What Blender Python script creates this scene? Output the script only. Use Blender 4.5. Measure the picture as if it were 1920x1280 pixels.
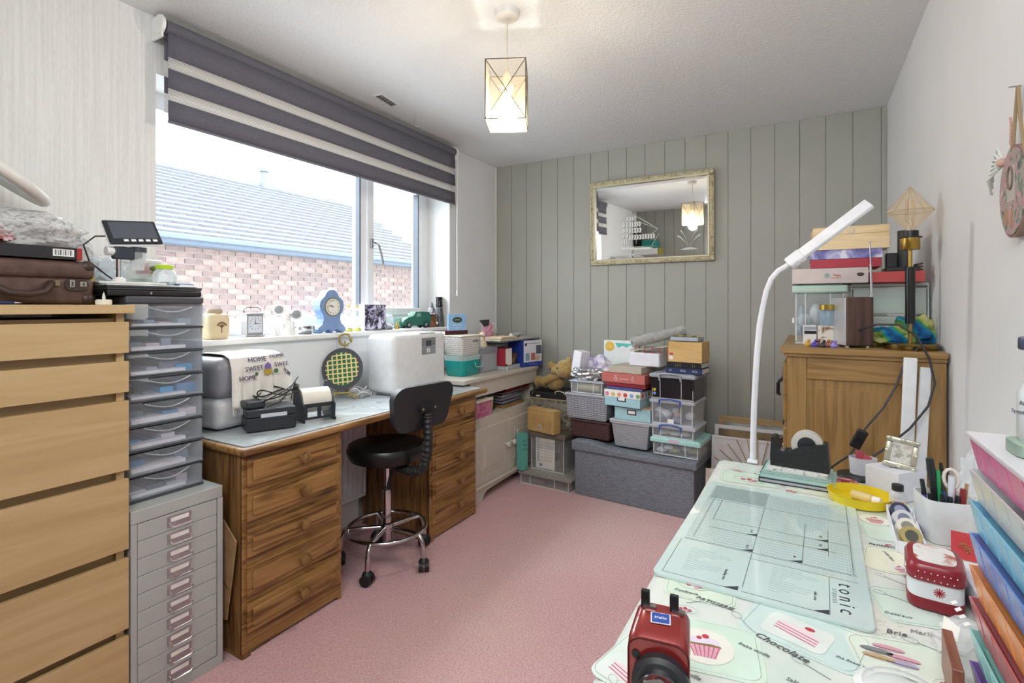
import bpy, bmesh, math, random
from mathutils import Vector, Matrix, Euler, noise
R = random.Random(7)
D = math.radians
for o in list(bpy.data.objects): bpy.data.objects.remove(o)
S = bpy.context.scene
COL = S.collection

# ---------------------------------------------------------------- camera
cam = bpy.data.objects.new('camera', bpy.data.cameras.new('camera'))
COL.objects.link(cam)
cam.location = (2.24, 0, 1.226)
cam.rotation_euler = (D(90), 0, D(30))
cam.data.sensor_width = 36; cam.data.lens = 18
cam.data.shift_y = -(640-574)/1920
cam.data.clip_start = 0.02; cam.data.clip_end = 200
S.camera = cam
# ---------------------------------------------------------------- world
w = bpy.data.worlds.new('world'); S.world = w; w.use_nodes = True
bg = w.node_tree.nodes['Background']
bg.inputs[0].default_value = (0.90, 0.955, 1.0, 1); bg.inputs[1].default_value = 4.1
# ---------------------------------------------------------------- lights
def area(name, loc, rot, sx, sy, e, col=(1,1,1)):
    l = bpy.data.lights.new(name, 'AREA'); l.shape = 'RECTANGLE'; l.size = sx; l.size_y = sy
    l.energy = e; l.color = col
    o = bpy.data.objects.new(name, l); COL.objects.link(o); o.location = loc; o.rotation_euler = rot
    return o
area('rear_fill_light', (1.95, -0.25, 2.2), (D(62), 0, D(12)), 1.1, 0.5, 17, (0.97, 0.985, 1))  # added fill lamp at the rear, out of view, lifts the dark far end
area('window_fill_light', (-1.2, 2.0, 2.95), (0, D(-52), 0), 1.2, 2.6, 95, (0.93, 0.97, 1))  # added area lamp outside, above the view, boosts sky light through the window
# ---------------------------------------------------------------- view
S.view_settings.view_transform = 'Standard'; S.view_settings.look = 'None'
S.view_settings.gamma = 1; S.view_settings.use_curve_mapping = False
S.view_settings.exposure = 0.74
try:
    c = S.cycles
    c.max_bounces = 10; c.diffuse_bounces = 6; c.glossy_bounces = 4; c.transmission_bounces = 6
    c.transparent_max_bounces = 40; c.caustics_reflective = False; c.caustics_refractive = False
    c.sample_clamp_indirect = 6
    c.use_denoising = True
except Exception: pass

# ================================================================ materials
def lin(h):
    if not isinstance(h, str): return tuple(h)[:3]
    h = h.lstrip('#'); v = [int(h[i:i+2], 16)/255 for i in (0, 2, 4)]
    return tuple(a/12.92 if a <= .04045 else ((a+.055)/1.055)**2.4 for a in v)
MC = {}
def new(name):
    m = bpy.data.materials.new(name); m.use_nodes = True
    nt = m.node_tree; return m, nt, nt.nodes['Principled BSDF'], nt.links
def N(nt, t, **k):
    n = nt.nodes.new(t)
    for a, b in k.items(): setattr(n, a, b)
    return n
def bump(nt, bs, src, strength=.3, dist=.002):
    b = N(nt, 'ShaderNodeBump'); b.inputs['Strength'].default_value = strength; b.inputs['Distance'].default_value = dist
    nt.links.new(src, b.inputs['Height']); nt.links.new(b.outputs[0], bs.inputs['Normal'])
def coords(nt, scale=(1,1,1), rot=(0,0,0)):
    tc = N(nt, 'ShaderNodeTexCoord'); mp = N(nt, 'ShaderNodeMapping')
    mp.inputs['Scale'].default_value = scale; mp.inputs['Rotation'].default_value = rot
    nt.links.new(tc.outputs['Object'], mp.inputs[0]); return mp.outputs[0]
def ramp(nt, src, stops):
    r = N(nt, 'ShaderNodeValToRGB'); e = r.color_ramp.elements
    while len(e) < len(stops): e.new(.5)
    for i, (p, c) in enumerate(stops):
        e[i].position = p; e[i].color = (*lin(c), 1)
    nt.links.new(src, r.inputs[0]); return r.outputs[0]
def P(col, rough=.5, metal=0, spec=.5, vary=.05, nscale=25, coat=0):
    """plain painted / plastic / metal surface with a little procedural variation"""
    key = ('P', col, rough, metal, spec, vary, coat)
    if key in MC: return MC[key]
    m, nt, bs, L = new('surface_%d' % len(MC))
    bs.inputs['Roughness'].default_value = rough; bs.inputs['Metallic'].default_value = metal
    bs.inputs['Specular IOR Level'].default_value = spec
    bs.inputs['Coat Weight'].default_value = coat
    n = N(nt, 'ShaderNodeTexNoise'); n.inputs['Scale'].default_value = nscale; n.inputs['Detail'].default_value = 3
    L.new(coords(nt), n.inputs['Vector'])
    c = lin(col); a = tuple(x*(1-vary) for x in c); b = tuple(min(1, x*(1+vary)) for x in c)
    L.new(ramp(nt, n.outputs['Fac'], [(.3, a), (.7, b)]), bs.inputs['Base Color'])
    MC[key] = m; return m
def GL(col='#ffffff', alpha=.2, rough=.08, ior=1.45):
    """clear plastic or glass: see-through layer mixed with a gloss and a tint"""
    key = ('GL', col, alpha, rough)
    if key in MC: return MC[key]
    m, nt, bs, L = new('clear_%d' % len(MC))
    bs.inputs['Base Color'].default_value = (*lin(col), 1); bs.inputs['Roughness'].default_value = rough
    tr = N(nt, 'ShaderNodeBsdfTransparent'); mx = N(nt, 'ShaderNodeMixShader')
    c = lin(col); tr.inputs[0].default_value = (.66+.34*c[0], .66+.34*c[1], .66+.34*c[2], 1)
    lw = N(nt, 'ShaderNodeLayerWeight'); lw.inputs[0].default_value = .35
    ma = N(nt, 'ShaderNodeMath', operation='MULTIPLY_ADD'); ma.inputs[1].default_value = .38; ma.inputs[2].default_value = alpha
    ma.use_clamp = True
    L.new(lw.outputs['Facing'], ma.inputs[0]); L.new(ma.outputs[0], mx.inputs[0])
    L.new(tr.outputs[0], mx.inputs[1]); L.new(bs.outputs[0], mx.inputs[2])
    L.new(mx.outputs[0], nt.nodes['Material Output'].inputs[0])
    MC[key] = m; return m
def EM(col, s):
    m, nt, bs, L = new('glow_%d' % len(MC)); MC[('EM', col, s)] = m
    bs.inputs['Base Color'].default_value = (*lin(col), 1)
    bs.inputs['Emission Color'].default_value = (*lin(col), 1); bs.inputs['Emission Strength'].default_value = s
    return m
def WOOD(name, c1, c2, c3, axis='Z', scale=9, rough=.45, knots=0, stretch=14, fine=.35):
    if name in MC: return MC[name]
    m, nt, bs, L = new(name)
    sc = {'X': (1, stretch, stretch), 'Y': (stretch, 1, stretch), 'Z': (stretch, stretch, 1)}[axis]
    v = coords(nt, sc)
    n1 = N(nt, 'ShaderNodeTexNoise'); n1.inputs['Scale'].default_value = scale*.16; n1.inputs['Detail'].default_value = 4
    n1.inputs['Distortion'].default_value = 1.1
    L.new(v, n1.inputs['Vector'])
    mm = N(nt, 'ShaderNodeMath', operation='MULTIPLY'); mm.inputs[1].default_value = 6
    fr = N(nt, 'ShaderNodeMath', operation='PINGPONG'); fr.inputs[1].default_value = 1
    L.new(n1.outputs['Fac'], mm.inputs[0]); L.new(mm.outputs[0], fr.inputs[0])
    n2 = N(nt, 'ShaderNodeTexNoise'); n2.inputs['Scale'].default_value = scale*1.6; n2.inputs['Detail'].default_value = 6
    L.new(v, n2.inputs['Vector'])
    mx = N(nt, 'ShaderNodeMixRGB'); mx.inputs[0].default_value = fine
    L.new(fr.outputs[0], mx.inputs[1]); L.new(n2.outputs['Fac'], mx.inputs[2])
    col = ramp(nt, mx.outputs[0], [(.12, c1), (.5, c2), (.85, c3)])
    if knots:
        vo = N(nt, 'ShaderNodeTexVoronoi'); vo.inputs['Scale'].default_value = knots
        s2 = {'X': (.45, 1, 1), 'Y': (1, .45, 1), 'Z': (1, 1, .45)}[axis]
        L.new(coords(nt, s2), vo.inputs['Vector'])
        kr = ramp(nt, vo.outputs['Distance'], [(.04, '#ffffff'), (.17, '#000000')])
        k2 = N(nt, 'ShaderNodeMixRGB'); L.new(kr, k2.inputs[0]); L.new(col, k2.inputs[1])
        k2.inputs[2].default_value = (*[x*.22 for x in lin(c1)], 1); col = k2.outputs[0]
    L.new(col, bs.inputs['Base Color']); bs.inputs['Roughness'].default_value = rough
    bump(nt, bs, mx.outputs[0], .08, .001)
    MC[name] = m; return m
PINE_Y = WOOD('pine_grain_y', '#55361a', '#8b6537', '#a37c4a', 'Y', 9, .42, 5.5)
PINE_Z = WOOD('pine_grain_z', '#4a2f17', '#7a5731', '#957146', 'Z', 9, .45, 5)
PINE_X = WOOD('pine_grain_x', '#5c3512', '#96652d', '#ad7d3e', 'X', 9, .42, 0)
BEECH = WOOD('beech_veneer', '#b4966a', '#bea173', '#c7ac80', 'Y', 4, .42, 0, 10, .5)
OAKZ = WOOD('waxed_pine_z', '#7c5f35', '#967546', '#a58453', 'Z', 9, .4, 0, 16, .5)
OAKX = WOOD('waxed_pine_x', '#7a5c33', '#957344', '#a58453', 'X', 9, .4, 0, 16, .5)
LIGHTW = WOOD('pale_pine', '#cfae7a', '#dcc092', '#e6cfa6', 'X', 7, .5, 0)
WALNUT = WOOD('dark_walnut', '#3a2620', '#4d3530', '#5d453e', 'Z', 8, .35, 0)
def fabric(name, c1, c2, sc=900, rough=.95, st=.5):
    if name in MC: return MC[name]
    m, nt, bs, L = new(name); n = N(nt, 'ShaderNodeTexNoise'); n.inputs['Scale'].default_value = sc; n.inputs['Detail'].default_value = 2
    L.new(coords(nt, (1, 1, .5)), n.inputs['Vector'])
    n2 = N(nt, 'ShaderNodeTexNoise'); n2.inputs['Scale'].default_value = sc; L.new(coords(nt, (.1, .1, 1)), n2.inputs['Vector'])
    mx = N(nt, 'ShaderNodeMixRGB'); mx.inputs[0].default_value = .5
    L.new(n.outputs['Fac'], mx.inputs[1]); L.new(n2.outputs['Fac'], mx.inputs[2])
    L.new(ramp(nt, mx.outputs[0], [(.38, c1), (.62, c2)]), bs.inputs['Base Color']); bs.inputs['Roughness'].default_value = rough
    bump(nt, bs, mx.outputs[0], st, .001); MC[name] = m; return m
def mottled(name, stops, sc=8, rough=.6, dist=0, kind='noise', st=.1):
    if name in MC: return MC[name]
    m, nt, bs, L = new(name)
    if kind == 'voronoi':
        n = N(nt, 'ShaderNodeTexVoronoi'); n.inputs['Scale'].default_value = sc; src = n.outputs['Color']
    else:
        n = N(nt, 'ShaderNodeTexNoise'); n.inputs['Scale'].default_value = sc; n.inputs['Detail'].default_value = 5
        n.inputs['Distortion'].default_value = dist; src = n.outputs['Fac']
    L.new(coords(nt), n.inputs['Vector'])
    L.new(ramp(nt, src, stops), bs.inputs['Base Color']); bs.inputs['Roughness'].default_value = rough
    if st: bump(nt, bs, n.outputs[0], st, .002)
    MC[name] = m; return m
def marker(name, col, rough=.5): return P(col, rough)
WHITE = P('#f0f0ee', .45, vary=.02); BLACK = P('#17181a', .4); CHROME = P('#d8d8dc', .12, 1, vary=.02)
BRASS = P('#b39552', .28, 1); STEEL = P('#b9babd', .3, 1); DGREY = P('#3a3c40', .5); PAPER = P('#ece9e2', .8)
CREAM = P('#c9c2b6', .5, vary=.03); GOLD = P('#b99f5e', .35, .8)

# ================================================================ mesh builder
class M:
    def __init__(s): s.b = bmesh.new(); s.mats = []; s.cur = 0
    def mat(s, m):
        if not s.mats and len(s.b.faces): s.mats.append(None)
        if m not in s.mats: s.mats.append(m)
        s.cur = s.mats.index(m); return s
    def _t(s, vs, T):
        if T is not None: bmesh.ops.transform(s.b, matrix=T, verts=vs)
    def _f(s, fs):
        for f in fs: f.material_index = s.cur
    def box(s, x0, x1, y0, y1, z0, z1, T=None, bv=0, seg=2, taper=None):
        """taper (tx,ty): the bottom face is narrowed by that factor"""
        r = bmesh.ops.create_cube(s.b, size=1); vs = r['verts']
        cx, cy, cz = (x0+x1)/2, (y0+y1)/2, (z0+z1)/2
        for v in vs:
            k = taper if (taper and v.co.z < 0) else (1, 1)
            v.co = Vector((cx+v.co.x*(x1-x0)*k[0], cy+v.co.y*(y1-y0)*k[1], cz+v.co.z*(z1-z0)))
        fs = set(f for v in vs for f in v.link_faces)
        if bv > 0:
            es = list(set(e for v in vs for e in v.link_edges))
            r2 = bmesh.ops.bevel(s.b, geom=es, offset=bv, segments=seg, affect='EDGES', profile=.5)
            vs = list(set(v for v in r2['verts']) | set(v for v in vs if v.is_valid))
            fs = set(f for v in vs for f in v.link_faces)
        s._f(fs); s._t(vs, T); return s
    def cyl(s, p, q, r0, r1=None, n=16, caps=True):
        r1 = r0 if r1 is None else r1
        p, q = Vector(p), Vector(q); d = q-p; L = d.length
        r = bmesh.ops.create_cone(s.b, cap_ends=caps, segments=n, radius1=r0, radius2=r1, depth=L)
        s._f(set(f for v in r['verts'] for f in v.link_faces))
        T = Matrix.Translation((p+q)/2) @ d.to_track_quat('Z', 'Y').to_matrix().to_4x4()
        s._t(r['verts'], T); return s
    def ball(s, c, r, sc=(1,1,1), u=16, v=10, T=None):
        q = bmesh.ops.create_uvsphere(s.b, u_segments=u, v_segments=v, radius=r)
        for x in q['verts']: x.co = Vector((c[0]+x.co.x*sc[0], c[1]+x.co.y*sc[1], c[2]+x.co.z*sc[2]))
        s._f(set(f for x in q['verts'] for f in x.link_faces)); s._t(q['verts'], T); return s
    def lathe(s, prof, c=(0,0,0), n=24, T=None, sq=0, sx=1, sy=1):
        """prof: (r,z) list; sq rounds the ring towards a square"""
        rings = []
        for r, z in prof:
            ring = []
            for i in range(n):
                a = 2*math.pi*(i+.5)/n; ca, sa = math.cos(a), math.sin(a)
                k = 1
                if sq: k = 1/((abs(ca)**sq+abs(sa)**sq)**(1/sq))
                ring.append(s.b.verts.new((c[0]+r*ca*k*sx, c[1]+r*sa*k*sy, c[2]+z)))
            rings.append(ring)
        fs = []
        for a, b in zip(rings, rings[1:]):
            for i in range(n): fs.append(s.b.faces.new((a[i], a[(i+1) % n], b[(i+1) % n], b[i])))
        if prof[0][0] > 1e-5: fs.append(s.b.faces.new(list(reversed(rings[0]))))
        if prof[-1][0] > 1e-5: fs.append(s.b.faces.new(rings[-1]))
        s._f(fs); s._t([v for r in rings for v in r], T); return s
    def tube(s, pts, r, n=8, T=None, closed=False):
        pts = [Vector(p) for p in pts]; rings = []; up = Vector((0, 0, 1))
        m = len(pts)
        for i, p in enumerate(pts):
            if closed: d = pts[(i+1) % m]-pts[i-1]
            else: d = pts[min(i+1, m-1)]-pts[max(i-1, 0)]
            d.normalize()
            if i == 0:
                a = d.cross(up)
                if a.length < .05: a = d.cross(Vector((1, 0, 0)))
            else: a = pa-d*pa.dot(d)
            a.normalize(); pa = a.copy(); b = d.cross(a)
            rr = r[i] if isinstance(r, (list, tuple)) else r
            rings.append([s.b.verts.new(p+a*rr*math.cos(2*math.pi*k/n)+b*rr*math.sin(2*math.pi*k/n)) for k in range(n)])
        fs = []
        pr = list(zip(rings, rings[1:]))+([(rings[-1], rings[0])] if closed else [])
        for A, B_ in pr:
            for k in range(n): fs.append(s.b.faces.new((A[k], A[(k+1) % n], B_[(k+1) % n], B_[k])))
        if not closed:
            fs.append(s.b.faces.new(list(reversed(rings[0])))); fs.append(s.b.faces.new(rings[-1]))
        s._f(fs); s._t([v for r_ in rings for v in r_], T); return s
    def prism(s, poly, d0, d1, T=None):
        """poly in local XY, extruded along Z from d0 to d1"""
        a = [s.b.verts.new((x, y, d0)) for x, y in poly]; b = [s.b.verts.new((x, y, d1)) for x, y in poly]
        fs = [s.b.faces.new(list(reversed(a))), s.b.faces.new(b)]
        n = len(poly)
        for i in range(n): fs.append(s.b.faces.new((a[i], a[(i+1) % n], b[(i+1) % n], b[i])))
        s._f(fs); s._t(a+b, T); return s
    def flat(s, poly, T=None):
        a = [s.b.verts.new((p[0], p[1], p[2] if len(p) > 2 else 0)) for p in poly]
        s._f([s.b.faces.new(a)]); s._t(a, T); return s
    def grid(s, f, nu, nv):
        """f(u,v)->point, u,v in 0..1"""
        g = [[s.b.verts.new(f(i/nu, j/nv)) for j in range(nv+1)] for i in range(nu+1)]
        s._f([s.b.faces.new((g[i][j], g[i+1][j], g[i+1][j+1], g[i][j+1])) for i in range(nu) for j in range(nv)]); return s
    def text(s, body, size, T, align='CENTER', ext=.0003, shear=0):
        cu = bpy.data.curves.new('t', 'FONT'); cu.body = body; cu.size = size; cu.align_x = align; cu.align_y = 'CENTER'
        cu.extrude = ext; cu.resolution_u = 2; cu.shear = shear
        o = bpy.data.objects.new('t', cu); me = bpy.data.meshes.new_from_object(o)
        n0 = len(s.b.verts); nf = len(s.b.faces); s.b.from_mesh(me); s.b.verts.ensure_lookup_table(); s.b.faces.ensure_lookup_table()
        vs = s.b.verts[n0:]; s._f(s.b.faces[nf:]); s._t(vs, T)
        bpy.data.objects.remove(o); bpy.data.curves.remove(cu); bpy.data.meshes.remove(me); return s
    def build(s, name, mat=None, parent=None, smooth=False, loc=(0,0,0), rz=0, solid=0, sub=0):
        if mat is not None and not s.mats: s.mats = [mat]
        s.mats = [mat if m is None else m for m in s.mats]
        if solid == 0: bmesh.ops.recalc_face_normals(s.b, faces=s.b.faces)
        me = bpy.data.meshes.new(name); s.b.to_mesh(me); s.b.free()
        for m in s.mats: me.materials.append(m)
        if smooth:
            me.polygons.foreach_set('use_smooth', [True]*len(me.polygons))
            try: me.set_sharp_from_angle(angle=D(38))
            except Exception: pass
        o = bpy.data.objects.new(name, me); COL.objects.link(o); o.parent = parent
        o.location = loc; o.rotation_euler = (0, 0, rz)
        if solid:
            md = o.modifiers.new('s', 'SOLIDIFY'); md.thickness = solid; md.offset = 0
        if sub:
            md = o.modifiers.new('u', 'SUBSURF'); md.levels = sub; md.render_levels = sub
        return o
def tag(o, label, cat, group=None):
    o['label'] = label; o['category'] = cat
    if group: o['group'] = group
    return o
def thing(name, label, cat, loc=(0,0,0), rz=0, group=None):
    o = bpy.data.objects.new(name, None); COL.objects.link(o); o.location = loc; o.rotation_euler = (0, 0, rz)
    o.empty_display_size = .05
    return tag(o, label, cat, group)
def struct(o): o['kind'] = 'structure'; return o
def dup(root, loc, rz, label=None):
    r = root.copy(); COL.objects.link(r); r.location = loc; r.rotation_euler = (0, 0, rz)
    if label: r['label'] = label
    for ch in list(root.children):
        c = ch.copy(); COL.objects.link(c); c.parent = r
        for g in ch.children:
            d = g.copy(); COL.objects.link(d); d.parent = c
    return r
def TR(x, y, z, rx=0, ry=0, rz=0): return Matrix.Translation((x, y, z)) @ Euler((D(rx), D(ry), D(rz))).to_matrix().to_4x4()
# text transforms: on a face looking towards -y / +x / up
def Tmy(x, y, z): return TR(x, y, z, 90, 0, 0)
def Tpx(x, y, z): return TR(x, y, z, 90, 0, 90)
def circ(r, n=24, cx=0, cy=0, ry=None, a0=0, a1=360):
    ry = r if ry is None else ry
    full = abs(a1-a0) >= 360
    m = n if full else n+1
    return [(cx+r*math.cos(D(a0+(a1-a0)*i/n)), cy+ry*math.sin(D(a0+(a1-a0)*i/n))) for i in range(m)]
def rrect(w, h, r, n=4, cx=0, cy=0):
    o = []
    for sx, sy, a in ((1, 1, 0), (-1, 1, 90), (-1, -1, 180), (1, -1, 270)):
        for i in range(n+1):
            t = D(a+90*i/n); o.append((cx+sx*(w/2-r)+r*math.cos(t), cy+sy*(h/2-r)+r*math.sin(t)))
    return o
# ================================================================ room shell
RX, RY0, RY1, RZ = 2.635, -.53, 3.63, 2.373
def wallpaper():
    m, nt, bs, L = new('ribbed_wallpaper')
    n = N(nt, 'ShaderNodeTexNoise'); n.inputs['Scale'].default_value = 90; n.inputs['Detail'].default_value = 3
    L.new(coords(nt, (1, 1, .02)), n.inputs['Vector'])
    n2 = N(nt, 'ShaderNodeTexNoise'); n2.inputs['Scale'].default_value = 260; L.new(coords(nt, (1, 1, .12)), n2.inputs['Vector'])
    mx = N(nt, 'ShaderNodeMixRGB'); mx.inputs[0].default_value = .35
    L.new(n.outputs['Fac'], mx.inputs[1]); L.new(n2.outputs['Fac'], mx.inputs[2])
    L.new(ramp(nt, mx.outputs[0], [(.35, '#dadad6'), (.6, '#e8e8e6')]), bs.inputs['Base Color']); bs.inputs['Roughness'].default_value = .7
    bump(nt, bs, mx.outputs[0], .38, .0022); return m
def stipple():
    m, nt, bs, L = new('stippled_ceiling')
    n = N(nt, 'ShaderNodeTexNoise'); n.inputs['Scale'].default_value = 95; n.inputs['Detail'].default_value = 4; n.inputs['Roughness'].default_value = .6
    L.new(coords(nt), n.inputs['Vector'])
    bs.inputs['Base Color'].default_value = (*lin('#e9ebec'), 1); bs.inputs['Roughness'].default_value = .9
    r = ramp(nt, n.outputs['Fac'], [(.4, '#000000'), (.66, '#ffffff')])
    bump(nt, bs, r, .55, .004); return m
def carpet():
    m, nt, bs, L = new('pink_carpet')
    v = coords(nt)
    n = N(nt, 'ShaderNodeTexNoise'); n.inputs['Scale'].default_value = 150; n.inputs['Detail'].default_value = 4; L.new(v, n.inputs['Vector'])
    n2 = N(nt, 'ShaderNodeTexNoise'); n2.inputs['Scale'].default_value = 1.7; n2.inputs['Detail'].default_value = 5; L.new(v, n2.inputs['Vector'])
    # worn, sandier track down the middle of the floor
    sx = N(nt, 'ShaderNodeSeparateXYZ'); L.new(v, sx.inputs[0])
    a = N(nt, 'ShaderNodeMath', operation='SUBTRACT'); a.inputs[1].default_value = 1.25; L.new(sx.outputs[0], a.inputs[0])
    b = N(nt, 'ShaderNodeMath', operation='ABSOLUTE'); L.new(a.outputs[0], b.inputs[0])
    c = N(nt, 'ShaderNodeMath', operation='MULTIPLY_ADD'); c.inputs[1].default_value = -.9; c.inputs[2].default_value = .75; L.new(b.outputs[0], c.inputs[0])
    d = N(nt, 'ShaderNodeMath', operation='MULTIPLY'); L.new(c.outputs[0], d.inputs[0]); L.new(n2.outputs['Fac'], d.inputs[1]); d.use_clamp = True
    c1 = ramp(nt, n.outputs['Fac'], [(.3, '#c48f92'), (.7, '#e4b8ba')]); c2 = ramp(nt, n.outputs['Fac'], [(.3, '#cba69c'), (.7, '#e8cec5')])
    f = ramp(nt, d.outputs[0], [(.12, '#000000'), (.42, '#d0d0d0')])
    mx = N(nt, 'ShaderNodeMixRGB'); L.new(f, mx.inputs[0]); L.new(c1, mx.inputs[1]); L.new(c2, mx.inputs[2])
    L.new(mx.outputs[0], bs.inputs['Base Color']); bs.inputs['Roughness'].default_value = 1; bs.inputs['Specular IOR Level'].default_value = .1
    bs.inputs['Sheen Weight'].default_value = .3
    n3 = N(nt, 'ShaderNodeTexNoise'); n3.inputs['Scale'].default_value = 75; n3.inputs['Detail'].default_value = 5; L.new(v, n3.inputs['Vector'])
    bump(nt, bs, n3.outputs['Fac'], .9, .012); return m
WP = wallpaper(); WALLW = mottled('white_painted_wall', [(.3, '#e4e6e8'), (.7, '#e9ebed')], 3, .75, 0, 'noise', .04)
GREEN = P('#a5a69d', .5, vary=.02, nscale=4)
struct(M().box(-.3, RX+.1, RY0-.1, RY1+.1, -.1, 0).build('floor', carpet()))
struct(M().box(-.3, RX+.1, RY0-.1, RY1+.1, RZ, RZ+.1).build('ceiling', stipple()))
WY0, WY1, WZ0, WZ1 = 1.053, 2.972, 1.055, 2.15
b = M(); b.box(-.3, 0, RY0-.1, WY0, 0, RZ); b.box(-.3, 0, WY1, RY1+.1, 0, RZ); b.box(-.3, 0, WY0, WY1, 0, WZ0); b.box(-.3, 0, WY0, WY1, WZ1, RZ)
struct(b.build('wall_left', WP))
struct(M().box(RX, RX+.1, RY0-.1, RY1+.1, 0, RZ).build('wall_right', WALLW))
wb = struct(M().box(0, RX, RY1, RY1+.1, 0, RZ).build('wall_back', GREEN))
xs = [.0]+[.012+.1366*i for i in range(1, 20)]+[RX]
for i in range(len(xs)-1):
    a, c = xs[i], xs[i+1]
    if c-a < .02: continue
    p = M().box(a+.0013, c-.0013, RY1-.011, RY1, .0, RZ-.001)
    p.box(c-.010, c-.0013, RY1-.0125, RY1-.011, .0, RZ-.001).build('panel_board', GREEN, wb)
wf = struct(M().box(0, RX, RY0-.1, RY0, 0, RZ).build('wall_front', GREEN))
for i in range(19):
    M().box(.137*i+.003, .137*i+.134, RY0, RY0+.011, 0, RZ-.001).build('panel_board', GREEN, wf)
struct(M().box(0, .015, 1.5, 2.1, 0, .12).box(0, .02, 1.5, 2.1, .12, .128).build('baseboard_left', WHITE))
struct(M().box(0, .008, 3.6, RY1-.016, 1.0, RZ-.001).build('trim_1', WHITE))
PLW = mottled('plain_painted_wall', [(.3, '#e0e2e4'), (.7, '#e6e8ea')], 3, .7, 0, 'noise', .03)
struct(M().box(.0, .004, WY0, 3.6, .13, WZ0).box(.0, .004, WY1, 3.6, WZ0, RZ-.001).build('trim_2', PLW))
# ceiling vent with slots
t = thing('ceiling_vent', 'small slotted white vent in ceiling above window blind', 'vent', (.21, 2.12, RZ), D(8))
M().box(-.03, .03, -.085, .085, -.003, -.0005).build('plate', WHITE, t)
for i in range(10): M().box(-.02, .02, -.07+i*.0145, -.0635+i*.0145, -.005, -.003).build('slot', BLACK, t)
t = thing('ceiling_hook', 'tiny wire hook in ceiling over right end of blind', 'hook', (.2, 2.37, RZ))
M().tube([(0, 0, 0), (0, 0, -.012), (-.03, .03, -.014), (-.05, .05, -.04), (-.03, .07, -.045)], .0012, 6).build('wire', STEEL, t)
# ================================================================ window
UPVC = P('#eef0f2', .3, vary=.01)
win = struct(M().box(-.27, -.2, WY0, WY1, WZ0, WZ0+.11).box(-.27, -.2, WY0, WY1, WZ1-.07, WZ1).box(-.27, -.2, WY0, WY0+.07, WZ0+.11, WZ1-.07)
    .box(-.27, -.2, WY1-.075, WY1, WZ0+.11, WZ1-.07).box(-.27, -.2, 2.315, 2.365, WZ0+.11, WZ1-.07).build('window_1', UPVC))
M().box(-.2, .03, WY0-.0, WY1, 1.055, 1.08, bv=.006).build('window_sill', WHITE, win)
sash = M().box(-.255, -.188, 2.365, 2.42, WZ0+.11, WZ1-.07, bv=.004).box(-.255, -.188, 2.86, 2.897, WZ0+.11, WZ1-.07, bv=.004).box(-.255, -.188, 2.42, 2.86, WZ0+.11, WZ0+.16, bv=.004).box(-.255, -.188, 2.42, 2.86, WZ1-.12, WZ1-.07, bv=.004).build('sash', UPVC, win)
M().box(-.188, -.172, 2.385, 2.405, 1.60, 1.66, bv=.003).tube([(-.165, 2.4, 1.635), (-.155, 2.43, 1.62), (-.155, 2.455, 1.56), (-.155, 2.47, 1.50)], .007).build('window_handle', STEEL, sash, True)
G = GL('#f4faff', .02, .02)
M().box(-.24, -.236, WY0+.07, 2.315, WZ0+.11, WZ1-.07).build('window_pane', G, win)
M().box(-.24, -.236, 2.42, 2.86, WZ0+.16, WZ1-.12).build('window_pane', G, sash)
gasket = P('#5c646e', .6)
M().box(-.234, -.198, 2.306, 2.316, WZ0+.11, WZ1-.07).build('gasket', gasket, win)
M().box(-.234, -.187, 2.851, 2.861, WZ0+.16, WZ1-.12).build('gasket', gasket, sash)
# ---- roller blind
FAB = fabric('blind_fabric', '#5a5963', '#6a6973', 700, .9, .2)
def sheer():
    m, nt, bs, L = new('sheer_net'); bs.inputs['Base Color'].default_value = (*lin('#e8e6e2'), 1); bs.inputs['Roughness'].default_value = 1
    tr = N(nt, 'ShaderNodeBsdfTransparent'); mx = N(nt, 'ShaderNodeMixShader'); wv = N(nt, 'ShaderNodeTexWave'); wv.bands_direction = 'Z'
    wv.inputs['Scale'].default_value = 55; L.new(coords(nt), wv.inputs['Vector'])
    ma = N(nt, 'ShaderNodeMath', operation='MULTIPLY_ADD'); ma.inputs[1].default_value = .35; ma.inputs[2].default_value = .3
    L.new(wv.outputs['Fac'], ma.inputs[0]); L.new(ma.outputs[0], mx.inputs[0]); L.new(tr.outputs[0], mx.inputs[1]); L.new(bs.outputs[0], mx.inputs[2])
    L.new(mx.outputs[0], nt.nodes['Material Output'].inputs[0]); return m
SH = sheer()
t = thing('roller_blind', 'dark grey striped day and night roller blind over window', 'blind', (.06, 2.0, 2.32))
M().cyl((0, -.945, 0), (0, .945, 0), .028, n=24).build('roller', FAB, t, True)
M().box(-.055, -.03, -.955, .955, .016, .034).build('cassette_rail', P('#d8d2c2', .4), t)
for y in (-.965, .957): M().box(-.058, .018, y+.001, y+.008, -.05, .035).cyl((0, y-.003, 0), (0, y+.010, 0), .036, n=24).build('end_bracket', WHITE, t, True)
def band(z0, z1, x, nm, m, sag=0):
    b = M(); b.grid(lambda u, v: (x+.004*math.sin(u*5)*v, -.94+1.88*u, z0+(z1-z0)*v-2.32-sag*math.sin(math.pi*u)), 24, 2); return b.build(nm, m, t, True, solid=.0012)
for z0, z1 in ((2.20, 2.305), (2.078, 2.156), (1.952, 2.032)): band(z0, z1, .018, 'opaque_stripe', FAB)
for z0, z1 in ((2.156, 2.20), (2.032, 2.078)): band(z0, z1, .018, 'sheer_stripe', SH)
for z0, z1 in ((2.195, 2.28), (2.066, 2.13)): band(z0, z1, -.012, 'opaque_stripe', FAB, .004)
for z0, z1 in ((2.13, 2.195), (1.99, 2.066)): band(z0, z1, -.012, 'sheer_stripe', SH, .004)
M().tube([(.018, -.94, 1.947-2.32), (.018, .94, 1.947-2.32)], .006).build('bottom_bar', P('#6a6b75', .5), t, True)
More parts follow.
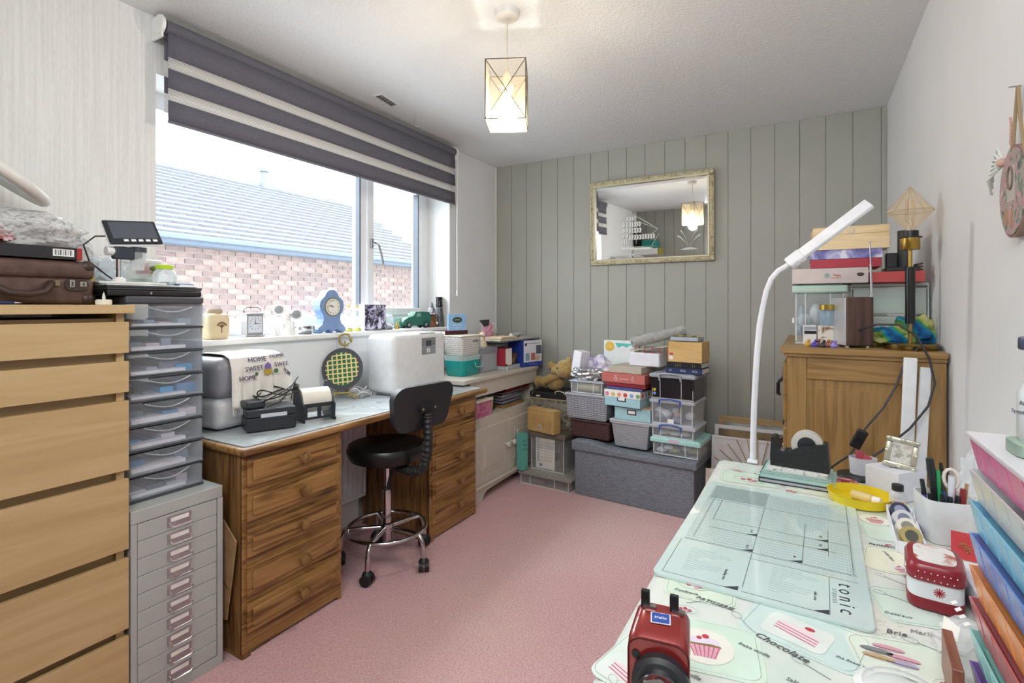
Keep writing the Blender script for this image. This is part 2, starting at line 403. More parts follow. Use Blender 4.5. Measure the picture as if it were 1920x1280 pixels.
M().tube([(.03, .952, -.02), (.03, .945, -.5), (.028, .95, -.985)], .0022, 6).cyl((.028, .95, -.985), (.028, .95, -1.02), .007, .004).build('pull_chain', WHITE, t)
# ================================================================ outside: neighbouring house
house = thing('house', 'brick house with tiled roof seen through the window', 'house', (-4.7, 3.0, 0))
MORT = P('#a89e96', .9)
M().box(-.3, -.02, -3, 9, -2.6, 2.02).build('mortar_wall', MORT, house)
bricks = [mottled('brick_red_%d' % i, [(.3, a), (.7, c)], 14, .9) for i, (a, c) in enumerate((('#64504a', '#7c665e'), ('#6f5a53', '#88736a'), ('#594844', '#6e5a55')))]
bp = [M().box(-.0185, 0, 0, .212, 0, .062, bv=.002, seg=1).build('brick', m, house) for m in bricks]
far = M(); cnt = 0
cells = []
for r_ in range(22):
    z = 1.93-r_*.0755
    for k in range(36): cells.append((z, -.3+.2255*k+(r_ % 2)*.113))
cells.sort(key=lambda c: abs(c[1]-2.0)*.35+abs(c[0]-1.5))
for i, (z, y) in enumerate(cells):
    if i < 3: bp[i].location = (0, y, z)
    elif i < 300:
        o = bp[R.randrange(3)].copy(); COL.objects.link(o); o.location = (R.uniform(-.002, .001), y, z); o.parent = house
    else: far.box(-.0185, 0, y, y+.212, z, z+.062)
o = far.build('far_brickwork', bricks[0], house); o['kind'] = 'stuff'
M().box(-.02, .2, -3, 5.55, 2.0, 2.02).box(.18, .215, -3, 5.55, 2.005, 2.115).build('fascia', P('#4d5a68', .6), house)
M().tube([(.26, -3, 2.09), (.26, 5.5, 2.09)], .035, 10).build('gutter', P('#5a6674', .5), house, True)
ang = math.atan2(1.44, 2.5); Lr = 2.885
RT = TR(.2, 0, 2.11) @ Matrix.Rotation(ang, 4, 'Y')
RT = Matrix.Translation((.2, 0, 2.11)) @ Matrix.Rotation(ang, 4, 'Y') @ Matrix.Rotation(math.pi, 4, 'Z')
def roofp(d, y, h): return Vector((.2-d*math.cos(ang)-0*h, y, 2.11+d*math.sin(ang)+h))
bb = M(); bb.prism([(.2, 2.09), (-2.3, 3.53), (-4.8, 2.09)], -5.6, 3, Matrix(((1,0,0,0),(0,0,-1,0),(0,1,0,0),(0,0,0,1)))).build('roof_deck', P('#4a4e55', .9), house)
tilem = mottled('grey_roof_tile', [(.3, '#6a6d72'), (.7, '#83868b')], 5, .9)
tm = M(); tm.prism([(0, 0), (.195, .004), (.195, .010), (0, .050)], 0, .326, Matrix(((-1,0,0,0),(0,0,1,0),(0,1,0,0),(0,0,0,1))))
tp = tm.build('roof_tile', tilem, house); n = 0
for k in range(17):
    d = k*.17
    for j in range(19):
        y = -.5+j*.33+(k % 2)*.165
        if y > 5.5-.12*d: continue
        if n == 0: o = tp
        elif n < 300: o = tp.copy(); COL.objects.link(o); o.parent = house
        else: break
        o.location = roofp(d, y, .0); o.rotation_euler = (R.uniform(-.004, .004), ang, 0); n += 1
M().tube([(-2.3, -3, 3.55), (-2.3, 5.6, 3.55)], .07, 10).build('ridge_tiles', tilem, house, True)
M().box(-2.45, -2.15, 3.15, 3.4, 3.5, 3.62).cyl((-2.3, 3.27, 3.6), (-2.3, 3.27, 3.98), .07, .045).cyl((-2.3, 3.27, 3.86), (-2.3, 3.27, 3.9), .09).build('roof_vent_pipe', P('#767b80', .8), house)
# ================================================================ pendant
t = thing('pendant_lamp', 'geometric wire pendant lamp with glass panels hanging from ceiling', 'lamp', (1.226, 1.718, RZ), D(26))
M().lathe([(.0, -.03), (.028, -.03), (.046, -.022), (.05, 0), (.0, 0)], n=28).build('ceiling_rose', P('#dedbd6', .4), t, True)
M().tube([(0, 0, -.03), (0, 0, -.235)], .0028).build('cord', P('#cfc8b8', .5), t, True)
M().lathe([(0, -.235), (.008, -.235), (.017, -.25), (.019, -.285), (.026, -.288), (.026, -.3), (.019, -.3), (.019, -.315), (0, -.315)], n=20).build('socket', P('#e5dfd0', .4), t, True)
hs, zt, zb = .076, -.218, -.443
cs = [(-hs, -hs), (hs, -hs), (hs, hs), (-hs, hs)]
bm_ = M()
for i in range(4):
    a, c = cs[i], cs[(i+1) % 4]
    for z in (zt, zb): bm_.tube([(*a, z), (*c, z)], .0019, 6)
    bm_.tube([(*a, zt), (*a, zb)], .0022, 6); bm_.tube([(*a, zt), (*c, zb)], .0017, 6); bm_.tube([(*c, zt), (*a, zb)], .0017, 6)
fr = bm_.build('wire_frame', P('#77705f', .35, .7), t)
gp = GL('#fff6e4', .05, .05)
for i in range(4):
    a, c = Vector((*cs[i], 0)), Vector((*cs[(i+1) % 4], 0))
    n_ = (a+c)/2*.985
    M().box(-hs+.003, hs-.003, -.0008, .0008, zb+.003, zt-.003, T=Matrix.Translation((n_.x, n_.y, 0)) @ Matrix.Rotation(i*math.pi/2, 4, 'Z')).build('glass_panel', gp, fr)
for a in range(3): M().tube([(0, 0, -.30), (.055*math.cos(a*2.1), .055*math.sin(a*2.1), -.285), (.07*math.cos(a*2.1), .07*math.sin(a*2.1), -.27)], .002, 6).build('shade_bracket', P('#9c8f6d', .4, .6), t)
M().lathe([(0, -.425), (.018, -.42), (.03, -.40), (.034, -.378), (.028, -.352), (.016, -.33), (.013, -.312), (0, -.312)], n=24).build('bulb', EM('#ffedc4', 14), t, True)
pl = bpy.data.lights.new('pendant_glow', 'POINT'); pl.energy = 9; pl.color = (1, .94, .85); pl.shadow_soft_size = .04
po = bpy.data.objects.new('pendant_glow', pl); COL.objects.link(po); po.location = (1.226, 1.718, RZ-.455)
# ================================================================ chest of drawers (light veneer)
t = thing('chest_of_drawers', 'tall light beech chest with handleless drawer fronts under brown suitcase', 'chest of drawers', (0, 0, 0))
M().box(.02, .512, -.06, .757, 1.205, 1.23, bv=.0015).build('top', BEECH, t)
M().box(.02, .479, .722, .742, 0, 1.205).build('side_panel', BEECH, t); M().box(.02, .479, -.045, -.025, 0, 1.205).build('side_panel', BEECH, t)
M().box(.03, .462, -.025, .722, .02, 1.19).build('carcass', WOOD('beech_inner', '#a5875a', '#b29468', '#bb9f74', 'Y', 4, .5, 0, 10, .5), t)
for z0, z1 in ((1.0885, 1.180), (.9725, 1.064), (.7415, .947), (.508, .716), (.273, .481), (.05, .25)):
    M().box(.482, .498, -.053, .747, z0, z1, bv=.0012).build('drawer', BEECH, t)
# ================================================================ metal multi-drawer cabinet
GM = P('#aeb1ae', .45, vary=.02)
t = thing('filing_cabinet', 'low grey metal ten-drawer filing cabinet beside pine desk', 'cabinet', (0, 0, 0))
M().box(.1, .497, .752, 1.028, 0, .034).box(.1, .497, .752, 1.028, .572, .612, bv=.003).box(.1, .497, .752, .768, .034, .572).box(.1, .497, 1.010, 1.028, .034, .572).box(.1, .12, .768, 1.01, .034, .572).build('body', GM, t)
for i in range(10):
    z1 = .570-i*.0535
    d = M().box(.3, .4955, .770, 1.008, z1-.0518, z1, bv=.001, seg=1).build('drawer', GM, t)
    zc = z1-.024
    h = M().box(.4955, .4975, .853, .925, zc-.017, zc+.015).build('label_holder', STEEL, d)
    M().box(.4975, .4982, .862, .916, zc-.002, zc+.011).build('label_card', PAPER, d)
    M().tube([(.497, .857, zc-.004), (.512, .857, zc-.010), (.515, .865, zc-.014), (.515, .913, zc-.014), (.512, .921, zc-.010), (.497, .921, zc-.004)], .0023, 6).build('pull', CHROME, d, True)
# cardboard sheet between cabinet and desk
CARD = mottled('corrugated_card', [(.3, '#8f7350'), (.7, '#a4875f')], 30, .9)
t = M().prism([(-.09, -.02), (.01, .0), (.085, -.06), (.06, -.2), (.03, -.345), (-.06, -.35), (-.09, -.3)], -.002, .002, TR(.46, 1.047, .48, 90, 0, 0)).mat(P('#4c3a28', .9)).prism([(.0, -.205), (.045, -.232), (.044, -.236), (-.001, -.209)], .002, .0026, TR(.46, 1.047, .48, 90, 0, 0))
t.mats = [CARD if x is None else x for x in t.mats]
o = t.build('cardboard_sheet'); tag(o, 'folded brown cardboard sheet wedged between metal cabinet and desk', 'cardboard')
# ================================================================ clear drawer tower
SM = P('#4a4d52', .4)
t = thing('drawer_tower', 'clear eight-drawer plastic tower with dark frame on metal cabinet', 'drawer tower', (.0, .765, .612))
W_, Dp = .235, .435
M().box(.07, Dp, 0, W_, .622, .646, bv=.006).build('top', SM, t)
M().box(.07, Dp-.005, 0, W_, 0, .008).build('base', SM, t)
for y in (0, W_-.006): M().box(.07, Dp-.012, y, y+.006, .008, .622).build('side_panel', GL('#7f858c', .35, .3), t)
clearp = GL('#eef3f8', .06, .12); rng = random.Random(3)
cols = ['#5a6270', '#7b8aa0', '#c9b8c0', '#9aa6b4', '#6c7486', '#3f9ed0', '#4f86b4', '#cdc3cf']
for k in range(8):
    z0 = .010+k*.0766; out = .018 if k == 7 else (.006 if k in (1, 4) else 0)
    M().box(.08, Dp-.004, 0, W_, z0-.006, z0, bv=.001, seg=1).build('rail', SM, t)
    d = M().box(.09, Dp+out, .008, W_-.008, z0+.002, z0+.005).box(.09, .094, .008, W_-.008, z0+.005, z0+.066).box(.09, Dp+out, .008, .011, z0+.005, z0+.062)\
        .box(.09, Dp+out, W_-.011, W_-.008, z0+.005, z0+.062).box(Dp+out-.004, Dp+out, .011, W_-.011, z0+.005, z0+.068, bv=.001).build('drawer', clearp, t)
    lip = []
    for q in range(13):
        a = q/12; lip.append((Dp+out+.002+.010*math.sin(math.pi*a), .05+.135*a, z0+.066-.016*math.sin(math.pi*a)))
    M().tube(lip, .0022, 6).build('finger_lip', GL('#dfe6ee', .22, .2), d, True)
    c_ = M()
    for q in range(4):
        cc = cols[(7-k+q) % 8] if q else cols[7-k]; c_.mat(P(cc, .6))
        yy = .02+q*.048; hh = rng.uniform(.008, .035)
        c_.box(.14+rng.uniform(0, .1), Dp-.02-rng.uniform(0, .03), yy, yy+rng.uniform(.03, .06), z0+.006, z0+.006+hh)
    c_.mat(P('#e4e2e6', .7)).box(.15, Dp-.012, .02, .18, z0+.0055, z0+.0085+rng.uniform(0, .012))
    c_.build('contents', None, d)['kind'] = 'stuff'
# ================================================================ pine desk
t = thing('pedestal_desk', 'knotty pine twin pedestal desk with grey marbled top', 'desk', (0, 0, 0))
M().box(.03, .578, 1.052, 2.592, .708, .735, bv=.011, seg=3).build('worktop', PINE_Y, t, True)
marb = mottled('pale_marble_laminate', [(.3, '#9daab0'), (.45, '#c4ccd0'), (.55, '#b9bfc0'), (.7, '#d2d8da')], 5, .18, 2.2, 'noise', 0)
M().prism(rrect(.50, 1.495, .02), .0, .0035, TR(.30, 1.822, .7348)).build('laminate_inlay', marb, t)
M().prism(rrect(.508, 1.503, .022), .0, .0006, TR(.30, 1.822, .7348)).build('inlay_edge', P('#2e2622', .6), t)
dz = [(.596, .702), (.473, .575), (.348, .445), (.213, .315), (.086, .185)]
for y0, y1 in ((1.07, 1.505), (2.087, 2.512)):
    pd = M().box(.06, .536, y0, y0+.02, .0, .708).box(.06, .536, y1-.02, y1, .0, .708).box(.06, .08, y0+.02, y1-.02, .03, .708).box(.08, .53, y0+.02, y1-.02, .05, .7).build('pedestal', PINE_Z, t)
    M().box(.53, .543, y0, y0+.016, .0, .708, bv=.003).box(.53, .543, y1-.016, y1, 0, .708, bv=.003).box(.53, .540, y0+.016, y1-.016, .012, .708).build('face_frame', PINE_Y, pd)
    M().box(.06, .547, y0-.004, y0+.03, 0, .01, bv=.003).build('foot', PINE_Y, pd)
    for z0, z1 in dz:
        d = M().box(.540, .553, y0+.012, y1-.02, z0, z1, bv=.002)
        d.box(.549, .560, y0+.030, y1-.038, z0+.017, z1-.017, bv=.005, seg=2).build('drawer', PINE_Y, t)
        yc = y0+.225
        M().lathe([(0, 0), (.011, 0), (.010, .012), (.018, .02), (.023, .028), (.021, .037), (.012, .042), (0, .043)], n=20, T=TR(.558, yc, (z0+z1)/2, 0, 90, 0)).build('knob', WOOD('knob_wood', '#5f4122', '#7d5a32', '#8f6c40', 'Z', 9, .35), t.children[-1], True)
# radiator behind the desk knee hole
rad = thing('radiator', 'white ribbed radiator under the window behind the desk', 'radiator', (.0, 1.53, .17))
b = M().box(.09, .10, 0, .54, 0, .46)
for i in range(15): b.box(.10, .112, .012+i*.036, .032+i*.036, .02, .44, bv=.004, seg=1)
b.box(.06, .11, -.004, .544, .455, .47, bv=.004).build('panel', P('#e3e3e8', .35), rad)
M().box(.016, .09, .1, .13, .1, .4).box(.016, .09, .42, .45, .1, .4).build('wall_bracket', STEEL, rad)
# ================================================================ stool
CH = P('#c9c9cd', .14, 1, vary=.02); VINYL = P('#121314', .32, vary=.1); PLB = P('#1d1f22', .5)
t = thing('desk_stool', 'black vinyl swivel stool with small backrest and chrome footring', 'stool', (.485, 1.835, 0))
M().lathe([(0, .492), (.12, .492), (.172, .502), (.186, .53), (.188, .548), (.178, .568), (.14, .577), (0, .574)], n=48).build('seat', VINYL, t, True)
M().cyl((0, 0, .475), (0, 0, .492), .10, n=24).build('seat_plate', PLB, t)
M().cyl((0, 0, .35), (0, 0, .478), .0125).build('gas_piston', CH, t, True)
M().lathe([(0, .105), (.021, .105), (.021, .15), (.031, .15), (.031, .185), (.021, .19), (.0205, .345), (.019, .352), (0, .352)], n=24).build('column', CH, t, True)
M().lathe([(.0195, .345), (.022, .35), (.0195, .358), (.0125, .36)], n=24).build('column_collar', PLB, t, True)
ring = [(.185*math.cos(2*math.pi*i/48), .185*math.sin(2*math.pi*i/48), .165) for i in range(48)]
M().tube(ring, .0095, 10, closed=True).build('footring', CH, t, True)
for k in range(5):
    a = D(3+72*k); c, s_ = math.cos(a), math.sin(a)
    pts = [(.02, .165), (.10, .165), (.17, .165), (.196, .158), (.209, .135), (.215, .10), (.218, .062)]
    leg = M().tube([(r*c, r*s_, z) for r, z in pts], .011, 10).build('leg', CH, t, True)
    TT = TR(.218*c, .218*s_, 0, 0, 0, 40+61*k)
    M().cyl((-.024, 0, .026), (-.004, 0, .026), .0255, n=20).cyl((.004, 0, .026), (.024, 0, .026), .0255, n=20).build('caster', PLB, leg, True).matrix_local = TT
    M().lathe([(.0, .036), (.014, .036), (.024, .044), (.02, .056), (.008, .066), (0, .066)], n=14).build('caster_hood', PLB, leg, True).matrix_local = TT
ba = D(-7); dx_, dy_ = math.cos(ba), math.sin(ba)
pts = [(.03, .475), (.10, .466), (.17, .463), (.225, .475), (.262, .51), (.278, .57), (.283, .65), (.28, .72), (.277, .76)]
b = M(); P3 = []
for i in range(len(pts)-1):
    for q in range(6):
        u = q/6; P3.append(((pts[i][0]*(1-u)+pts[i+1][0]*u)*dx_, (pts[i][0]*(1-u)+pts[i+1][0]*u)*dy_, pts[i][1]*(1-u)+pts[i+1][1]*u))
rr_ = [.024 if i % 2 else .019 for i in range(len(P3))]
b.tube(P3, rr_, 12).build('back_support_arm', PLB, t)
bt = TR(.262*dx_, .262*dy_, .775, 0, 0, -7) @ Matrix.Rotation(D(9), 4, 'Y')
b = M()
def bk(u, v):
    y = (u-.5)*.35; z = (v-.5)*.2; k = 1-.25*max(0, -z/.1)*1
    return bt @ Vector((.03-.35*y*y, y*(1-.10*(1-v)), z))
poly = rrect(.36, .205, .06, 6)
g = M()
va = [g.b.verts.new(bt @ Vector((.012-.5*x*x, x*(1 if y > 0 else .92), y))) for x, y in poly]
vb = [g.b.verts.new(bt @ Vector((-.026-.5*x*x, x*.96*(1 if y > 0 else .92), y*.93))) for x, y in poly]
ca = g.b.verts.new(bt @ Vector((.018, 0, 0))); cb = g.b.verts.new(bt @ Vector((-.034, 0, 0)))
for i in range(len(poly)):
    j = (i+1) % len(poly); g.b.faces.new((va[i], va[j], vb[j], vb[i])); g.b.faces.new((va[i], ca, va[j])); g.b.faces.new((vb[i], vb[j], cb))
g.build('backrest', P('#25272b', .45), t, True)
M().prism(rrect(.105, .036, .017), .0, .02, bt @ Matrix(((0,0,1,.008),(1,0,0,0),(0,1,0,.0),(0,0,0,1)))).mat(STEEL).cyl(bt @ Vector((.026, .037, 0)), bt @ Vector((.031, .037, 0)), .006).cyl(bt @ Vector((.026, -.037, 0)), bt @ Vector((.031, -.037, 0)), .006).build('backrest_bracket', PLB, t)
M().tube([(.09, -.06, .462), (.13, -.12, .455), (.15, -.15, .435), (.17, -.175, .43)], .006).build('height_lever', PLB, t, True)
# ================================================================ cream painted dresser
t = thing('painted_dresser', 'cream painted low dresser with top ledge and two panelled doors', 'dresser', (0, 0, 0))
M().box(.005, .452, 2.515, 3.51, .748, .776, bv=.006).box(.005, .442, 2.6, 3.50, .736, .750).build('top_ledge', CREAM, t)
M().box(.41, .436, 2.6, 3.50, .652, .742).build('frieze', CREAM, t)
M().box(.005, .41, 2.6, 2.62, .515, .736).build('upright', CREAM, t); M().box(.005, .41, 3.48, 3.5, .515, .736).build('upright', CREAM, t)
M().box(.02, .445, 2.6, 3.5, .09, .515, bv=.002).build('carcass', CREAM, t)
for y0, y1 in ((2.62, 3.035), (3.04, 3.47)):
    dd = M().box(.445, .463, y0, y1, .102, .449, bv=.002).build('door', CREAM, t)
    M().box(.463, .466, y0+.07, y1-.07, .165, .39, bv=.0025).box(.465, .472, y0+.10, y1-.10, .195, .36, bv=.006, seg=1).build('raised_panel', CREAM, dd)
    yk = y1-.035 if y0 < 2.9 else y0+.035
    M().lathe([(0, 0), (.008, 0), (.007, .01), (.016, .017), (.019, .024), (.014, .031), (.007, .032), (0, .030)], n=20, T=TR(.463, yk, .29, 0, 90, 0)).build('knob', P('#d8d3c9', .35), dd, True)
arch = [(2.6, 0), (2.69, 0)]+[(2.69+.07*(1-math.cos(D(90)*i/6)), .06*math.sin(D(90)*i/6)) for i in range(1, 7)]+[(3.05, .068)]+[(3.35+.07*math.sin(D(90)*i/6), .06*math.cos(D(90)*i/6)) for i in range(0, 7)]+[(3.5, 0), (3.5, .098), (2.6, .098)]
M().prism(arch, 0, .03, Matrix(((0,0,1,.445),(1,0,0,0),(0,1,0,0),(0,0,0,1)))).box(.445, .485, 2.6, 3.5, .086, .1, bv=.004).build('plinth', CREAM, t)
# ================================================================ grey ottoman
OR = D(-4.58)
GF = fabric('grey_linen', '#61676f', '#888e98', 420)
GF2 = fabric('grey_linen_dark', '#5f656d', '#848a93', 420)
t = thing('storage_ottoman', 'long grey linen storage ottoman under stacked craft boxes', 'ottoman', (.911, 3.105, 0), OR)
M().box(.005, .77, .008, .385, 0, .29, bv=.006).build('body', GF, t)
def lid(u, v):
    x = -.012+.80*u; y = -.006+.4*v; h = .025*math.exp(-((x-.09)/.13)**2)*(1-.2*v)
    return Vector((x, y, .335+h-.012*math.sin(math.pi*u)))
b = M(); nu, nv = 24, 8
top = [[b.b.verts.new(lid(i/nu, j/nv)) for j in range(nv+1)] for i in range(nu+1)]
bot = [[b.b.verts.new(Vector((top[i][j].co.x, top[i][j].co.y, .288+.6*max(0, top[i][j].co.z-.335)*0))) for j in (0, nv)] for i in range(nu+1)]
for i in range(nu):
    for j in range(nv): b.b.faces.new((top[i][j], top[i+1][j], top[i+1][j+1], top[i][j+1]))
    b.b.faces.new((top[i][0], bot[i][0], bot[i+1][0], top[i+1][0])); b.b.faces.new((top[i][nv], top[i+1][nv], bot[i+1][1], bot[i][1]))
    b.b.faces.new((bot[i][0], bot[i][1], bot[i+1][1], bot[i+1][0]))
b.b.faces.new([top[0][j] for j in range(nv+1)]+[bot[0][1], bot[0][0]]); b.b.faces.new([top[nu][j] for j in range(nv, -1, -1)]+[bot[nu][0], bot[nu][1]])
o = b.build('lid', GF2, t); md = o.modifiers.new('b', 'BEVEL'); md.width = .008; md.segments = 2; md.limit_method = 'ANGLE'; md.angle_limit = D(60)
# ================================================================ on the chest of drawers
LE = mottled('brown_leather', [(.3, '#4a352e'), (.7, '#604840')], 40, .45)
LED = P('#3c2a25', .45)
t = thing('suitcase', 'old brown leather suitcase with curved handle on top of chest', 'suitcase', (0, 0, 1.23))
M().box(.10, .40, .10, .70, .002, .078, bv=.014, seg=3).build('body', LE, t, True)
ld = M().box(.097, .403, .097, .703, .074, .128, bv=.016, seg=3).build('lid', LE, t, True)
for z in (.112, .018): M().ball((.392, .684, z), .03, (.5, .62, .62)).build('corner_patch', LED, t, True)
M().tube([(.398, .46, .055), (.425, .47, .052), (.437, .50, .032), (.437, .54, .028), (.43, .575, .036), (.42, .59, .056), (.398, .60, .062)], .0095, 10).build('handle', LED, t, True)
for y in (.455, .605): M().box(.399, .405, y-.013, y+.013, .052, .07, bv=.002).build('handle_mount', P('#8a7d68', .35, .8), t)
M().prism(rrect(.055, .034, .014), 0, .006, Tpx(.400, .655, .058)).build('lock_plate', LED, t)
for y, c in ((.643, '#a9a49a'), (.668, '#8e836c')): M().box(.405, .409, y-.007, y+.007, .05, .07, bv=.002).mat(BLACK).box(.409, .4095, y-.0015, y+.0015, .055, .066).build('lock', P(c, .3, .8), t).data.materials.__setitem__(0, P(c, .3, .8)) if False else None
b = M().mat(P('#a9a49a', .3, .8)); b.box(.405, .409, .637, .650, .05, .072, bv=.002).box(.405, .410, .661, .678, .052, .068, bv=.002); b.mat(BLACK).box(.409, .4105, .642, .6445, .055, .066).box(.4095, .411, .668, .671, .056, .064); b.build('lock', None, t)
o = M().mat(P('#201f24', .4)).box(.12, .405, .06, .655, 0, .034, bv=.001).mat(P('#9a2b2b', .4)).box(.12, .4055, .655, .668, 0, .034, bv=.001).mat(WHITE).box(.4055, .4062, .60, .648, .008, .028)
o.mat(BLACK)
for i in range(11): o.box(.4063, .4066, .604+i*.0038, .604+i*.0038+(.001 if i % 3 else .0022), .011, .026)
o = o.build('flat_box', None, loc=(0, 0, 1.360)); tag(o, 'flat black box with red end and barcode on suitcase lid', 'box')
# pen
o = M().mat(P('#25345a', .3)).cyl((.478, .40, 1.235), (.472, .50, 1.235), .004).mat(STEEL).cyl((.472, .50, 1.235), (.471, .515, 1.235), .0035, .0008).build('pen', None, smooth=True)
tag(o, 'dark blue pen with silver tip lying in front of suitcase', 'pen')
t = thing('tealight', 'white electric tealight with plastic flame at chest front edge', 'candle', (.472, .694, 1.2305))
b = M().lathe([(0, 0), (.0185, 0), (.0185, .014), (.016, .015), (0, .012)], n=24)
for i in range(20): a = i*math.pi/10; b.box(-.0006, .0006, -.001, .001, .001, .013, T=TR(.0187*math.cos(a), .0187*math.sin(a), 0, 0, 0, math.degrees(a)))
b.build('cup', P('#e9e4d4', .5), t, True); M().lathe([(0, .012), (.0035, .014), (.0045, .022), (.002, .032), (0, .037)], n=12).build('flame', GL('#ffffff', .5, .2), t, True)
o = M().lathe([(0, 0), (.026, 0), (.026, .085), (.023, .09), (0, .09)], n=24).build('canister', P('#c3ad45', .4), smooth=True, loc=(.27, .733-.01, 1.2305)); tag(o, 'yellow cylindrical canister behind right end of suitcase', 'canister')
# bubble wrap heap
def crumple(name, label, cat, c, r, seed, mat, bump_=.25, fr=9, u=56, v=32, parent=None, flat=True):
    b = M(); b.ball((0, 0, 0), 1, u=u, v=v)
    for q in b.b.verts:
        p = q.co.copy(); k = 1+bump_*noise.noise(p*2.2+Vector((seed, 0, 0)))*1.6+bump_*.35*noise.noise(p*fr+Vector((0, seed, 0)))
        q.co = Vector((p.x*r[0]*k, p.y*r[1]*k, max(p.z*r[2]*k, -r[2]*.8 if flat else -9)))
    zmin = min(q.co.z for q in b.b.verts)
    o = b.build(name, mat, parent, True, loc=(c[0], c[1], c[2]-zmin))
    return tag(o, label, cat) if label else o
def bubble():
    m = GL('#ffffff', .34, .15).copy(); nt = m.node_tree; bs = nt.nodes['Principled BSDF']
    v = N(nt, 'ShaderNodeTexVoronoi'); v.inputs['Scale'].default_value = 62; v.feature = 'F1'; nt.links.new(coords(nt), v.inputs['Vector'])
    bump(nt, bs, ramp(nt, v.outputs['Distance'], [(.2, '#ffffff'), (.6, '#000000')]), 1, .008); bs.inputs['Roughness'].default_value = .12; return m
BW = bubble(); 
crumple('bubble_wrap', 'crumpled heap of clear bubble wrap on top of suitcase', 'bubble wrap', (.20, .56, 1.396), (.15, .17, .062), 3, BW, .22)
crumple('bubble_wrap', 'sheet of bubble wrap slumping down beside suitcase right end', 'bubble wrap', (.12, .745, 1.262), (.09, .055, .11), 9, BW, .2)
crumple('net_bag', 'red netted bag inside wrap at far left above flat box', 'bag', (.30, .47, 1.396), (.06, .07, .035), 5, mottled('red_net', [(.4, '#a8444a'), (.6, '#d9c4c0')], 50, .7), .25)
# magnifier lamp
t = thing('magnifier_lamp', 'white magnifier lamp head with pale lens reaching over suitcase', 'lamp', (.14, .02, 1.2305))
IV = P('#dcdad3', .4)
M().lathe([(0, 0), (.07, 0), (.07, .012), (.02, .02), (0, .02)], n=32).build('base', IV, t, True)
M().tube([(0, 0, .018), (.0, .0, .30), (.03, .1, .42), (.09, .30, .44)], .010).build('arm', IV, t, True)
hd = TR(.15, .46, .395, -33, 14, 0)
b = M(); ringp = [(.135*math.cos(2*math.pi*i/48), .165*math.sin(2*math.pi*i/48), 0) for i in range(48)]
b.tube(ringp, .016, 12, closed=True, T=hd).build('ring_housing', IV, t, True)
M().ball((0, 0, 0), 1, (.122, .15, .006), 32, 12, T=hd).build('magnifying_lens', GL('#cfe0e4', .18, .05), t, True)
# laptops on tower
t = thing('laptop', 'closed black laptop lying lower on drawer tower top', 'laptop', (.0, .705, 1.2585))
M().box(.14, .43, .015, .29, 0, .018, bv=.004).build('base', BLACK, t); M().box(.14, .43, .015, .29, .0185, .024, bv=.002).build('lid', P('#3b3d40', .35), t); M().box(.43, .4306, .13, .135, .006, .012).build('port', CHROME, t)
t = thing('laptop', 'thin silver-edged laptop on the lower black laptop', 'laptop', (.0, .70, 1.283))
M().box(.16, .425, .02, .30, 0, .006, bv=.002).build('base', P('#2d3034', .4), t); M().box(.16, .425, .02, .28, .0065, .011, bv=.002).build('lid', P('#c0c4c6', .3), t)
# microscope
t = thing('digital_microscope', 'small digital microscope with tilted black screen on laptops', 'microscope', (.33, .79, 1.295))
M().box(-.055, .06, -.075, .115, 0, .008, bv=.004).build('base', P('#d9d7d2', .4), t)
M().cyl((0, 0, .008), (0, 0, .13), .0075).build('column', CHROME, t, True)
M().lathe([(0, .008), (.019, .008), (.017, .018), (.011, .024), (0, .024)], n=20).build('column_foot', P('#e0dfda', .4), t, True)
M().box(-.015, .015, -.016, .05, .082, .122, bv=.004).cyl((.0, .055, .108), (0, .055, .124), .024, n=24).build('clamp', P('#2b3440', .4), t)
M().cyl((.0, -.035, .106), (0, -.015, .106), .014, n=20).build('focus_knob', P('#dfe1e0', .35), t, True)
M().lathe([(0, .05), (.015, .05), (.022, .082), (.0225, .108), (0, .108)], c=(0, .055, 0), n=24).build('lens_cup', GL('#eef2f4', .3, .1), t, True)
M().cyl((0, .055, .088), (0, .055, .108), .013, n=20).build('lens', BLACK, t, True)
sc_ = TR(.0, .040, .172, 0, 52, 0) @ Matrix.Rotation(D(9), 4, 'X')
s_o = M().box(-.050, .050, -.073, .073, -.004, .004, bv=.004).build('screen', P('#24282e', .35), t); s_o.matrix_local = sc_
M().box(-.052, .052, -.074, .074, -.012, -.0042, bv=.003).build('screen_back', P('#e4e6e8', .35), s_o)
M().box(-.041, .030, -.060, .064, .004, .0045).build('display', P('#50565f', .12), s_o)
for i in range(5): M().box(.034, .043, -.035+i*.02, -.022+i*.02, .004, .0052, bv=.0008, seg=1).build('button', WHITE, s_o)
M().tube([(-.01, -.01, .155), (-.02, -.055, .15), (-.02, -.085, .12), (-.02, -.07, .07), (-.01, -.03, .03), (0, -.01, .012)], .0025, 6).build('cable', BLACK, t, True)
# jar with green lid
t = thing('glass_jar', 'round clear glass jar with lime green lid beside microscope', 'jar', (.33, .925, 1.295))
M().lathe([(0, 0), (.025, 0), (.034, .012), (.0375, .03), (.033, .047), (.024, .055), (.0235, .06), (.022, .06), (.022, .054), (.031, .046), (.035, .03), (.032, .014), (.022, .003), (0, .003)], n=36).build('glass', GL('#f0f8fb', .15, .04), t, True)
M().lathe([(0, .058), (.0255, .058), (.0265, .061), (.0265, .070), (.024, .072), (0, .072)], n=32).build('lid', P('#b7d433', .4), t, True)
M().box(-.012, .012, -.012, .012, .003, .014, bv=.003).build('contents', P('#30404e', .6), t)
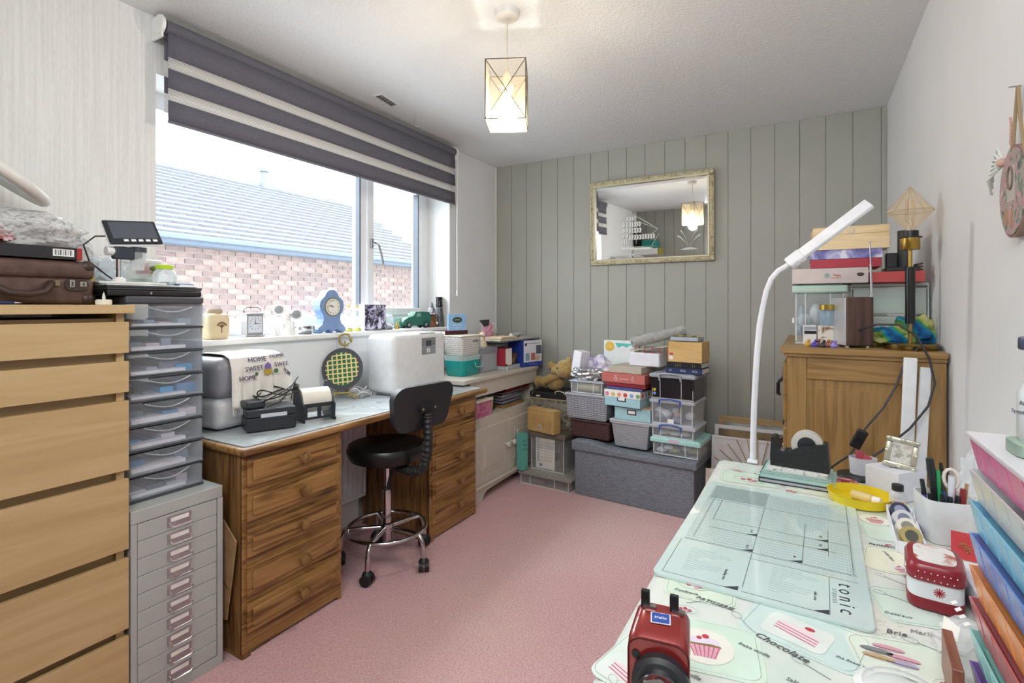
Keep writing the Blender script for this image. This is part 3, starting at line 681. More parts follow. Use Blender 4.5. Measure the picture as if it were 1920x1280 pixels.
# translucent tub and bits behind
t = thing('plastic_tub', 'milky clear plastic tub at back of drawer tower against window', 'tub', (.12, .90, 1.295))
M().box(-.05, .05, -.10, .09, 0, .085, bv=.008, taper=(.92, .94)).build('body', GL('#f6f9fb', .45, .2), t); M().box(-.055, .055, -.105, .095, .085, .10, bv=.006).build('lid', GL('#ffffff', .6, .2), t)
M().mat(P('#63b893', .6)).box(-.03, .04, .0, .06, .004, .03).mat(P('#d8616d', .6)).box(.0, .04, .04, .07, .04, .075, T=TR(0, 0, 0, 12, 0, 0)).mat(P('#86a6cf', .6)).box(-.03, .045, -.08, -.03, .004, .05).mat(PAPER).box(-.03, .04, -.02, .0, .004, .06).build('contents', None, t)['kind'] = 'stuff'
crumple('plastic_bag', 'clear crumpled plastic bag behind microscope column', 'bag', (.22, .80, 1.295), (.045, .05, .05), 15, GL('#eef5fa', .35, .15), .3)
o = M().mat(PAPER).box(.24, .36, .98, 1.03, 0, .006, T=TR(0, 0, 0)).mat(P('#5d7cc0', .6)).box(.25, .36, .975, 1.025, .006, .009).mat(PAPER).box(.25, .35, .97, 1.02, .009, .016)
o = o.build('notepad', None, loc=(0, -.02, 1.295)); tag(o, 'small blue and white notepad stack right of glass jar', 'notepad')
t = thing('bird_figurine', 'small brown and green bird figurine on perch behind jar', 'figurine', (.20, .955, 1.295))
M().lathe([(0, 0), (.014, 0), (.008, .01), (.006, .04), (.012, .055), (0, .058)], n=14).build('perch', P('#b58e5c', .6), t, True)
M().ball((0, .005, .066), .014, (1, 1.5, .8)).build('body', P('#6f7d3a', .6), t, True); M().cyl((0, .02, .07), (0, .045, .073), .006, .002).build('beak', P('#c29b6a', .5), t, True)
# ================================================================ window sill objects   (sill top z = 1.08)
SZ = 1.0805
t = thing('tea_canister', 'cream ceramic canister with brown tree print at left end of sill', 'canister', (-.045, 1.312, SZ), D(0))
CC = P('#dcc9a4', .4)
M().lathe([(0, 0), (.040, 0), (.046, .01), (.047, .09), (.042, .108), (.03, .115), (0, .115)], n=40, sq=6).build('body', CC, t, True)
M().lathe([(0, .115), (.030, .115), (.032, .12), (.032, .131), (.03, .134), (0, .134)], n=32).build('lid', P('#b3a28d', .4), t, True)
tr_ = M(); br = P('#7a5234', .7)
for q in range(9):
    a = -60+q*15; tr_.box(-.0007, .0007, .0, .024*(1-.15*(q % 2)), -.0003, .0003, T=Tpx(.0475, .004, .052) @ Matrix.Rotation(D(a), 4, 'Z'))
    tr_.prism(circ(.0035, 8), 0, .0004, Tpx(.0475, .004+.022*math.sin(D(-a)), .052+.022*math.cos(D(a))))
tr_.box(-.0015, .0015, -.024, .002, -.0003, .0003, T=Tpx(.0475, .004, .052)).build('tree_print', br, t)
t = thing('carriage_clock', 'silver carriage clock with top handle on window sill', 'clock', (-.065, 1.505, SZ), D(-4))
SV = P('#b8b9bd', .3, .6)
M().box(-.03, .03, -.05, .045, 0, .012, bv=.002).build('base', SV, t); M().box(-.026, .026, -.043, .038, .012, .105, bv=.002).build('case', SV, t); M().box(-.03, .03, -.047, .042, .105, .113, bv=.002).build('top', SV, t)
dl = M().box(.026, .0275, -.036, .031, .02, .098).build('dial', P('#cfd3dc', .3), t)
M().mat(BLACK).box(.0275, .0285, -.003, .018, .062, .0645).box(.0275, .0285, -.0035, -.0015, .062, .084).prism(circ(.003, 12), 0, .0015, Tpx(.0275, -.0025, .063)).build('hands', None, dl)
for q in range(12):
    a = q*math.pi/6; M().box(.0275, .0280, -.001, .001, -.003, .003, T=Matrix.Translation((0, -.0025+.027*math.sin(a), .063+.027*math.cos(a))) @ Matrix.Rotation(-a, 4, 'X')).build('hour_mark', DGREY, dl)
M().tube([(0, -.038, .113), (0, -.044, .128), (0, -.03, .14), (0, .025, .14), (0, .039, .128), (0, .033, .113)], .002, 6).build('handle', P('#77777c', .3, .8), t, True)
# mouse ornament
t = thing('mouse_ornament', 'white china mouse ornament with big grey ears on sill', 'ornament', (-.05, 1.685, SZ), D(-32))
WC = P('#e9e9e5', .25)
M().lathe([(0, 0), (.036, 0), (.038, .01), (.03, .04), (.02, .065), (.014, .08), (0, .085)], n=28, sx=.8).build('body', WC, t, True)
M().ball((.012, -.004, .098), .024, (1.2, 1, .9)).build('head', WC, t, True)
for y, z in ((-.042, .128), (.040, .105)): M().ball((0, y, z), .028, (.25, 1, 1)).build('ear', WC, t, True); M().ball((.005, y, z), .021, (.25, 1, 1)).build('inner_ear', P('#96979a', .5), t.children[-1], True)
for y in (-.008, .01): M().ball((.036, y, .103), .003).build('eye', BLACK, t, True)
M().ball((.041, .002, .094), .0035).build('nose', P('#c99a9a', .4), t, True); M().ball((.022, -.026, .05), .012, (1, .8, 1.6)).ball((.022, .022, .05), .012, (1, .8, 1.6)).build('paws', WC, t, True)
t = thing('white_angel_ornament', 'tiny white wings ornament left of the mouse', 'ornament', (-.03, 1.60, SZ))
M().lathe([(0, 0), (.013, 0), (.011, .02), (.004, .042), (0, .044)], n=14, sx=.6).build('wing', WC, t, True); M().lathe([(0, 0), (.011, 0), (.009, .018), (.003, .036), (0, .038)], c=(0, .02, 0), n=14, sx=.6).build('wing', WC, t, True)
def domed(y, r, lab, hd_=.0):
    t = thing('tealight_holder', lab, 'candle holder', (-.055, y, SZ))
    M().lathe([(0, 0), (r*.62, 0), (r*.95, r*.35), (r, r*.8), (r*.97, r*.82), (r*.88, r*.4), (r*.5, .004), (0, .004)], n=32).build('bowl', P('#c8c9cd', .12, 1), t, True)
    M().lathe([(r*.86, r*.55), (r*.9, r*1.2), (r*.82, r*1.9), (r*.45, r*2.2), (r*.42, r*2.2), (r*.78, r*1.88), (r*.86, r*1.2), (r*.82, r*.56)], n=32).build('glass_dome', GL('#f4f8fc', .13, .04), t, True)
    M().cyl((0, 0, .004), (0, 0, r*.9), r*.42, n=20).build('candle', WHITE, t, True)
domed(1.79, .052, 'silver bowl tealight holder with clear dome left of the blue clock'); domed(2.405, .044, 'silver bowl tealight holder with clear dome right of the printed tin')
# blue mantel clock
BL = P('#7f9ac4', .45); BLL = P('#a9bcd8', .5)
t = thing('mantel_clock', 'pale blue balloon shaped mantel clock with roman dial on sill', 'clock', (-.055, 1.945, SZ), D(-4))
half = [(.0, .0), (.018, .014), (.030, .018), (.052, .006), (.075, .0), (.088, .006), (.09, .02), (.078, .036), (.06, .05), (.052, .075), (.056, .10), (.073, .125), (.078, .15), (.072, .175), (.058, .19), (.045, .198), (.038, .215), (.022, .232), (0, .236)]
poly = [(x, y) for x, y in half]+[(-x, y) for x, y in reversed(half[1:-1])]
M().prism(poly, -.032, .032, Tpx(0, 0, 0)).build('case', BL, t)
M().prism([(x*.9, .118+(y-.118)*.93) for x, y in poly], .032, .035, Tpx(0, 0, 0)).build('front_moulding', BL, t)
dl = M().prism(circ(.051, 40), .035, .040, Tpx(0, 0, .142)).build('bezel', P('#a79c84', .35, .5), t)
M().prism(circ(.045, 40), .040, .0412, Tpx(0, 0, .142)).build('dial', P('#e9e6da', .5), dl)
b = M()
for q, s_ in enumerate(['XII', 'I', 'II', 'III', 'IV', 'V', 'VI', 'VII', 'VIII', 'IX', 'X', 'XI']):
    a = -q*30; b.text(s_, .0125, Tpx(.0413, 0, .142) @ Matrix.Rotation(D(a), 4, 'Z') @ Matrix.Translation((0, .035, 0)))
b.build('numerals', BLACK, dl)
M().prism(circ(.003, 12), 0, .002, Tpx(.0413, 0, .142)).box(-.0015, .0015, 0, .024, .0005, .0012, T=Tpx(.0413, 0, .142) @ Matrix.Rotation(D(60), 4, 'Z')).box(-.001, .001, 0, .033, .0012, .0018, T=Tpx(.0413, 0, .142) @ Matrix.Rotation(D(78), 4, 'Z')).build('hands', BLACK, dl)
# two glass candle ornaments
def candle(y, lab):
    t = thing('glass_candle', lab, 'ornament', (-.05, y, SZ), 0, 'yellow tipped glass candles')
    M().lathe([(0, 0), (.022, 0), (.024, .008), (.016, .018), (.008, .022), (0, .022)], n=20).build('base', mottled('yellow_green_moss', [(.4, '#9aa04a'), (.6, '#d3c86a')], 90, .6), t, True)
    M().cyl((0, 0, .02), (0, 0, .12), .014, .012, n=20).build('glass_stem', GL('#f2f8ff', .14, .05), t, True)
    M().ball((0, 0, .128), .008, (1, 1, 1.3)).build('neck', GL('#ffffff', .4, .1), t, True); M().lathe([(0, .132), (.006, .138), (.005, .147), (0, .158)], n=12).build('flame', P('#e8c536', .4), t, True)
candle(2.085, 'clear glass candle ornament with yellow tip next to blue clock'); candle(2.15, 'clear glass candle ornament with yellow tip next to printed tin')
# printed tin
t = thing('printed_tin', 'upright tin with wintry purple and black tree print on sill', 'tin', (-.045, 2.265, SZ), D(-8))
M().box(-.03, .03, -.078, .078, 0, .158, bv=.003).build('body', P('#cfc9d6', .4), t)
M().box(.03, .0308, -.075, .075, .004, .154).build('print', mottled('winter_print', [(.42, '#23232c'), (.5, '#8b84a8'), (.6, '#d5d0e2')], 28, .5, 1.5), t)
b = M()
for q in range(5): b.tube([(.0315, -.07, .02+.02*q), (.0315, -.03+.01*q, .07+.014*q), (.0315, .05, .12+.006*q)], .0013, 5)
b.build('branch_print', BLACK, t); M().prism([(-.012, 0), (.012, 0), (.005, .07), (-.004, .072)], 0, .0006, Tpx(.031, .03, .01)).build('figure_print', P('#d8dbea', .5), t)
t = thing('gold_figurine', 'tiny gold figurine between second tealight holder and green van', 'figurine', (-.04, 2.475, SZ)); M().lathe([(0, 0), (.013, 0), (.01, .01), (.006, .022), (.009, .03), (.005, .04), (0, .043)], n=14).build('body', P('#c8a23c', .3, .6), t, True)
M().ball((0, -.009, .024), .005).build('arm', P('#c8a23c', .3, .6), t, True)
# green van
t = thing('toy_van', 'green vintage toy van with black wheels on window sill', 'toy van', (-.06, 2.665, SZ), D(-14))
VG = P('#2f6b55', .35)
side = [(-.105, .018), (.10, .018), (.112, .03), (.112, .075), (.10, .108), (.02, .110), (-.012, .108), (-.03, .078), (-.075, .07), (-.10, .056), (-.11, .03)]
M().prism(side, -.034, .034, Tpx(0, 0, 0) @ Matrix.Translation((0, 0, 0))).build('body', VG, t)
M().prism([(-.008, .076), (.028, .076), (.028, .100), (-.002, .100)], .0341, .035, Tpx(0, 0, 0)).build('side_window', P('#79a08f', .2), t)
M().box(-.028, .028, -.033, -.0305, .08, .10).build('windscreen', P('#a9c2b8', .15), t)
for y in (-.07, .068):
    M().prism(circ(.030, 20, y, .022, a0=0, a1=180), .028, .040, Tpx(0, 0, 0)).build('mudguard', VG, t)
    w_ = M().cyl((.024, y, .022), (.040, y, .022), .022, n=24).cyl((-.040, y, .022), (-.024, y, .022), .022, n=24).build('wheel', P('#22252a', .5), t, True); M().cyl((.040, y, .022), (.0415, y, .022), .011, n=16).build('hubcap', P('#9aa5a3', .3, .5), w_, True)
M().ball((.025, -.108, .05), .009).ball((-.025, -.108, .05), .009).build('headlamps', P('#cfd6d2', .2), t, True)
t = thing('green_glass_dish', 'sea green pressed glass block behind front of toy van', 'glass dish', (-.13, 2.60, SZ)); M().box(-.03, .03, -.06, .04, 0, .07, bv=.008).build('body', GL('#9fd0c0', .35, .1), t)
for q in range(6): M().box(.03, .033, -.055+q*.016, -.045+q*.016, .012, .06, bv=.001, seg=1).build('rib', GL('#c9e8dd', .5, .1), t)
# gnome
t = thing('gnome_figurine', 'brown wizard figurine with tall speckled pointed hat on sill', 'figurine', (-.055, 2.842, SZ), D(15))
M().lathe([(0, 0), (.048, 0), (.05, .012), (.042, .04), (.036, .07), (.028, .09), (0, .095)], n=24, sx=.8).build('body', mottled('umber_glaze', [(.35, '#5a3220'), (.65, '#8c5637')], 30, .5), t, True)
M().lathe([(0, .082), (.045, .086), (.047, .09), (.03, .098), (.022, .125), (.012, .155), (.004, .178), (0, .18)], n=24).build('hat', mottled('speckled_hat', [(.4, '#3a3a44'), (.6, '#b9b6bd')], 60, .6), t, True)
M().ball((.036, .006, .028), .011).build('white_button', WHITE, t, True); M().ball((.036, -.01, .05), .009).build('hand', P('#a87253', .5), t, True)
# pepper mill
t = thing('pepper_mill', 'dark steel pepper mill at right end of window sill', 'mill', (-.06, 2.935, SZ))
M().lathe([(0, 0), (.037, 0), (.037, .01), (.034, .05), (.026, .11), (.023, .135), (0, .135)], n=28).build('body', mottled('brushed_dark', [(.3, '#2c2d30'), (.7, '#6a6c70')], 60, .35), t, True)
M().lathe([(0, .136), (.023, .136), (.025, .16), (.022, .165), (.024, .20), (.026, .212), (0, .214)], n=28).build('head', P('#2a2b2e', .2, .5), t, True); M().ball((.02, .0, .185), .005).ball((.021, .004, .206), .004).build('highlight_glints', CHROME, t, True)  # small chrome balls stand in for highlights on the mill head
# ================================================================ on the desk   (top z = .7385)
DZ = .7388
# covered machine with towel
t = thing('countertop_machine', 'rounded grey and white machine half covered by a tea towel', 'machine', (.155, 1.265, DZ), D(4))
M().box(-.12, .12, -.145, .175, .006, .125, bv=.035, seg=5).build('lower_body', P('#c9c9cb', .3), t, True)
M().box(-.115, .115, -.14, .17, .118, .285, bv=.05, seg=6).build('upper_body', P('#8e8e94', .35), t, True)
M().box(-.08, .08, -.12, .15, 0, .008).build('foot_plate', DGREY, t)
def towel():
    b = M(); nu, nv = 44, 48
    prof = []
    # across X: back edge -> over the top -> down the front
    pth = [(-.118, .16), (-.121, .22), (-.108, .278), (-.07, .2925), (0, .2935), (.07, .2925), (.108, .278), (.123, .24), (.128, .19), (.132, .13), (.138, .085)]
    L_ = [0]
    for a, c in zip(pth, pth[1:]): L_.append(L_[-1]+math.dist(a, c))
    def at(u):
        s_ = u*L_[-1]
        for i in range(len(pth)-1):
            if s_ <= L_[i+1]+1e-9:
                k = (s_-L_[i])/(L_[i+1]-L_[i]); return pth[i][0]*(1-k)+pth[i+1][0]*k, pth[i][1]*(1-k)+pth[i+1][1]*k
        return pth[-1]
    def f(u, v):
        x, z = at(u); y = -.075+.27*v
        y += -.02*u*(1-v)
        fold = max(0, u-.55)*(.018*math.sin(v*19+u*3)+.008*math.sin(v*43))
        if z > .29: z += .0015*math.sin(y*70)
        if y > .155: z -= (y-.155)*(1.6 if z > .2 else .6); x -= 0
        return Vector((x+abs(fold)*.9+.003, y, z+.002))
    b.grid(f, nu, nv); return b, f
tb, tf = towel()
TW = fabric('cream_cotton', '#dedad2', '#ebe8e2', 500, .95, .4)
tw = thing('tea_towel', 'cream tea towel stitched HOME SWEET HOME draped over machine', 'towel', (.155, 1.265, DZ), D(4))
tb.build('cloth', TW, tw, True, solid=.0025)
fr_ = M()
for i in range(60):
    v = i/60; p = tf(1, v); q = p+Vector((.002*R.uniform(-1, 1), .003*R.uniform(-1, 1), -.028+.006*R.uniform(-1, 1))); fr_.tube([p, (p+q)/2+Vector((.002, .001, 0)), q], .0011, 4)
fr_.build('fringe', TW, tw)['kind'] = 'stuff'
def stitched(txt, u, v, size, rot=0):
    p = tf(u, v); p2 = tf(u, v+.01); p3 = tf(u-.03, v); ex = (p2-p).normalized(); ey = (p3-p).normalized(); ez = ex.cross(ey).normalized(); ey = ez.cross(ex)
    if ez.x < 0: ez = -ez
    Tm = Matrix(((ex.x, ey.x, ez.x, p.x+ez.x*.012), (ex.y, ey.y, ez.y, p.y+ez.y*.012), (ex.z, ey.z, ez.z, p.z+ez.z*.012), (0, 0, 0, 1)))
    return Tm @ Matrix.Rotation(D(rot), 4, 'Z')
st = M()
for txt, u, v in (('HOME', .665, .40), ('SWEET', .73, .32), ('HOME', .795, .22)): M().text(txt, .028, stitched(txt, u, v, .02), ext=.0006).build('stitched_word', P('#4a3f66', .8), tw)
for txt, u, v in (('HOME', .655, .74), ('SWEE', .72, .79), ('HOME', .785, .86)): M().text(txt, .025, stitched(txt, u, v, .02), ext=.0006).build('stitched_word', P('#4a3f66', .8), tw)
hs_ = stitched('', .75, .56, .02)
M().mat(P('#b49a3a', .8)).prism([(-.016, -.018), (.016, -.018), (.016, .004), (-.016, .004)], 0, .0012, hs_).mat(P('#7d6aa6', .8)).prism([(-.013, .004), (.013, .004), (.013, .022), (0, .034), (-.013, .022)], 0, .0014, hs_).mat(P('#55704f', .8)).prism(circ(.010, 12, .034, -.006), 0, .0012, hs_).prism(circ(.008, 10, -.05, -.012), 0, .0012, hs_).build('stitched_house', None, tw)
# label printer (black box)
t = thing('label_printer', 'black rectangular label printer with light strip at desk front', 'printer', (.36, 1.295, DZ), D(-24))
# local x = width, y = depth to the back
PB = P('#23272d', .4)
M().box(-.06, .07, -.09, .09, .003, .055, bv=.004).build('lower_case', PB, t); M().box(-.06, .07, -.09, .09, .057, .088, bv=.005).build('upper_case', P('#2c3138', .4), t)
M().box(.0705, .072, -.04, .055, .055, .070, bv=.0006, seg=1).build('light_strip', P('#c5cbd2', .3), t)
for y in (-.075, .075): M().box(-.05, .06, y-.008, y+.008, 0, .004).build('foot', BLACK, t)
o = M().box(-.045, .03, -.07, -.0, 0, .028, bv=.006).build('power_adapter', P('#30353b', .4), loc=(.36, 1.27, DZ+.089), rz=D(-12)); tag(o, 'black power adapter block on top of label printer', 'power adapter')
b = M()
def loop(c, rx, ry, z, w_, n=40, ph=0, turns=1):
    return [(c[0]+rx*math.cos(ph+turns*2*math.pi*i/n)+.006*math.sin(i*.7), c[1]+ry*math.sin(ph+turns*2*math.pi*i/n), z+w_*math.sin(i*.5+ph)) for i in range(n+1)]
b.tube(loop((.35, 1.34), .055, .10, DZ+.125, .008), .0028, 6).tube(loop((.33, 1.36), .045, .09, DZ+.138, .012, ph=1), .0028, 6)
b.tube([(.37, 1.245, DZ+.1), (.42, 1.27, DZ+.13), (.41, 1.34, DZ+.15), (.36, 1.42, DZ+.165), (.30, 1.45, DZ+.12), (.28, 1.46, DZ+.05), (.27, 1.46, DZ+.005)], .0028, 6)
b.tube([(.40, 1.26, DZ+.092), (.43, 1.30, DZ+.11), (.40, 1.37, DZ+.155), (.35, 1.44, DZ+.185)], .0026, 6)
o = b.build('coiled_cable', BLACK, smooth=True); tag(o, 'coiled black cable looped over label printer', 'cable')
# label roll stand
t = thing('label_roll_holder', 'black label holder stand with fat white paper roll', 'label holder', (.385, 1.495, DZ), D(-20))
HB = P('#22262c', .4)
sidep = [(-.075, 0), (.075, 0), (.075, .012), (.065, .012), (.07, .07), (.055, .078), (-.02, .155), (-.045, .158), (-.06, .13), (-.07, .03), (-.075, .012)]
for y in (-.068, .062): M().prism(sidep, 0, .006, Matrix(((1,0,0,0),(0,0,1,y),(0,1,0,0),(0,0,0,1)))).build('side_plate', HB, t)
M().box(.062, .068, -.062, .062, .062, .078).box(.062, .068, -.062, -.05, .02, .062).box(.062, .068, .05, .062, .02, .062).box(.062, .068, -.008, .008, .02, .062).box(.062, .068, -.062, .062, .012, .022).build('front_grille', HB, t)
M().cyl((-.005, -.060, .082), (-.005, .060, .082), .052, n=36).build('paper_roll', P('#e3dfd4', .8), t, True); M().cyl((-.005, -.0615, .082), (-.005, .0615, .082), .014, n=20).build('roll_core', P('#8d8a82', .7), t, True)
# lattice plaque on gold easel
t = thing('lattice_plaque', 'round dark framed plaque of gold lattice over green on desk', 'plaque', (.10, 1.905, DZ), D(38))
PT = TR(.0, .0, .155, -15, 0, 0) @ Matrix.Rotation(D(90), 4, 'X')
M().prism(circ(.105, 40, ry=.112), -.006, .004, PT).build('frame', P('#35343a', .5), t); M().prism(circ(.082, 40, ry=.090), .004, .0055, PT).build('green_disc', P('#1f6b3e', .6), t)
la = M()
for i in range(-3, 4):
    h = .086*math.sqrt(max(0, 1-(i*.024/.086)**2)); la.box(i*.024-.0035, i*.024+.0035, -h, h, .0055, .009, T=PT @ Matrix.Rotation(D(6), 4, 'Z'))
    la.box(-h, h, i*.024-.003, i*.024+.003, .007, .0105, T=PT @ Matrix.Rotation(D(6), 4, 'Z'))
la.build('lattice_strips', P('#dcc88a', .5), t)
t = thing('gold_easel', 'ornate gilt leaf easel holding the lattice plaque', 'easel', (.10, 1.905, DZ), D(38))
GLD = P('#b8a468', .4, .7); b = M()
rr = random.Random(5)
for i in range(70):
    a = rr.uniform(0, math.pi*2); b.ball((.030*math.cos(a)+rr.uniform(-.006, .006), .075+rr.uniform(-.004, .004), .305+.032*math.sin(a)), rr.uniform(.003, .006), (1, 1, 1), 8, 6)
b.build('crest', GLD, t, True)
b = M()
for s_ in (-1, 1):
    for i in range(34):
        k = i/34; b.ball((s_*(.02+.07*k)+rr.uniform(-.007, .007), -.03-.045*k*k+rr.uniform(-.006, .006), .028-.012*k+rr.uniform(-.006, .008)), rr.uniform(.003, .006), u=8, v=6)
b.build('leaf_feet', GLD, t, True)
M().tube([(-.03, .02, .03), (0, .06, .2), (0, .075, .30)], .004, 8).tube([(.03, .02, .03), (0, .06, .2)], .004, 8).tube([(0, .07, .26), (0, .14, .005)], .004, 8).tube([(-.04, -.02, .03), (.04, -.02, .03)], .004, 8).build('stand_rods', GLD, t, True)
# power hub with grey lead
t = thing('power_hub', 'flat grey adaptor with looped white lead in front of machine', 'adaptor', (.16, 1.985, DZ), D(15))
M().box(-.03, .03, -.045, .045, 0, .035, bv=.008, seg=3).build('case', P('#a9adb0', .4), t, True)
M().tube(loop((0, -.03), .03, .05, .045, .012, 36), .003, 6).tube(loop((.005, .0), .04, .07, .02, .014, 36, 1), .003, 6).build('lead', P('#d0d2d3', .4), t, True)
# big white machine
t = thing('white_appliance', 'large white cutting machine with silver control panel on desk', 'appliance', (.225, 2.275, DZ), 0)
wm = M(); wm.box(-.10, .105, -.225, .228, .015, .332, bv=.028, seg=5).build('casing', P('#dfe0e1', .35), t, True)
M().box(-.085, .098, -.19, .212, .004, .02).build('base_plate', P('#c5c7c9', .4), t)
for y in (-.195, .2):
    for x in (-.07, .07): M().cyl((x, y, 0), (x, y, .018), .012, n=14).build('foot', P('#c9cacb', .4), t, True)
CPX = .105
cp = M().box(CPX, CPX+.0025, .0, .125, .21, .305, bv=.001, seg=1).build('control_panel', P('#a1a3a6', .25, .6), t)
M().box(CPX+.0025, CPX+.0035, .035, .085, .258, .290).build('display', P('#3a3f46', .15), cp)
for (yy, zz) in ((.01, .278), (.01, .262), (.095, .278), (.095, .262), (.11, .278), (.11, .262)): M().box(CPX+.0025, CPX+.0035, yy, yy+.009, zz, zz+.008).build('button', P('#56585c', .3), cp)
for yy in (.045, .062): M().box(CPX+.0025, CPX+.0035, yy, yy+.011, .220, .245).build('button', P('#d6d7d8', .3), cp)
M().box(-.06, .095, .0, .14, .3315, .3335, bv=.001, seg=1).build('hatch', P('#d2d3d5', .35), t)
# ================================================================ generic containers (local: x width, y depth to the back, z up, origin front-left-bottom)
OX, OY, OA = .911, 3.105, D(-4.58)
def OT(s, d, z): return (OX+s*math.cos(OA)-d*math.sin(OA), OY+s*math.sin(OA)+d*math.cos(OA), z)
def plain(name, label, cat, w, d, h, mat, loc, rz=0, bv=.002, group=None):
    o = M().box(0, w, 0, d, 0, h, bv=bv).build(name, mat, loc=loc, rz=rz); return tag(o, label, cat, group)
def stuff_in(t, w, d, h, cols, seed, n=10, soft=True):
    r = random.Random(seed); b = M()
    for i in range(n):
        b.mat(P(cols[i % len(cols)], .6)); x = r.uniform(.12, .8)*w; y = r.uniform(.15, .7)*d; z = r.uniform(.1, .65)*h
        if soft: b.ball((x, y, max(z, .02)), 1, (r.uniform(.08, .16)*w, r.uniform(.1, .2)*d, r.uniform(.12, .22)*h), 10, 7)
        else: b.box(x*.8, x*.8+.25*w, y*.8, y*.8+.25*d, .006, .006+z)
    o = b.build('contents', None, t, soft); o['kind'] = 'stuff'; return o
def clear_box(name, label, cat, w, d, h, loc, rz, lidc, bodym, handle=None, seed=1, cols=('#cfd3da',), lidh=.022, taper=.94, n=10, soft=True, tag_=None, stk=None):
    t = thing(name, label, cat, loc, rz); th = .003; b = M(); k = (1-taper)/2
    P8 = lambda z: ((w*k*(1-z/h), w-w*k*(1-z/h)), (d*k*(1-z/h), d-d*k*(1-z/h)))
    def q(z, ins): (x0, x1), (y0, y1) = P8(z); return [(x0+ins, y0+ins, z), (x1-ins, y0+ins, z), (x1-ins, y1-ins, z), (x0+ins, y1-ins, z)]
    hb = h-lidh; A, B_, C_, E_ = q(0, 0), q(hb, 0), q(hb, th), q(th, th)
    vs = [[b.b.verts.new(p) for p in s_] for s_ in (A, B_, C_, E_)]
    for s0, s1 in zip(vs, vs[1:]):
        for i in range(4): b.b.faces.new((s0[i], s0[(i+1) % 4], s1[(i+1) % 4], s1[i]))
    b.b.faces.new(list(reversed(vs[0]))); b.b.faces.new(vs[3]); b.build('body', bodym, t)
    rb = M()
    for x in (.22*w, .70*w): rb.box(x, x+.004, -.001+d*k*.4, .004+d*k*.4, .01, hb)
    for x in (.03*w+w*k*.5, .97*w-w*k*.5): rb.box(x-.002, x+.002, .001+d*k*.4, .005+d*k*.4, .01, hb)
    rb.box(w*k, w-w*k, d*k-.001, d*k+.003, .0, .006)
    rb.build('rib', GL('#ffffff', .45, .2), t)['kind'] = 'stuff'
    L_ = M().box(-.006, w+.006, -.006, d+.006, hb-.004, h-.004, bv=.006).box(.008, w-.008, .008, d-.008, h-.005, h, bv=.001, seg=1).build('lid', lidc, t)
    if handle:
        hp = [(.22*w, -.008, hb-.02), (.22*w, -.014, h-.008), (.27*w, -.018, h-.001), (.46*w, -.018, h+.004), (.65*w, -.018, h-.001), (.70*w, -.014, h-.008), (.70*w, -.008, hb-.02)]
        M().tube(hp, .0042, 8).box(.20*w, .24*w, -.012, -.006, hb-.008, h-.004, bv=.001, seg=1).box(.68*w, .72*w, -.012, -.006, hb-.008, h-.004, bv=.001, seg=1).build('clip_handle', handle, t)
    if n: stuff_in(t, w, d, hb, cols, seed, n, soft)
    if tag_: M().box(tag_[0], tag_[0]+tag_[2], -.002, .0, tag_[1], tag_[1]+tag_[3]).build('label_card', WHITE, t)
    return t
def basket(name, label, w, d, h, loc, rz, col, lid=None, taper=.9, rows=9, wave=.002, diag=False):
    t = thing(name, label, 'basket', loc, rz); m = P(col, .5)
    M().box(0, w, 0, d, 0, h, bv=.008, taper=(taper, taper)).build('body', m, t)
    M().box(-.005, w+.005, -.005, d+.005, h-.016, h, bv=.004).build('rim', lid or m, t)
    dark = P('#4b4e57', .7) if not diag else P('#5c6068', .7); b = M(); r = random.Random(2)
    for i in range(rows):
        z = .012+(h-.036)*i/(rows-1); ins = (1-taper)/2*(1-z/h)
        if diag:
            nc = int(w/.011)
            for j in range(nc):
                x = ins*w+.006+(w*(1-2*ins)-.012)*(j+.5*(i % 2))/nc; b.box(-.0024, .0024, -.0006, .0006, -.0014, .0014, T=TR(x, ins*d-.0003, z, 0, 35, 0))
            nc = int(d/.012)
            for j in range(nc):
                y = ins*d+.006+(d*(1-2*ins)-.012)*(j+.5*(i % 2))/nc; b.box(-.0006, .0006, -.0024, .0024, -.0014, .0014, T=TR(w*(1-ins)+.0003, y, z))
        else:
            nc = int(w/.024)
            for j in range(nc):
                x0 = ins*w+.004+(w*(1-2*ins)-.008)*j/nc+(.006 if i % 2 else 0); x1 = min(x0+.018, w*(1-ins)-.003)
                if x1 > x0: b.box(x0, x1, ins*d-.0012, ins*d+.001, z-.0022+wave*(j % 2), z+.0016+wave*(j % 2))
            for j in range(int(d/.03)):
                y0 = .012+j*.03; b.box(w*(1-ins)-.001, w*(1-ins)+.0012, y0, y0+.02, z-.0022, z+.0016)
    b.build('weave_slots', dark, t)['kind'] = 'stuff'; return t
def book(label, w, d, h, loc, rz, cover, band='#d8cfa8', group=None, cat='book', spine_y=True, lett=None):
    t = thing('book', label, cat, loc, rz, group); c = P(cover, .45)
    M().box(0, w, 0, d, 0, .003, bv=.0008, seg=1).box(0, w, 0, d, h-.003, h, bv=.0008, seg=1).box(0, w, -.001, .004, 0, h, bv=.001, seg=1).build('cover', c, t)
    M().box(.003, w-.004, .004, d-.004, .003, h-.003).build('pages', PAPER, t)
    if lett:
        b = M()
        for s_, x, sz in lett: b.text(s_, sz, Tmy(x, -.0015, h/2))
        b.build('spine_lettering', P(band, .5), t)
    return t
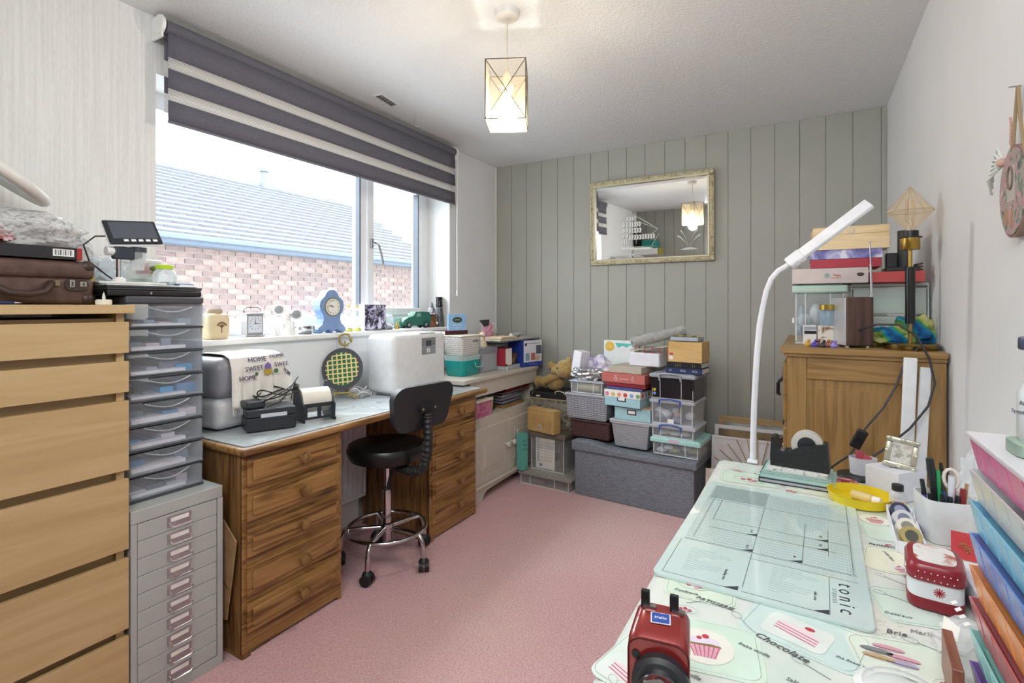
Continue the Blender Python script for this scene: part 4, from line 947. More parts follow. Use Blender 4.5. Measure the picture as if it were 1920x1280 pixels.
# ================================================================ floor corner left of the ottoman
CLR = GL('#e4e6e6', .08, .15)
t = clear_box('storage_box', 'shallow clear lidded box flat on carpet in the corner', 'storage box', .395, .31, .088, (.50, 3.11, .001), D(-3), GL('#b9b4ae', .5, .2), CLR, None, 4, ('#6d5a52', '#9c8f84', '#4c4644'), .02, .97, 8, False)
t = clear_box('storage_box', 'tall clear box with brown-grey lid and printed sheet inside', 'storage box', .275, .28, .265, (.548, 3.185, .090), D(-4), P('#6c6459', .5), CLR, None, 5, ('#8a8276', '#5e5750', '#b4ab9c'), .035, .96, 7, False)
pp = M().mat(PAPER).box(.045, .195, .0055, .0062, .012, .222).mat(P('#4c4c55', .7))
for i in range(9): pp.box(.055, .068, .0050, .0056, .06+i*.018, .06+i*.018+.009)
pp.box(.074, .0755, .005, .0056, .05, .21)
for i in range(7):
    pp.box(.085, .098, .005, .0056, .07+i*.02, .073+i*.02); pp.mat(P('#c4b7b4', .7)).box(.11, .18, .005, .0056, .07+i*.02, .074+i*.02).mat(P('#4c4c55', .7))
pp.mat(P('#7077b8', .6)).prism(circ(.012, 12, .085, .035), 0, .0006, Tmy(0, .0055, 0)); pp.build('printed_sheet', None, t)
# teal box upright
t = thing('teal_box', 'slim turquoise carton standing upright against cream dresser', 'box', (.489, 3.10, .093), D(-14))
M().box(0, .05, 0, .06, .0, .25, bv=.001, seg=1).build('carton', P('#5fb0a6', .5), t)
b = M()
for i, s_ in enumerate(('PHOTO', 'BOX', 'LIGHT')): b.text(s_, .017, TR(.0505, .035, .2-.03*i, 90, 0, 90))
b.build('box_lettering', P('#2f6d66', .5), t)
# brown cardboard box
KR = mottled('kraft_board', [(.3, '#b3935c'), (.7, '#c4a56c')], 20, .85, 0, 'noise', .03)
t = thing('cardboard_box', 'buff cardboard box with barcode label on clear box lid', 'box', (.527, 3.185, .357), D(-14))
M().box(0, .238, 0, .075, 0, .155, bv=.001, seg=1).build('carton', KR, t); M().box(-.001, .233, .005, .07, .155, .158).build('flap', P('#c9ab76', .85), t)
lb = M().mat(P('#e8e2dc', .6)).box(.105, .128, -.001, 0, .018, .05).mat(P('#5b5560', .6))
for i in range(7): lb.box(.108+i*.0026, .109+i*.0026, -.0016, -.001, .022, .046)
lb.build('barcode_label', None, t)
b = M()
for i in range(5): b.box(.15+i*.014, .1515+i*.014, -.0008, 0, .02, .085)
b.text('fragile', .018, Tmy(.212, -.0006, .06) @ Matrix.Rotation(D(-90), 4, 'Z')); b.build('printed_text', P('#8d7040', .7), t)
# hamper with black lid
t = thing('hamper', 'grey patterned fabric hamper with black lid and rope handle', 'hamper', (.475, 3.325, .356), D(-2))
M().box(0, .375, 0, .255, 0, .205, bv=.004).build('body', mottled('grey_map_fabric', [(.35, '#5d574c'), (.5, '#8a8475'), (.65, '#a19b8b')], 22, .9, .6), t)
M().box(-.004, .379, -.004, .259, .205, .250, bv=.005).build('lid', P('#1c1d20', .5), t); M().box(-.005, .38, -.0055, -.003, .2, .207).build('rope_trim', P('#b9a888', .8), t)
M().tube([(.21, -.006, .245), (.215, -.02, .262), (.245, -.022, .272), (.28, -.02, .264), (.29, -.006, .245)], .0035, 8).build('rope_handle', P('#d5cdb8', .8), t, True)
M().tube([(.055, -.006, .22), (.085, -.006, .222)], .006, 8).build('toggle', P('#e1dac6', .6), t, True)
M().tube([(0, 0, .0), (0, -.004, .2), (.03, -.004, .25)], .002, 6).build('piping', P('#a89873', .8), t, True)
# teddy bear
FUR = fabric('golden_plush', '#8f7440', '#b3985c', 160, 1, 1.0)
FUR.node_tree.nodes['Principled BSDF'].inputs['Sheen Weight'].default_value = .4
t = thing('teddy_bear', 'golden plush teddy bear lying back on the black hamper lid', 'teddy bear', (.615, 3.42, .607), D(-22))
t.scale = (1.13, 1.13, 1.13)
b = M()
b.ball((.02, 0, .060), 1, (.075, .058, .058), 24, 16, T=TR(0, 0, 0)).build('body', FUR, t, True)
b = M(); b.ball((.125, -.01, .150), .066, (1.05, .95, .92), 24, 16); b.ball((.075, -.045, .140), .030, (1.2, 1, .9), 16, 12); b.build('head', FUR, t, True)
M().ball((.150, -.004, .212), .020, (1, .5, 1)).build('ear', FUR, t, True); M().ball((.178, -.02, .145), .019, (.8, .6, 1)).build('ear', P('#d6c79c', .9), t, True)
M().ball((.048, -.058, .146), .011, (1, 1, .8)).build('nose', P('#3a2c3c', .4), t, True)
M().ball((.115, -.070, .160), .006).build('eye', BLACK, t, True); M().ball((.085, -.045, .185), .005).build('eye', BLACK, t, True)
M().tube([(.07, -.074, .125), (.085, -.078, .118), (.10, -.075, .122)], .0016, 6).build('smile', P('#3a2c22', .7), t, True)
M().tube([(.075, -.02, .11), (.03, -.06, .085), (-.01, -.075, .065)], [.030, .026, .022], 12).ball((-.012, -.077, .062), .024).build('arm', FUR, t, True)
M().tube([(.065, .02, .12), (.02, .01, .145), (-.015, .0, .155)], [.026, .024, .024], 12).ball((-.018, 0, .158), .027, (.9, .8, 1.15)).build('arm', FUR, t, True)
M().tube([(-.02, -.03, .05), (-.06, -.05, .055), (-.085, -.05, .05)], [.036, .032, .028], 12).ball((-.092, -.05, .052), .030, (.6, 1, 1.3)).build('leg', FUR, t, True)
M().tube([(-.02, .03, .05), (-.08, .01, .05), (-.125, -.005, .04)], [.036, .032, .028], 12).ball((-.135, -.008, .042), .030, (.6, 1, 1.3)).build('leg', FUR, t, True)
# dark printed bag behind teddy
t = thing('striped_bag', 'black bag with white line drawing propped behind teddy on hamper', 'bag', (.80, 3.43, .607), D(-12))
M().prism([(0, 0), (.11, 0), (.10, .12), (.04, .13), (-.01, .06)], 0, .05, Matrix(((1,0,0,0),(0,0,1,0),(0,1,0,0),(0,0,0,1)))).build('cloth', P('#1e2028', .7), t)
b = M()
for i in range(9): b.box(0, .055, -.0012, 0, 0, .0025, T=TR(.025+.004*(i % 2), 0, .022+i*.011, 0, 32, 0))
b.build('line_print', P('#d5d5d8', .7), t)
# ================================================================ on the cream dresser ledge  (z=.776)
LZ = .7768
t = thing('teal_container', 'turquoise plastic container with clear top and carry handle on ledge', 'container', (.275, 2.755, LZ), D(-2))
TL = GL('#12a7a5', .78, .15)
def loft(b, secs, n=24, sq=6):
    prof = []
    return b.lathe(secs, n=n, sq=sq)
M().lathe([(0, 0), (.070, 0), (.076, .01), (.085, .10), (.083, .10), (.074, .012), (0, .006)], n=48, sq=7, sy=1.30, sx=.92).build('lower_tub', P('#1a9c9b', .25), t, True)
M().lathe([(.085, .10), (.088, .135), (.086, .135), (.083, .10)], n=48, sq=7, sy=1.30, sx=.92).build('clear_top', GL('#cfe6e6', .45, .15), t, True)
M().tube([(.084, .02, .085), (.09, .02, .06), (.092, .035, .052), (.092, .085, .052), (.09, .10, .06), (.084, .10, .085)], .0035, 8).build('carry_handle', P('#8fc4c4', .3), t, True)
M().prism([(-.008, 0), (0, .008), (.008, 0), (0, -.008)], 0, .0008, TR(.080, -.06, .03, 90, 0, 90)).build('recycling_mark', P('#0f6a6a', .5), t)
t = thing('lattice_basket', 'white perforated basket stacked in turquoise container', 'basket', (.275, 2.755, LZ+.1355), D(-2))
M().lathe([(0, 0), (.078, 0), (.080, .006), (.089, .118), (.086, .118), (.077, .008), (0, .004)], n=48, sq=7, sy=1.30, sx=.92).build('body', P('#dcdad6', .45), t, True)
b = M(); r = random.Random(4)
for i in range(8):
    z = .014+i*.0125; rx_ = (.080+.009*z/.118)*.92; ry_ = (.080+.009*z/.118)*1.30
    for j in range(15):
        y = -ry_*.86+ry_*1.72*(j+.5*(i % 2))/15
        if z > .075 and -.01 < y < .07: continue
        b.box(-.0008, .0008, -.0022, .0022, -.0017, .0017, T=TR(rx_+.0004, y, z, r.uniform(-40, 40), 0, 0))
    for j in range(10):
        x = -rx_*.84+rx_*1.68*(j+.5*(i % 2))/10; b.box(-.0022, .0022, -.0008, .0008, -.0017, .0017, T=TR(x, -ry_-.0004, z, 0, r.uniform(-40, 40), 0))
b.build('holes', P('#6b6a6c', .7), t)['kind'] = 'stuff'
M().prism(rrect(.062, .018, .006), 0, .0012, Tpx(.0815, .03, .088)).build('hand_slot', P('#8a8884', .6), t)
M().box(-.088, .088, -.122, .122, .119, .126, bv=.003).build('lid', P('#d9d2bd', .45), t)
book('dark maroon book lying on lid of white perforated basket', .20, .13, .026, (.20, 2.665, LZ+.262), D(78), '#4a1722', cat='book')
t = thing('card_pack', 'pale blue card pack with dark oval badge standing on maroon book', 'card pack', (.20, 2.70, LZ+.289), D(66))
M().box(0, .135, 0, .014, .0, .108, bv=.001, seg=1).build('pack', P('#8bb4dc', .5), t)
M().prism(circ(.036, 28, ry=.019), 0, .0008, Tmy(.067, -.0002, .07)).build('oval_badge', P('#2b3f3a', .5), t)
M().text('Galleone', .012, Tmy(.067, -.0012, .071)).build('badge_lettering', P('#d9dcc8', .5), t)
b = M(); b.text('VINYL STICKERS', .010, Tmy(.067, -.0006, .035)); b.text('pack of six', .007, Tmy(.067, -.0006, .017)); b.build('pack_lettering', P('#e6eef6', .5), t)
t = thing('file_box', 'grey upright file box under the dog figurine', 'file box', (.19, 2.885, LZ), D(0))
FB = P('#9b9fa6', .45)
M().box(0, .155, 0, .185, 0, .165, bv=.002).build('body', FB, t); M().box(.15, .158, -.002, .187, .128, .166, bv=.001, seg=1).build('lid_edge', P('#8b9098', .45), t)
M().box(.155, .1575, .008, .177, .01, .118, bv=.001, seg=1).build('front_panel', P('#a6aab1', .45), t)
t = thing('dog_figurine', 'cream seated dog figurine on top of grey file box', 'figurine', (.29, 2.965, LZ+.167), D(-30))
DG = mottled('dog_cream', [(.4, '#c9b595'), (.6, '#e0d3b8')], 30, .6)
M().lathe([(0, 0), (.030, 0), (.033, .012), (.029, .035), (.018, .06), (.012, .075), (0, .08)], n=20, sx=1.15).build('body', DG, t, True)
M().ball((.012, -.004, .088), .019, (1.1, 1, .9)).ball((.032, -.006, .082), .010, (1.3, 1, .8)).build('head', DG, t, True)
M().ball((.004, .014, .092), .009, (.7, .4, 1.3)).ball((.004, -.022, .092), .009, (.7, .4, 1.3)).build('ears', P('#a98f68', .7), t, True)
M().cyl((.025, -.012, 0), (.020, -.010, .045), .008, .007).cyl((.025, .010, 0), (.020, .008, .045), .008, .007).build('front_legs', DG, t, True)
plain('flat_case', 'flat pale grey case lying on ledge below red book', 'case', .10, .255, .026, P('#b3bac0', .4), (.30, 3.085, LZ), D(0))
o = M().lathe([(0, 0), (.009, 0), (.01, .02), (.006, .03), (0, .035)], n=14).mat(BLACK).lathe([(0, .03), (.006, .03), (.006, .045), (0, .046)], n=14)
o.mats = [P('#a9bcc4', .3)]+[m for m in o.mats if m is not None]; o = o.build('small_bottle', None, smooth=True, loc=(.42, 3.075, LZ)); tag(o, 'tiny pale bottle with black cap beside flat grey case', 'bottle')
t = book('bright red book standing upright on the flat grey case', .12, .10, .125, (.28, 3.095, LZ+.027), 0, '#a83244')
t = thing('photo_frame', 'small dark framed picture standing on flat grey case', 'picture frame', (.36, 3.205, LZ+.027), 0)
M().box(0, .012, 0, .11, 0, .085, bv=.001, seg=1).build('frame', P('#3a2f2b', .4), t); M().box(.012, .0128, .01, .10, .01, .075).build('picture', mottled('brown_portrait', [(.4, '#2d2521'), (.6, '#8f6f50')], 24, .5), t)
t = clear_box('clear_tub', 'white-lidded clear tub behind the red book on ledge', 'tub', .22, .24, .175, (.04, 3.085, LZ), 0, P('#e9e9ea', .4), GL('#eef2f6', .09, .12), None, 11, ('#5b7fb5', '#c7ccd6', '#e1e1e1'), .02, .96, 8)
t = thing('printed_carton', 'blue and white printed carton at right end of ledge', 'box', (.28, 3.335, LZ), D(-14))
M().mat(P('#26409a', .45)).box(0, .15, 0, .215, 0, .195, bv=.001, seg=1).mat(P('#dfe0e8', .5)).box(.1502, .1506, .012, .2145, .034, .1945).mat(P('#26409a', .5)).box(.1502, .1507, .0, .2145, .001, .034)\
    .mat(P('#55606e', .5)).box(.1507, .151, .15, .21, .09, .155).mat(P('#7fa0b8', .5)).box(.1507, .151, .03, .075, .045, .10).mat(P('#b36a70', .5)).box(.1507, .151, .09, .14, .045, .10).mat(P('#c7b49c', .5)).prism(circ(.03, 16, .165, .06, ry=.022), 0, .0006, TR(.1507, 0, 0, 90, 0, 90)).build('carton', None, t)
b = M(); b.text('Tek for Airy Silicone Mat', .0145, Tpx(.1508, .12, .172)); b.prism(circ(.012, 20), 0, .0004, Tpx(.1508, .035, .165)); b.build('carton_lettering', P('#2e3550', .5), t)
M().text('1   2   3   4', .016, Tpx(.1509, .115, .017)).build('footer_lettering', P('#e8ecf6', .5), t)
t = thing('metal_tray', 'flat grey metal tray lying across tub and printed carton', 'tray', (.07, 3.02, LZ+.198), D(-2))
M().box(0, .34, 0, .56, 0, .006, bv=.002, seg=1).build('base', STEEL, t); M().box(-.002, .342, -.002, .562, .006, .018, bv=.003).build('rim', P('#b6b3ad', .3, .3), t)
TZ = LZ+.217
plain('beige_envelope', 'buff folded envelope on left part of metal tray', 'envelope', .14, .22, .014, P('#cdb496', .8), (.25, 3.06, TZ))
o = M().tube([(.32, 3.31, 0), (.27, 3.53, 0)], .015, 16).build('wrapped_roll', mottled('floral_wrap', [(.5, '#dfe2e2'), (.66, '#7d8a86')], 60, .6), smooth=True, loc=(0, 0, TZ+.0152)); tag(o, 'rolled white patterned paper on right part of metal tray', 'paper roll')
t = thing('gift_bag', 'clear gift bag with pink tissue and black header card', 'gift bag', (.17, 3.22, TZ), D(-40))
crumple('tissue', None, None, (0, 0, 0), (.035, .05, .06), 21, P('#c07f94', .7), .2, parent=None).parent = t
M().box(-.03, .03, -.05, .05, .0, .11, bv=.01).build('film', GL('#f3f3f3', .15, .1), t); M().prism([(-.045, .11), (-.005, .06), (.03, .07), (.035, .115)], .031, .033, Tpx(0, -.03, .02)).build('header_card', P('#2b2830', .5), t)
# ================================================================ under the ledge (z=.515)
UZ = .5155
t = thing('pink_box', 'pink printed gift box with cream lid under dresser ledge', 'box', (.30, 2.665, UZ), 0)
M().box(0, .14, 0, .185, 0, .10, bv=.001, seg=1).build('body', mottled('pink_print', [(.4, '#b9688c'), (.6, '#d08aa8')], 30, .6), t); M().prism([(-.005, .10), (.15, .10), (.145, .112), (.0, .118)], -.19, .005, Matrix(((1,0,0,0),(0,0,-1,0),(0,1,0,0),(0,0,0,1)))).build('lid', P('#d8cfc0', .6), t)
b = M(); b.text('LOVE', .03, Tpx(.1402, .09, .055)); b.box(.1402, .1408, .03, .15, .02, .024); b.build('box_print', P('#8e4369', .6), t)
mg = ['#3b4557', '#8c8fa0', '#49403f', '#9d9694', '#6f7f93', '#c5c1bd', '#2f2c33', '#7b6a73']
for i, c_ in enumerate(mg):
    plain('magazine', ['slate', 'pale blue-grey', 'brown', 'light grey', 'steel blue', 'off-white', 'black', 'mauve'][i]+' magazine in the pile under the ledge, '+['bottom', 'second', 'third', 'fourth', 'fifth', 'sixth', 'seventh', 'top'][i]+' from below' if i not in (0, 7) else ['slate grey magazine at bottom of the pile under the ledge', 0, 0, 0, 0, 0, 0, 'mauve magazine on top of the pile under the ledge'][i],
          'magazine', .20, .26, .010, P(c_, .5), (.19+.008*math.sin(i*2), 3.07+.01*math.cos(i*3), UZ+.018+i*.0108), D(2*math.sin(i*1.7)), .001, 'magazines piled under the ledge')
plain('wooden_tray', 'thin rustic wooden board under pile of magazines', 'board', .215, .29, .017, WOOD('rustic', '#5f452b', '#8e6a41', '#a98756', 'Y', 9, .7), (.20, 3.05, UZ), 0, .001)
plain('red_folder', 'glossy red folder lying under the right end of ledge', 'folder', .22, .30, .012, P('#8a2a2a', .35), (.17, 3.14, UZ+.108), D(-6), .001)
plain('dark_folder', 'dark navy folder slanting above the pink box', 'folder', .24, .16, .010, P('#2a3040', .5), (.17, 2.79, UZ+.121), D(0), .001)
plain('black_box_file', 'black box supporting navy folder beside pink gift box', 'box', .20, .13, .12, P('#1f1b20', .6), (.17, 2.865, UZ), 0, .002)
t = thing('greeting_card', 'cream greeting card with ribbons leaning on black box', 'card', (.385, 2.895, UZ+.002), D(12))
M().prism([(0, 0), (.03, 0), (.05, .1), (-.03, .1)], 0, .012, Tpx(0, .02, 0)).build('card', P('#b8a98a', .7), t)
b = M()
for i in range(3): b.box(.0122, .0135, .008+i*.014, .013+i*.014, .01, .095)
b.build('ribbon', P('#e4dcc6', .6), t)
# ================================================================ boxes stacked on the ottoman
ZL = .358
t = basket('dark_basket', 'dark brown woven basket at left end of ottoman', .275, .20, .118, OT(-.045, .055, ZL+.003), OA, '#3a2626', None, .98, 7)
for c in t.children:
    if c.name.startswith('weave'): c.data.materials[0] = P('#6b4a47', .5)
t = basket('grey_basket', 'grey slotted plastic basket on the dark brown basket', .30, .16, .168, OT(-.085, .05, ZL+.124), OA, '#a3a6ad', None, .93, 12)
t = clear_box('clear_tub', 'small clear tub holding a gold tube on grey slotted basket', 'tub', .24, .17, .085, OT(-.055, .055, ZL+.294), OA, GL('#dfe8ee', .45, .2), GL('#eef2f6', .09, .12), None, 6, ('#cfd6de',), .008, .93, 0)
M().cyl((.045, .05, .035), (.20, .05, .035), .027, n=20).build('gold_tube', P('#c4b88c', .35), t, True)
crumple('foil_bag', 'crumpled silver foil bag on top of small clear tub', 'bag', OT(.065, .10, ZL+.381), (.105, .05, .045), 31, P('#c3c5c9', .22, .85, vary=.1), .3)
crumple('tissue_bag', 'clear bag of lilac tissue heaped behind silver foil bag', 'bag', OT(.085, .19, ZL+.381), (.105, .05, .085), 37, mottled('lilac_film', [(.35, '#9a8fc4'), (.5, '#d3cfe2'), (.65, '#e8e8ee')], 12, .25, 1), .2)
t = thing('white_carton', 'tall plain white carton leaning at left above foil bag', 'box', OT(-.075, .10, ZL+.40), OA)
M().box(0, .07, 0, .09, 0, .175, bv=.002, T=TR(0, 0, 0, 0, 9, 0) @ TR(.0, 0, 0, 0, 0, -14)).build('carton', P('#e9eaf2', .5), t)
plain('tall_carton', 'tall brown carton hidden behind the grey slotted basket', 'box', .31, .10, .381, KR, OT(.045, .285, .362), OA)
t = thing('wipes_carton', 'white carton with teal clouds and yellow circle behind lilac bag', 'box', OT(.062, .34, .745), OA)
M().box(0, .25, 0, .045, .0, .245, bv=.001, seg=1).build('carton', P('#e6ecea', .5), t)
M().prism(circ(.034, 28), 0, .0008, Tmy(.045, -.0002, .203)).build('yellow_circle', P('#e4bb4c', .5), t)
M().prism([(.085, .228), (.21, .225), (.205, .215), (.185, .212), (.175, .20), (.16, .20), (.15, .208), (.13, .208), (.12, .196), (.10, .2), (.092, .215)], 0, .0008, Tmy(0, -.0002, 0)).prism(circ(.018, 16, .222, .145, ry=.012), 0, .0008, Tmy(0, -.0002, 0)).prism(circ(.008, 12, .235, .195, ry=.018), 0, .0008, Tmy(0, -.0002, 0)).build('cloud_print', P('#63c1b8', .5), t)
M().text('NATURAL', .011, Tmy(.045, -.0012, .198)).build('carton_lettering', P('#f6efd8', .5), t)
# centre column
ZB = .3365
t = basket('grey_bin', 'light grey diamond-textured bin with lid in middle of ottoman', .25, .22, .165, OT(.237, .06, ZB), OA, '#a5a7ac', P('#b4b7bd', .4), .84, 14, diag=True)
M().box(-.008, .258, -.008, .228, .158, .176, bv=.006).build('lid', P('#b0b3ba', .4), t)
t = thing('document_box', 'pale blue card drawer box with kraft top on grey bin', 'box', OT(.265, .055, ZB+.178), OA)
PBL = P('#a3ccd4', .5)
def index_box(t, w, d, h, lid=None):
    M().box(0, w, 0, d, 0, h, bv=.001, seg=1).build('body', PBL, t)
    M().box(w*.36, w*.36+.06, -.0015, 0, h*.45, h*.45+.032).build('label_frame', P('#5a5458', .3, .4), t); M().box(w*.36+.008, w*.36+.052, -.002, -.0015, h*.45+.007, h*.45+.025).build('label_card', WHITE, t.children[-1])
index_box(t, .232, .19, .078); M().box(.04, .234, -.002, .19, .0785, .083).build('kraft_top', P('#c4a78c', .8), t)
t = thing('spotted_box', 'pale blue box with colourful polka dot lid in centre stack', 'box', OT(.205, .04, ZB+.263), D(-9))
index_box(t, .24, .20, .068)
ld = M().box(-.003, .243, -.003, .203, .055, .100, bv=.001, seg=1).build('lid', P('#eceae6', .5), t)
dc = ['#e08aa0', '#d6c27c', '#e89a78', '#c8413e', '#8ea6d8', '#7f9f6a']
for i in range(6):
    M().prism(circ(.0135, 18), 0, .0008, Tmy(.018+i*.042, -.0031, .074)).build('polka_dot', P(dc[i], .5), ld)
for i in range(6):
    for j in range(4): M().prism(circ(.0135, 14), 0, .0006, TR(.018+i*.042+.02*(j % 2)*(1 if i < 5 else 0), .022+j*.046, .1)).build('polka_dot', P(dc[(i+2*j+1) % 6], .5), ld)
for j in range(4): M().prism(circ(.0135, 14), 0, .0008, Tpx(.2431, .03+j*.045, .076)).build('polka_dot', P(dc[(j+3) % 6], .5), ld)
plain('ring_binder', 'blue and purple folder directly on the polka dot lid', 'folder', .245, .21, .016, P('#4a4f86', .5), OT(.21, .05, ZB+.365), D(-9))
plain('ring_binder', 'dark red folder just under the coral carton', 'folder', .27, .22, .026, P('#8d2c34', .4), OT(.205, .055, ZB+.3825), D(-9), .006)
t = thing('coral_carton', 'flat coral red carton with white ornaments print in centre stack', 'box', OT(.18, .05, ZB+.410), D(-10))
M().box(0, .295, 0, .24, 0, .058, bv=.001, seg=1).build('carton', P('#bb6a62', .5), t)
b = M(); b.tube([(.10+.010*math.cos(i*math.pi/6), -.001, .022+.010*math.sin(i*math.pi/6)) for i in range(12)], .0016, 5, closed=True); b.text('M', .015, Tmy(.10, -.001, .040)); b.box(.13, .19, -.001, 0, .024, .0265)
b.tube([(.215+.008*math.sin(i*math.pi/6), -.001, .018+.010*(1-math.cos(i*math.pi/6))+.0*i) for i in range(12)], .0016, 5, closed=True); b.tube([(.215, -.001, .038), (.217, -.001, .052)], .001, 5); b.build('ornament_print', P('#e9e2dc', .5), t)
plain('kraft_carton', 'grey kraft carton with loose flaps on coral carton', 'box', .225, .22, .042, P('#b5ada0', .8), OT(.222, .06, ZB+.470), D(-10))
plain('white_tray_box', 'smooth white plastic box on kraft carton', 'box', .20, .17, .085, P('#e3e3ea', .35), OT(.335, .12, ZB+.513), D(-8), .008)
t = thing('booklet_stack', 'cream folder lying across the white plastic box', 'folder', OT(.33, .14, ZB+.602), D(8))
M().box(0, .25, 0, .12, 0, .006, T=TR(0, 0, 0, 0, -8, 0)).build('cover', P('#cfcdc4', .7), t)
t = thing('paper_roll', 'long rolled grey patterned paper slanting on top of stack', 'paper roll', (0, 0, 0))
A_, B_ = Vector(OT(.365, .10, ZB+.660)), Vector(OT(.62, .33, ZB+.735)); dv = (B_-A_).normalized()
M().cyl(A_, B_, .034, n=32).build('outer_sheet', mottled('grey_swirl_paper', [(.4, '#a7aaa8'), (.6, '#bdbfbd')], 26, .7, 1), t, True)
for r_, c_, off in ((.029, '#6b6d72', .0006), (.026, '#c4c6c8', .0010), (.018, '#5f6066', .0014), (.014, '#b6aba2', .0018), (.008, '#2f2c2e', .0022)): M().cyl(A_-dv*off, A_+dv*.002, r_, n=24).build('roll_turn', P(c_, .8), t)
t = thing('wipes_packet', 'narrow red and green packet standing left of paper roll', 'packet', OT(.302, .30, .80), OA)
M().box(0, .03, 0, .03, -.05, .235, bv=.002).build('packet', P('#9a9484', .5), t); M().box(.0, .012, -.001, 0, .13, .20).build('red_print', P('#c43f36', .5), t); M().box(.013, .028, -.001, 0, .11, .22).build('yellow_print', P('#c9b77c', .5), t)
# red rimmed clips
t = thing('wire_basket', 'small white wire tray with red corners on white plastic box', 'tray', OT(.44, .115, ZB+.600), D(10))
M().tube([(0, 0, 0), (.135, 0, 0), (.135, .08, 0), (0, .08, 0)], .0016, 6, closed=True).tube([(0, 0, .03), (.135, 0, .03), (.135, .08, .03), (0, .08, .03)], .0016, 6, closed=True).build('wire_rim', P('#7b2a2c', .5), t)
for x, y in ((0, 0), (.045, 0), (.09, 0), (.135, 0)): M().box(x-.003, x+.003, y-.002, y+.002, 0, .032).build('red_clip', P('#a63a3c', .5), t)
# right column
t = clear_box('storage_box', 'clear craft box with mint green lid at bottom right of ottoman stack', 'storage box', .285, .27, .105, OT(.506, .045, ZB), OA, P('#a9d6d2', .4), GL('#eef2f6', .09, .12), None, 8, ('#c9c8ce', '#b8b47e', '#8b8791', '#d8d8e2', '#5a5560'), .028, .92, 26)
M().box(.11, .17, -.0085, -.0062, .082, .100).build('pink_label', P('#d3b4cc', .5), t)
t = clear_box('storage_box', 'shallow clear box with blue handle on mint green lid', 'storage box', .258, .25, .078, OT(.503, .048, ZB+.106), OA, GL('#e3e7f0', .5, .2), GL('#eef2f6', .09, .12), P('#4460b0', .35), 9, ('#cfcfd6', '#d9c79a', '#b8c9c4', '#e4e4e6'), .02, .95, 14)
t = clear_box('storage_box', 'tall clear box with blue handle and small white label', 'storage box', .258, .25, .150, OT(.500, .048, ZB+.185), OA, GL('#e3e7f0', .5, .2), GL('#eef2f6', .09, .12), P('#4460b0', .35), 12, ('#dfe1e8', '#7d86a0', '#d6b59e', '#eeeef2', '#a9b2c8'), .02, .95, 16, True, (.105, .008, .036, .026))
t = clear_box('storage_box', 'smoky black box with grey lid at top of right stack', 'storage box', .262, .25, .152, OT(.500, .046, ZB+.336), OA, P('#9aa0a8', .4), GL('#25252b', .8, .15), P('#a9aeb5', .4), 13, ('#1f1f24', '#33333a'), .022, .96, 6)
M().prism(circ(.009, 18), 0, .0008, Tmy(.026, .001, .052)).build('yellow_badge', P('#cdb93a', .4), t); M().prism(circ(.009, 18), 0, .0008, Tmy(.026, .001, .030)).build('blue_badge', P('#7fa0d0', .4), t)
ZT = ZB+.4885
book('thick dark blue bible-like book with silver lettering on smoky box lid', .215, .15, .034, OT(.58, .09, ZT), D(-7), '#26315c', '#cfd2dc', lett=[('IV', .03, .018), ('ITAL', .105, .018), ('VOL', .175, .018)])
book('black book with gold spine bands under pine drawer box', .205, .14, .032, OT(.585, .095, ZT+.0345), D(-7), '#16151a', '#a89550', lett=[('| | | |', .07, .02), ('| |', .16, .02)])
t = thing('wooden_box', 'small plain pine drawer box with red and white sticker', 'box', OT(.592, .10, ZT+.067), D(-7))
M().box(0, .200, 0, .15, 0, .122, bv=.002).build('body', WOOD('crate_pine', '#b38d53', '#c9a468', '#d8b77c', 'X', 5, .5, 0, 10, .5), t)
M().box(-.004, .0, 0, .15, 0, .125).build('left_rail', P('#8e6a3b', .5), t); M().mat(P('#b84a44', .5)).box(.008, .030, -.001, 0, .038, .055).mat(P('#e9e4d6', .5)).box(.006, .030, -.001, 0, .014, .040).build('sticker', None, t)
plain('grey_notebook', 'pale grey boxed notebook on top of pine drawer box', 'notebook', .165, .12, .022, P('#a9b4c0', .5), OT(.602, .11, ZT+.1935), D(-7))
o = M()
for i in range(6): o.tube([(.01+i*.026, .01+.02*(i % 2), .004), (.04+i*.025, .03+.03*((i+1) % 2), .006)], .004, 8)
o = o.build('gold_trinkets', P('#b7a86a', .35, .7), smooth=True, loc=OT(.605, .12, ZT+.216), rz=D(-7)); tag(o, 'scatter of small gold trinkets on pale grey notebook', 'trinkets'); o['kind'] = 'stuff'
# ---- frames leaning on the back wall right of the ottoman
def lean(name, label, x, y, w, h, loc_lean, bar, fm, inner):
    t = thing(name, label, 'picture frame', (x, y, .001), 0)
    T = Matrix.Rotation(D(-loc_lean), 4, 'X')
    for a, mn in (((0, w, 0, .02, h-bar, h), 'top_rail'), ((0, w, 0, .02, 0, bar), 'bottom_rail'), ((0, bar, 0, .02, bar, h-bar), 'side_rail'), ((w-bar, w, 0, .02, bar, h-bar), 'side_rail')): M().box(*a, T=T).build(mn, fm, t)
    M().box(bar, w-bar, .006, .012, bar, h-bar, T=T).build('picture', inner, t); return t, T
OAKF = WOOD('frame_oak', '#8f7048', '#a88a5c', '#b89b6c', 'X', 6, .5, 0)
lean('picture_frame', 'wide oak picture frame leaning on wall at back of the frames', 1.745, 3.43, .50, .535, 8, .038, OAKF, mottled('blue_grey_print', [(.4, '#8b8a8e'), (.6, '#b8bcc2')], 5, .4))
lean('picture_frame', 'thin white picture frame in front of the wide oak frame', 1.735, 3.36, .50, .490, 8, .022, P('#e2e1e4', .4), mottled('seascape_print', [(.35, '#6b5a50'), (.5, '#a58a64'), (.65, '#6fa0c8')], 4, .3))
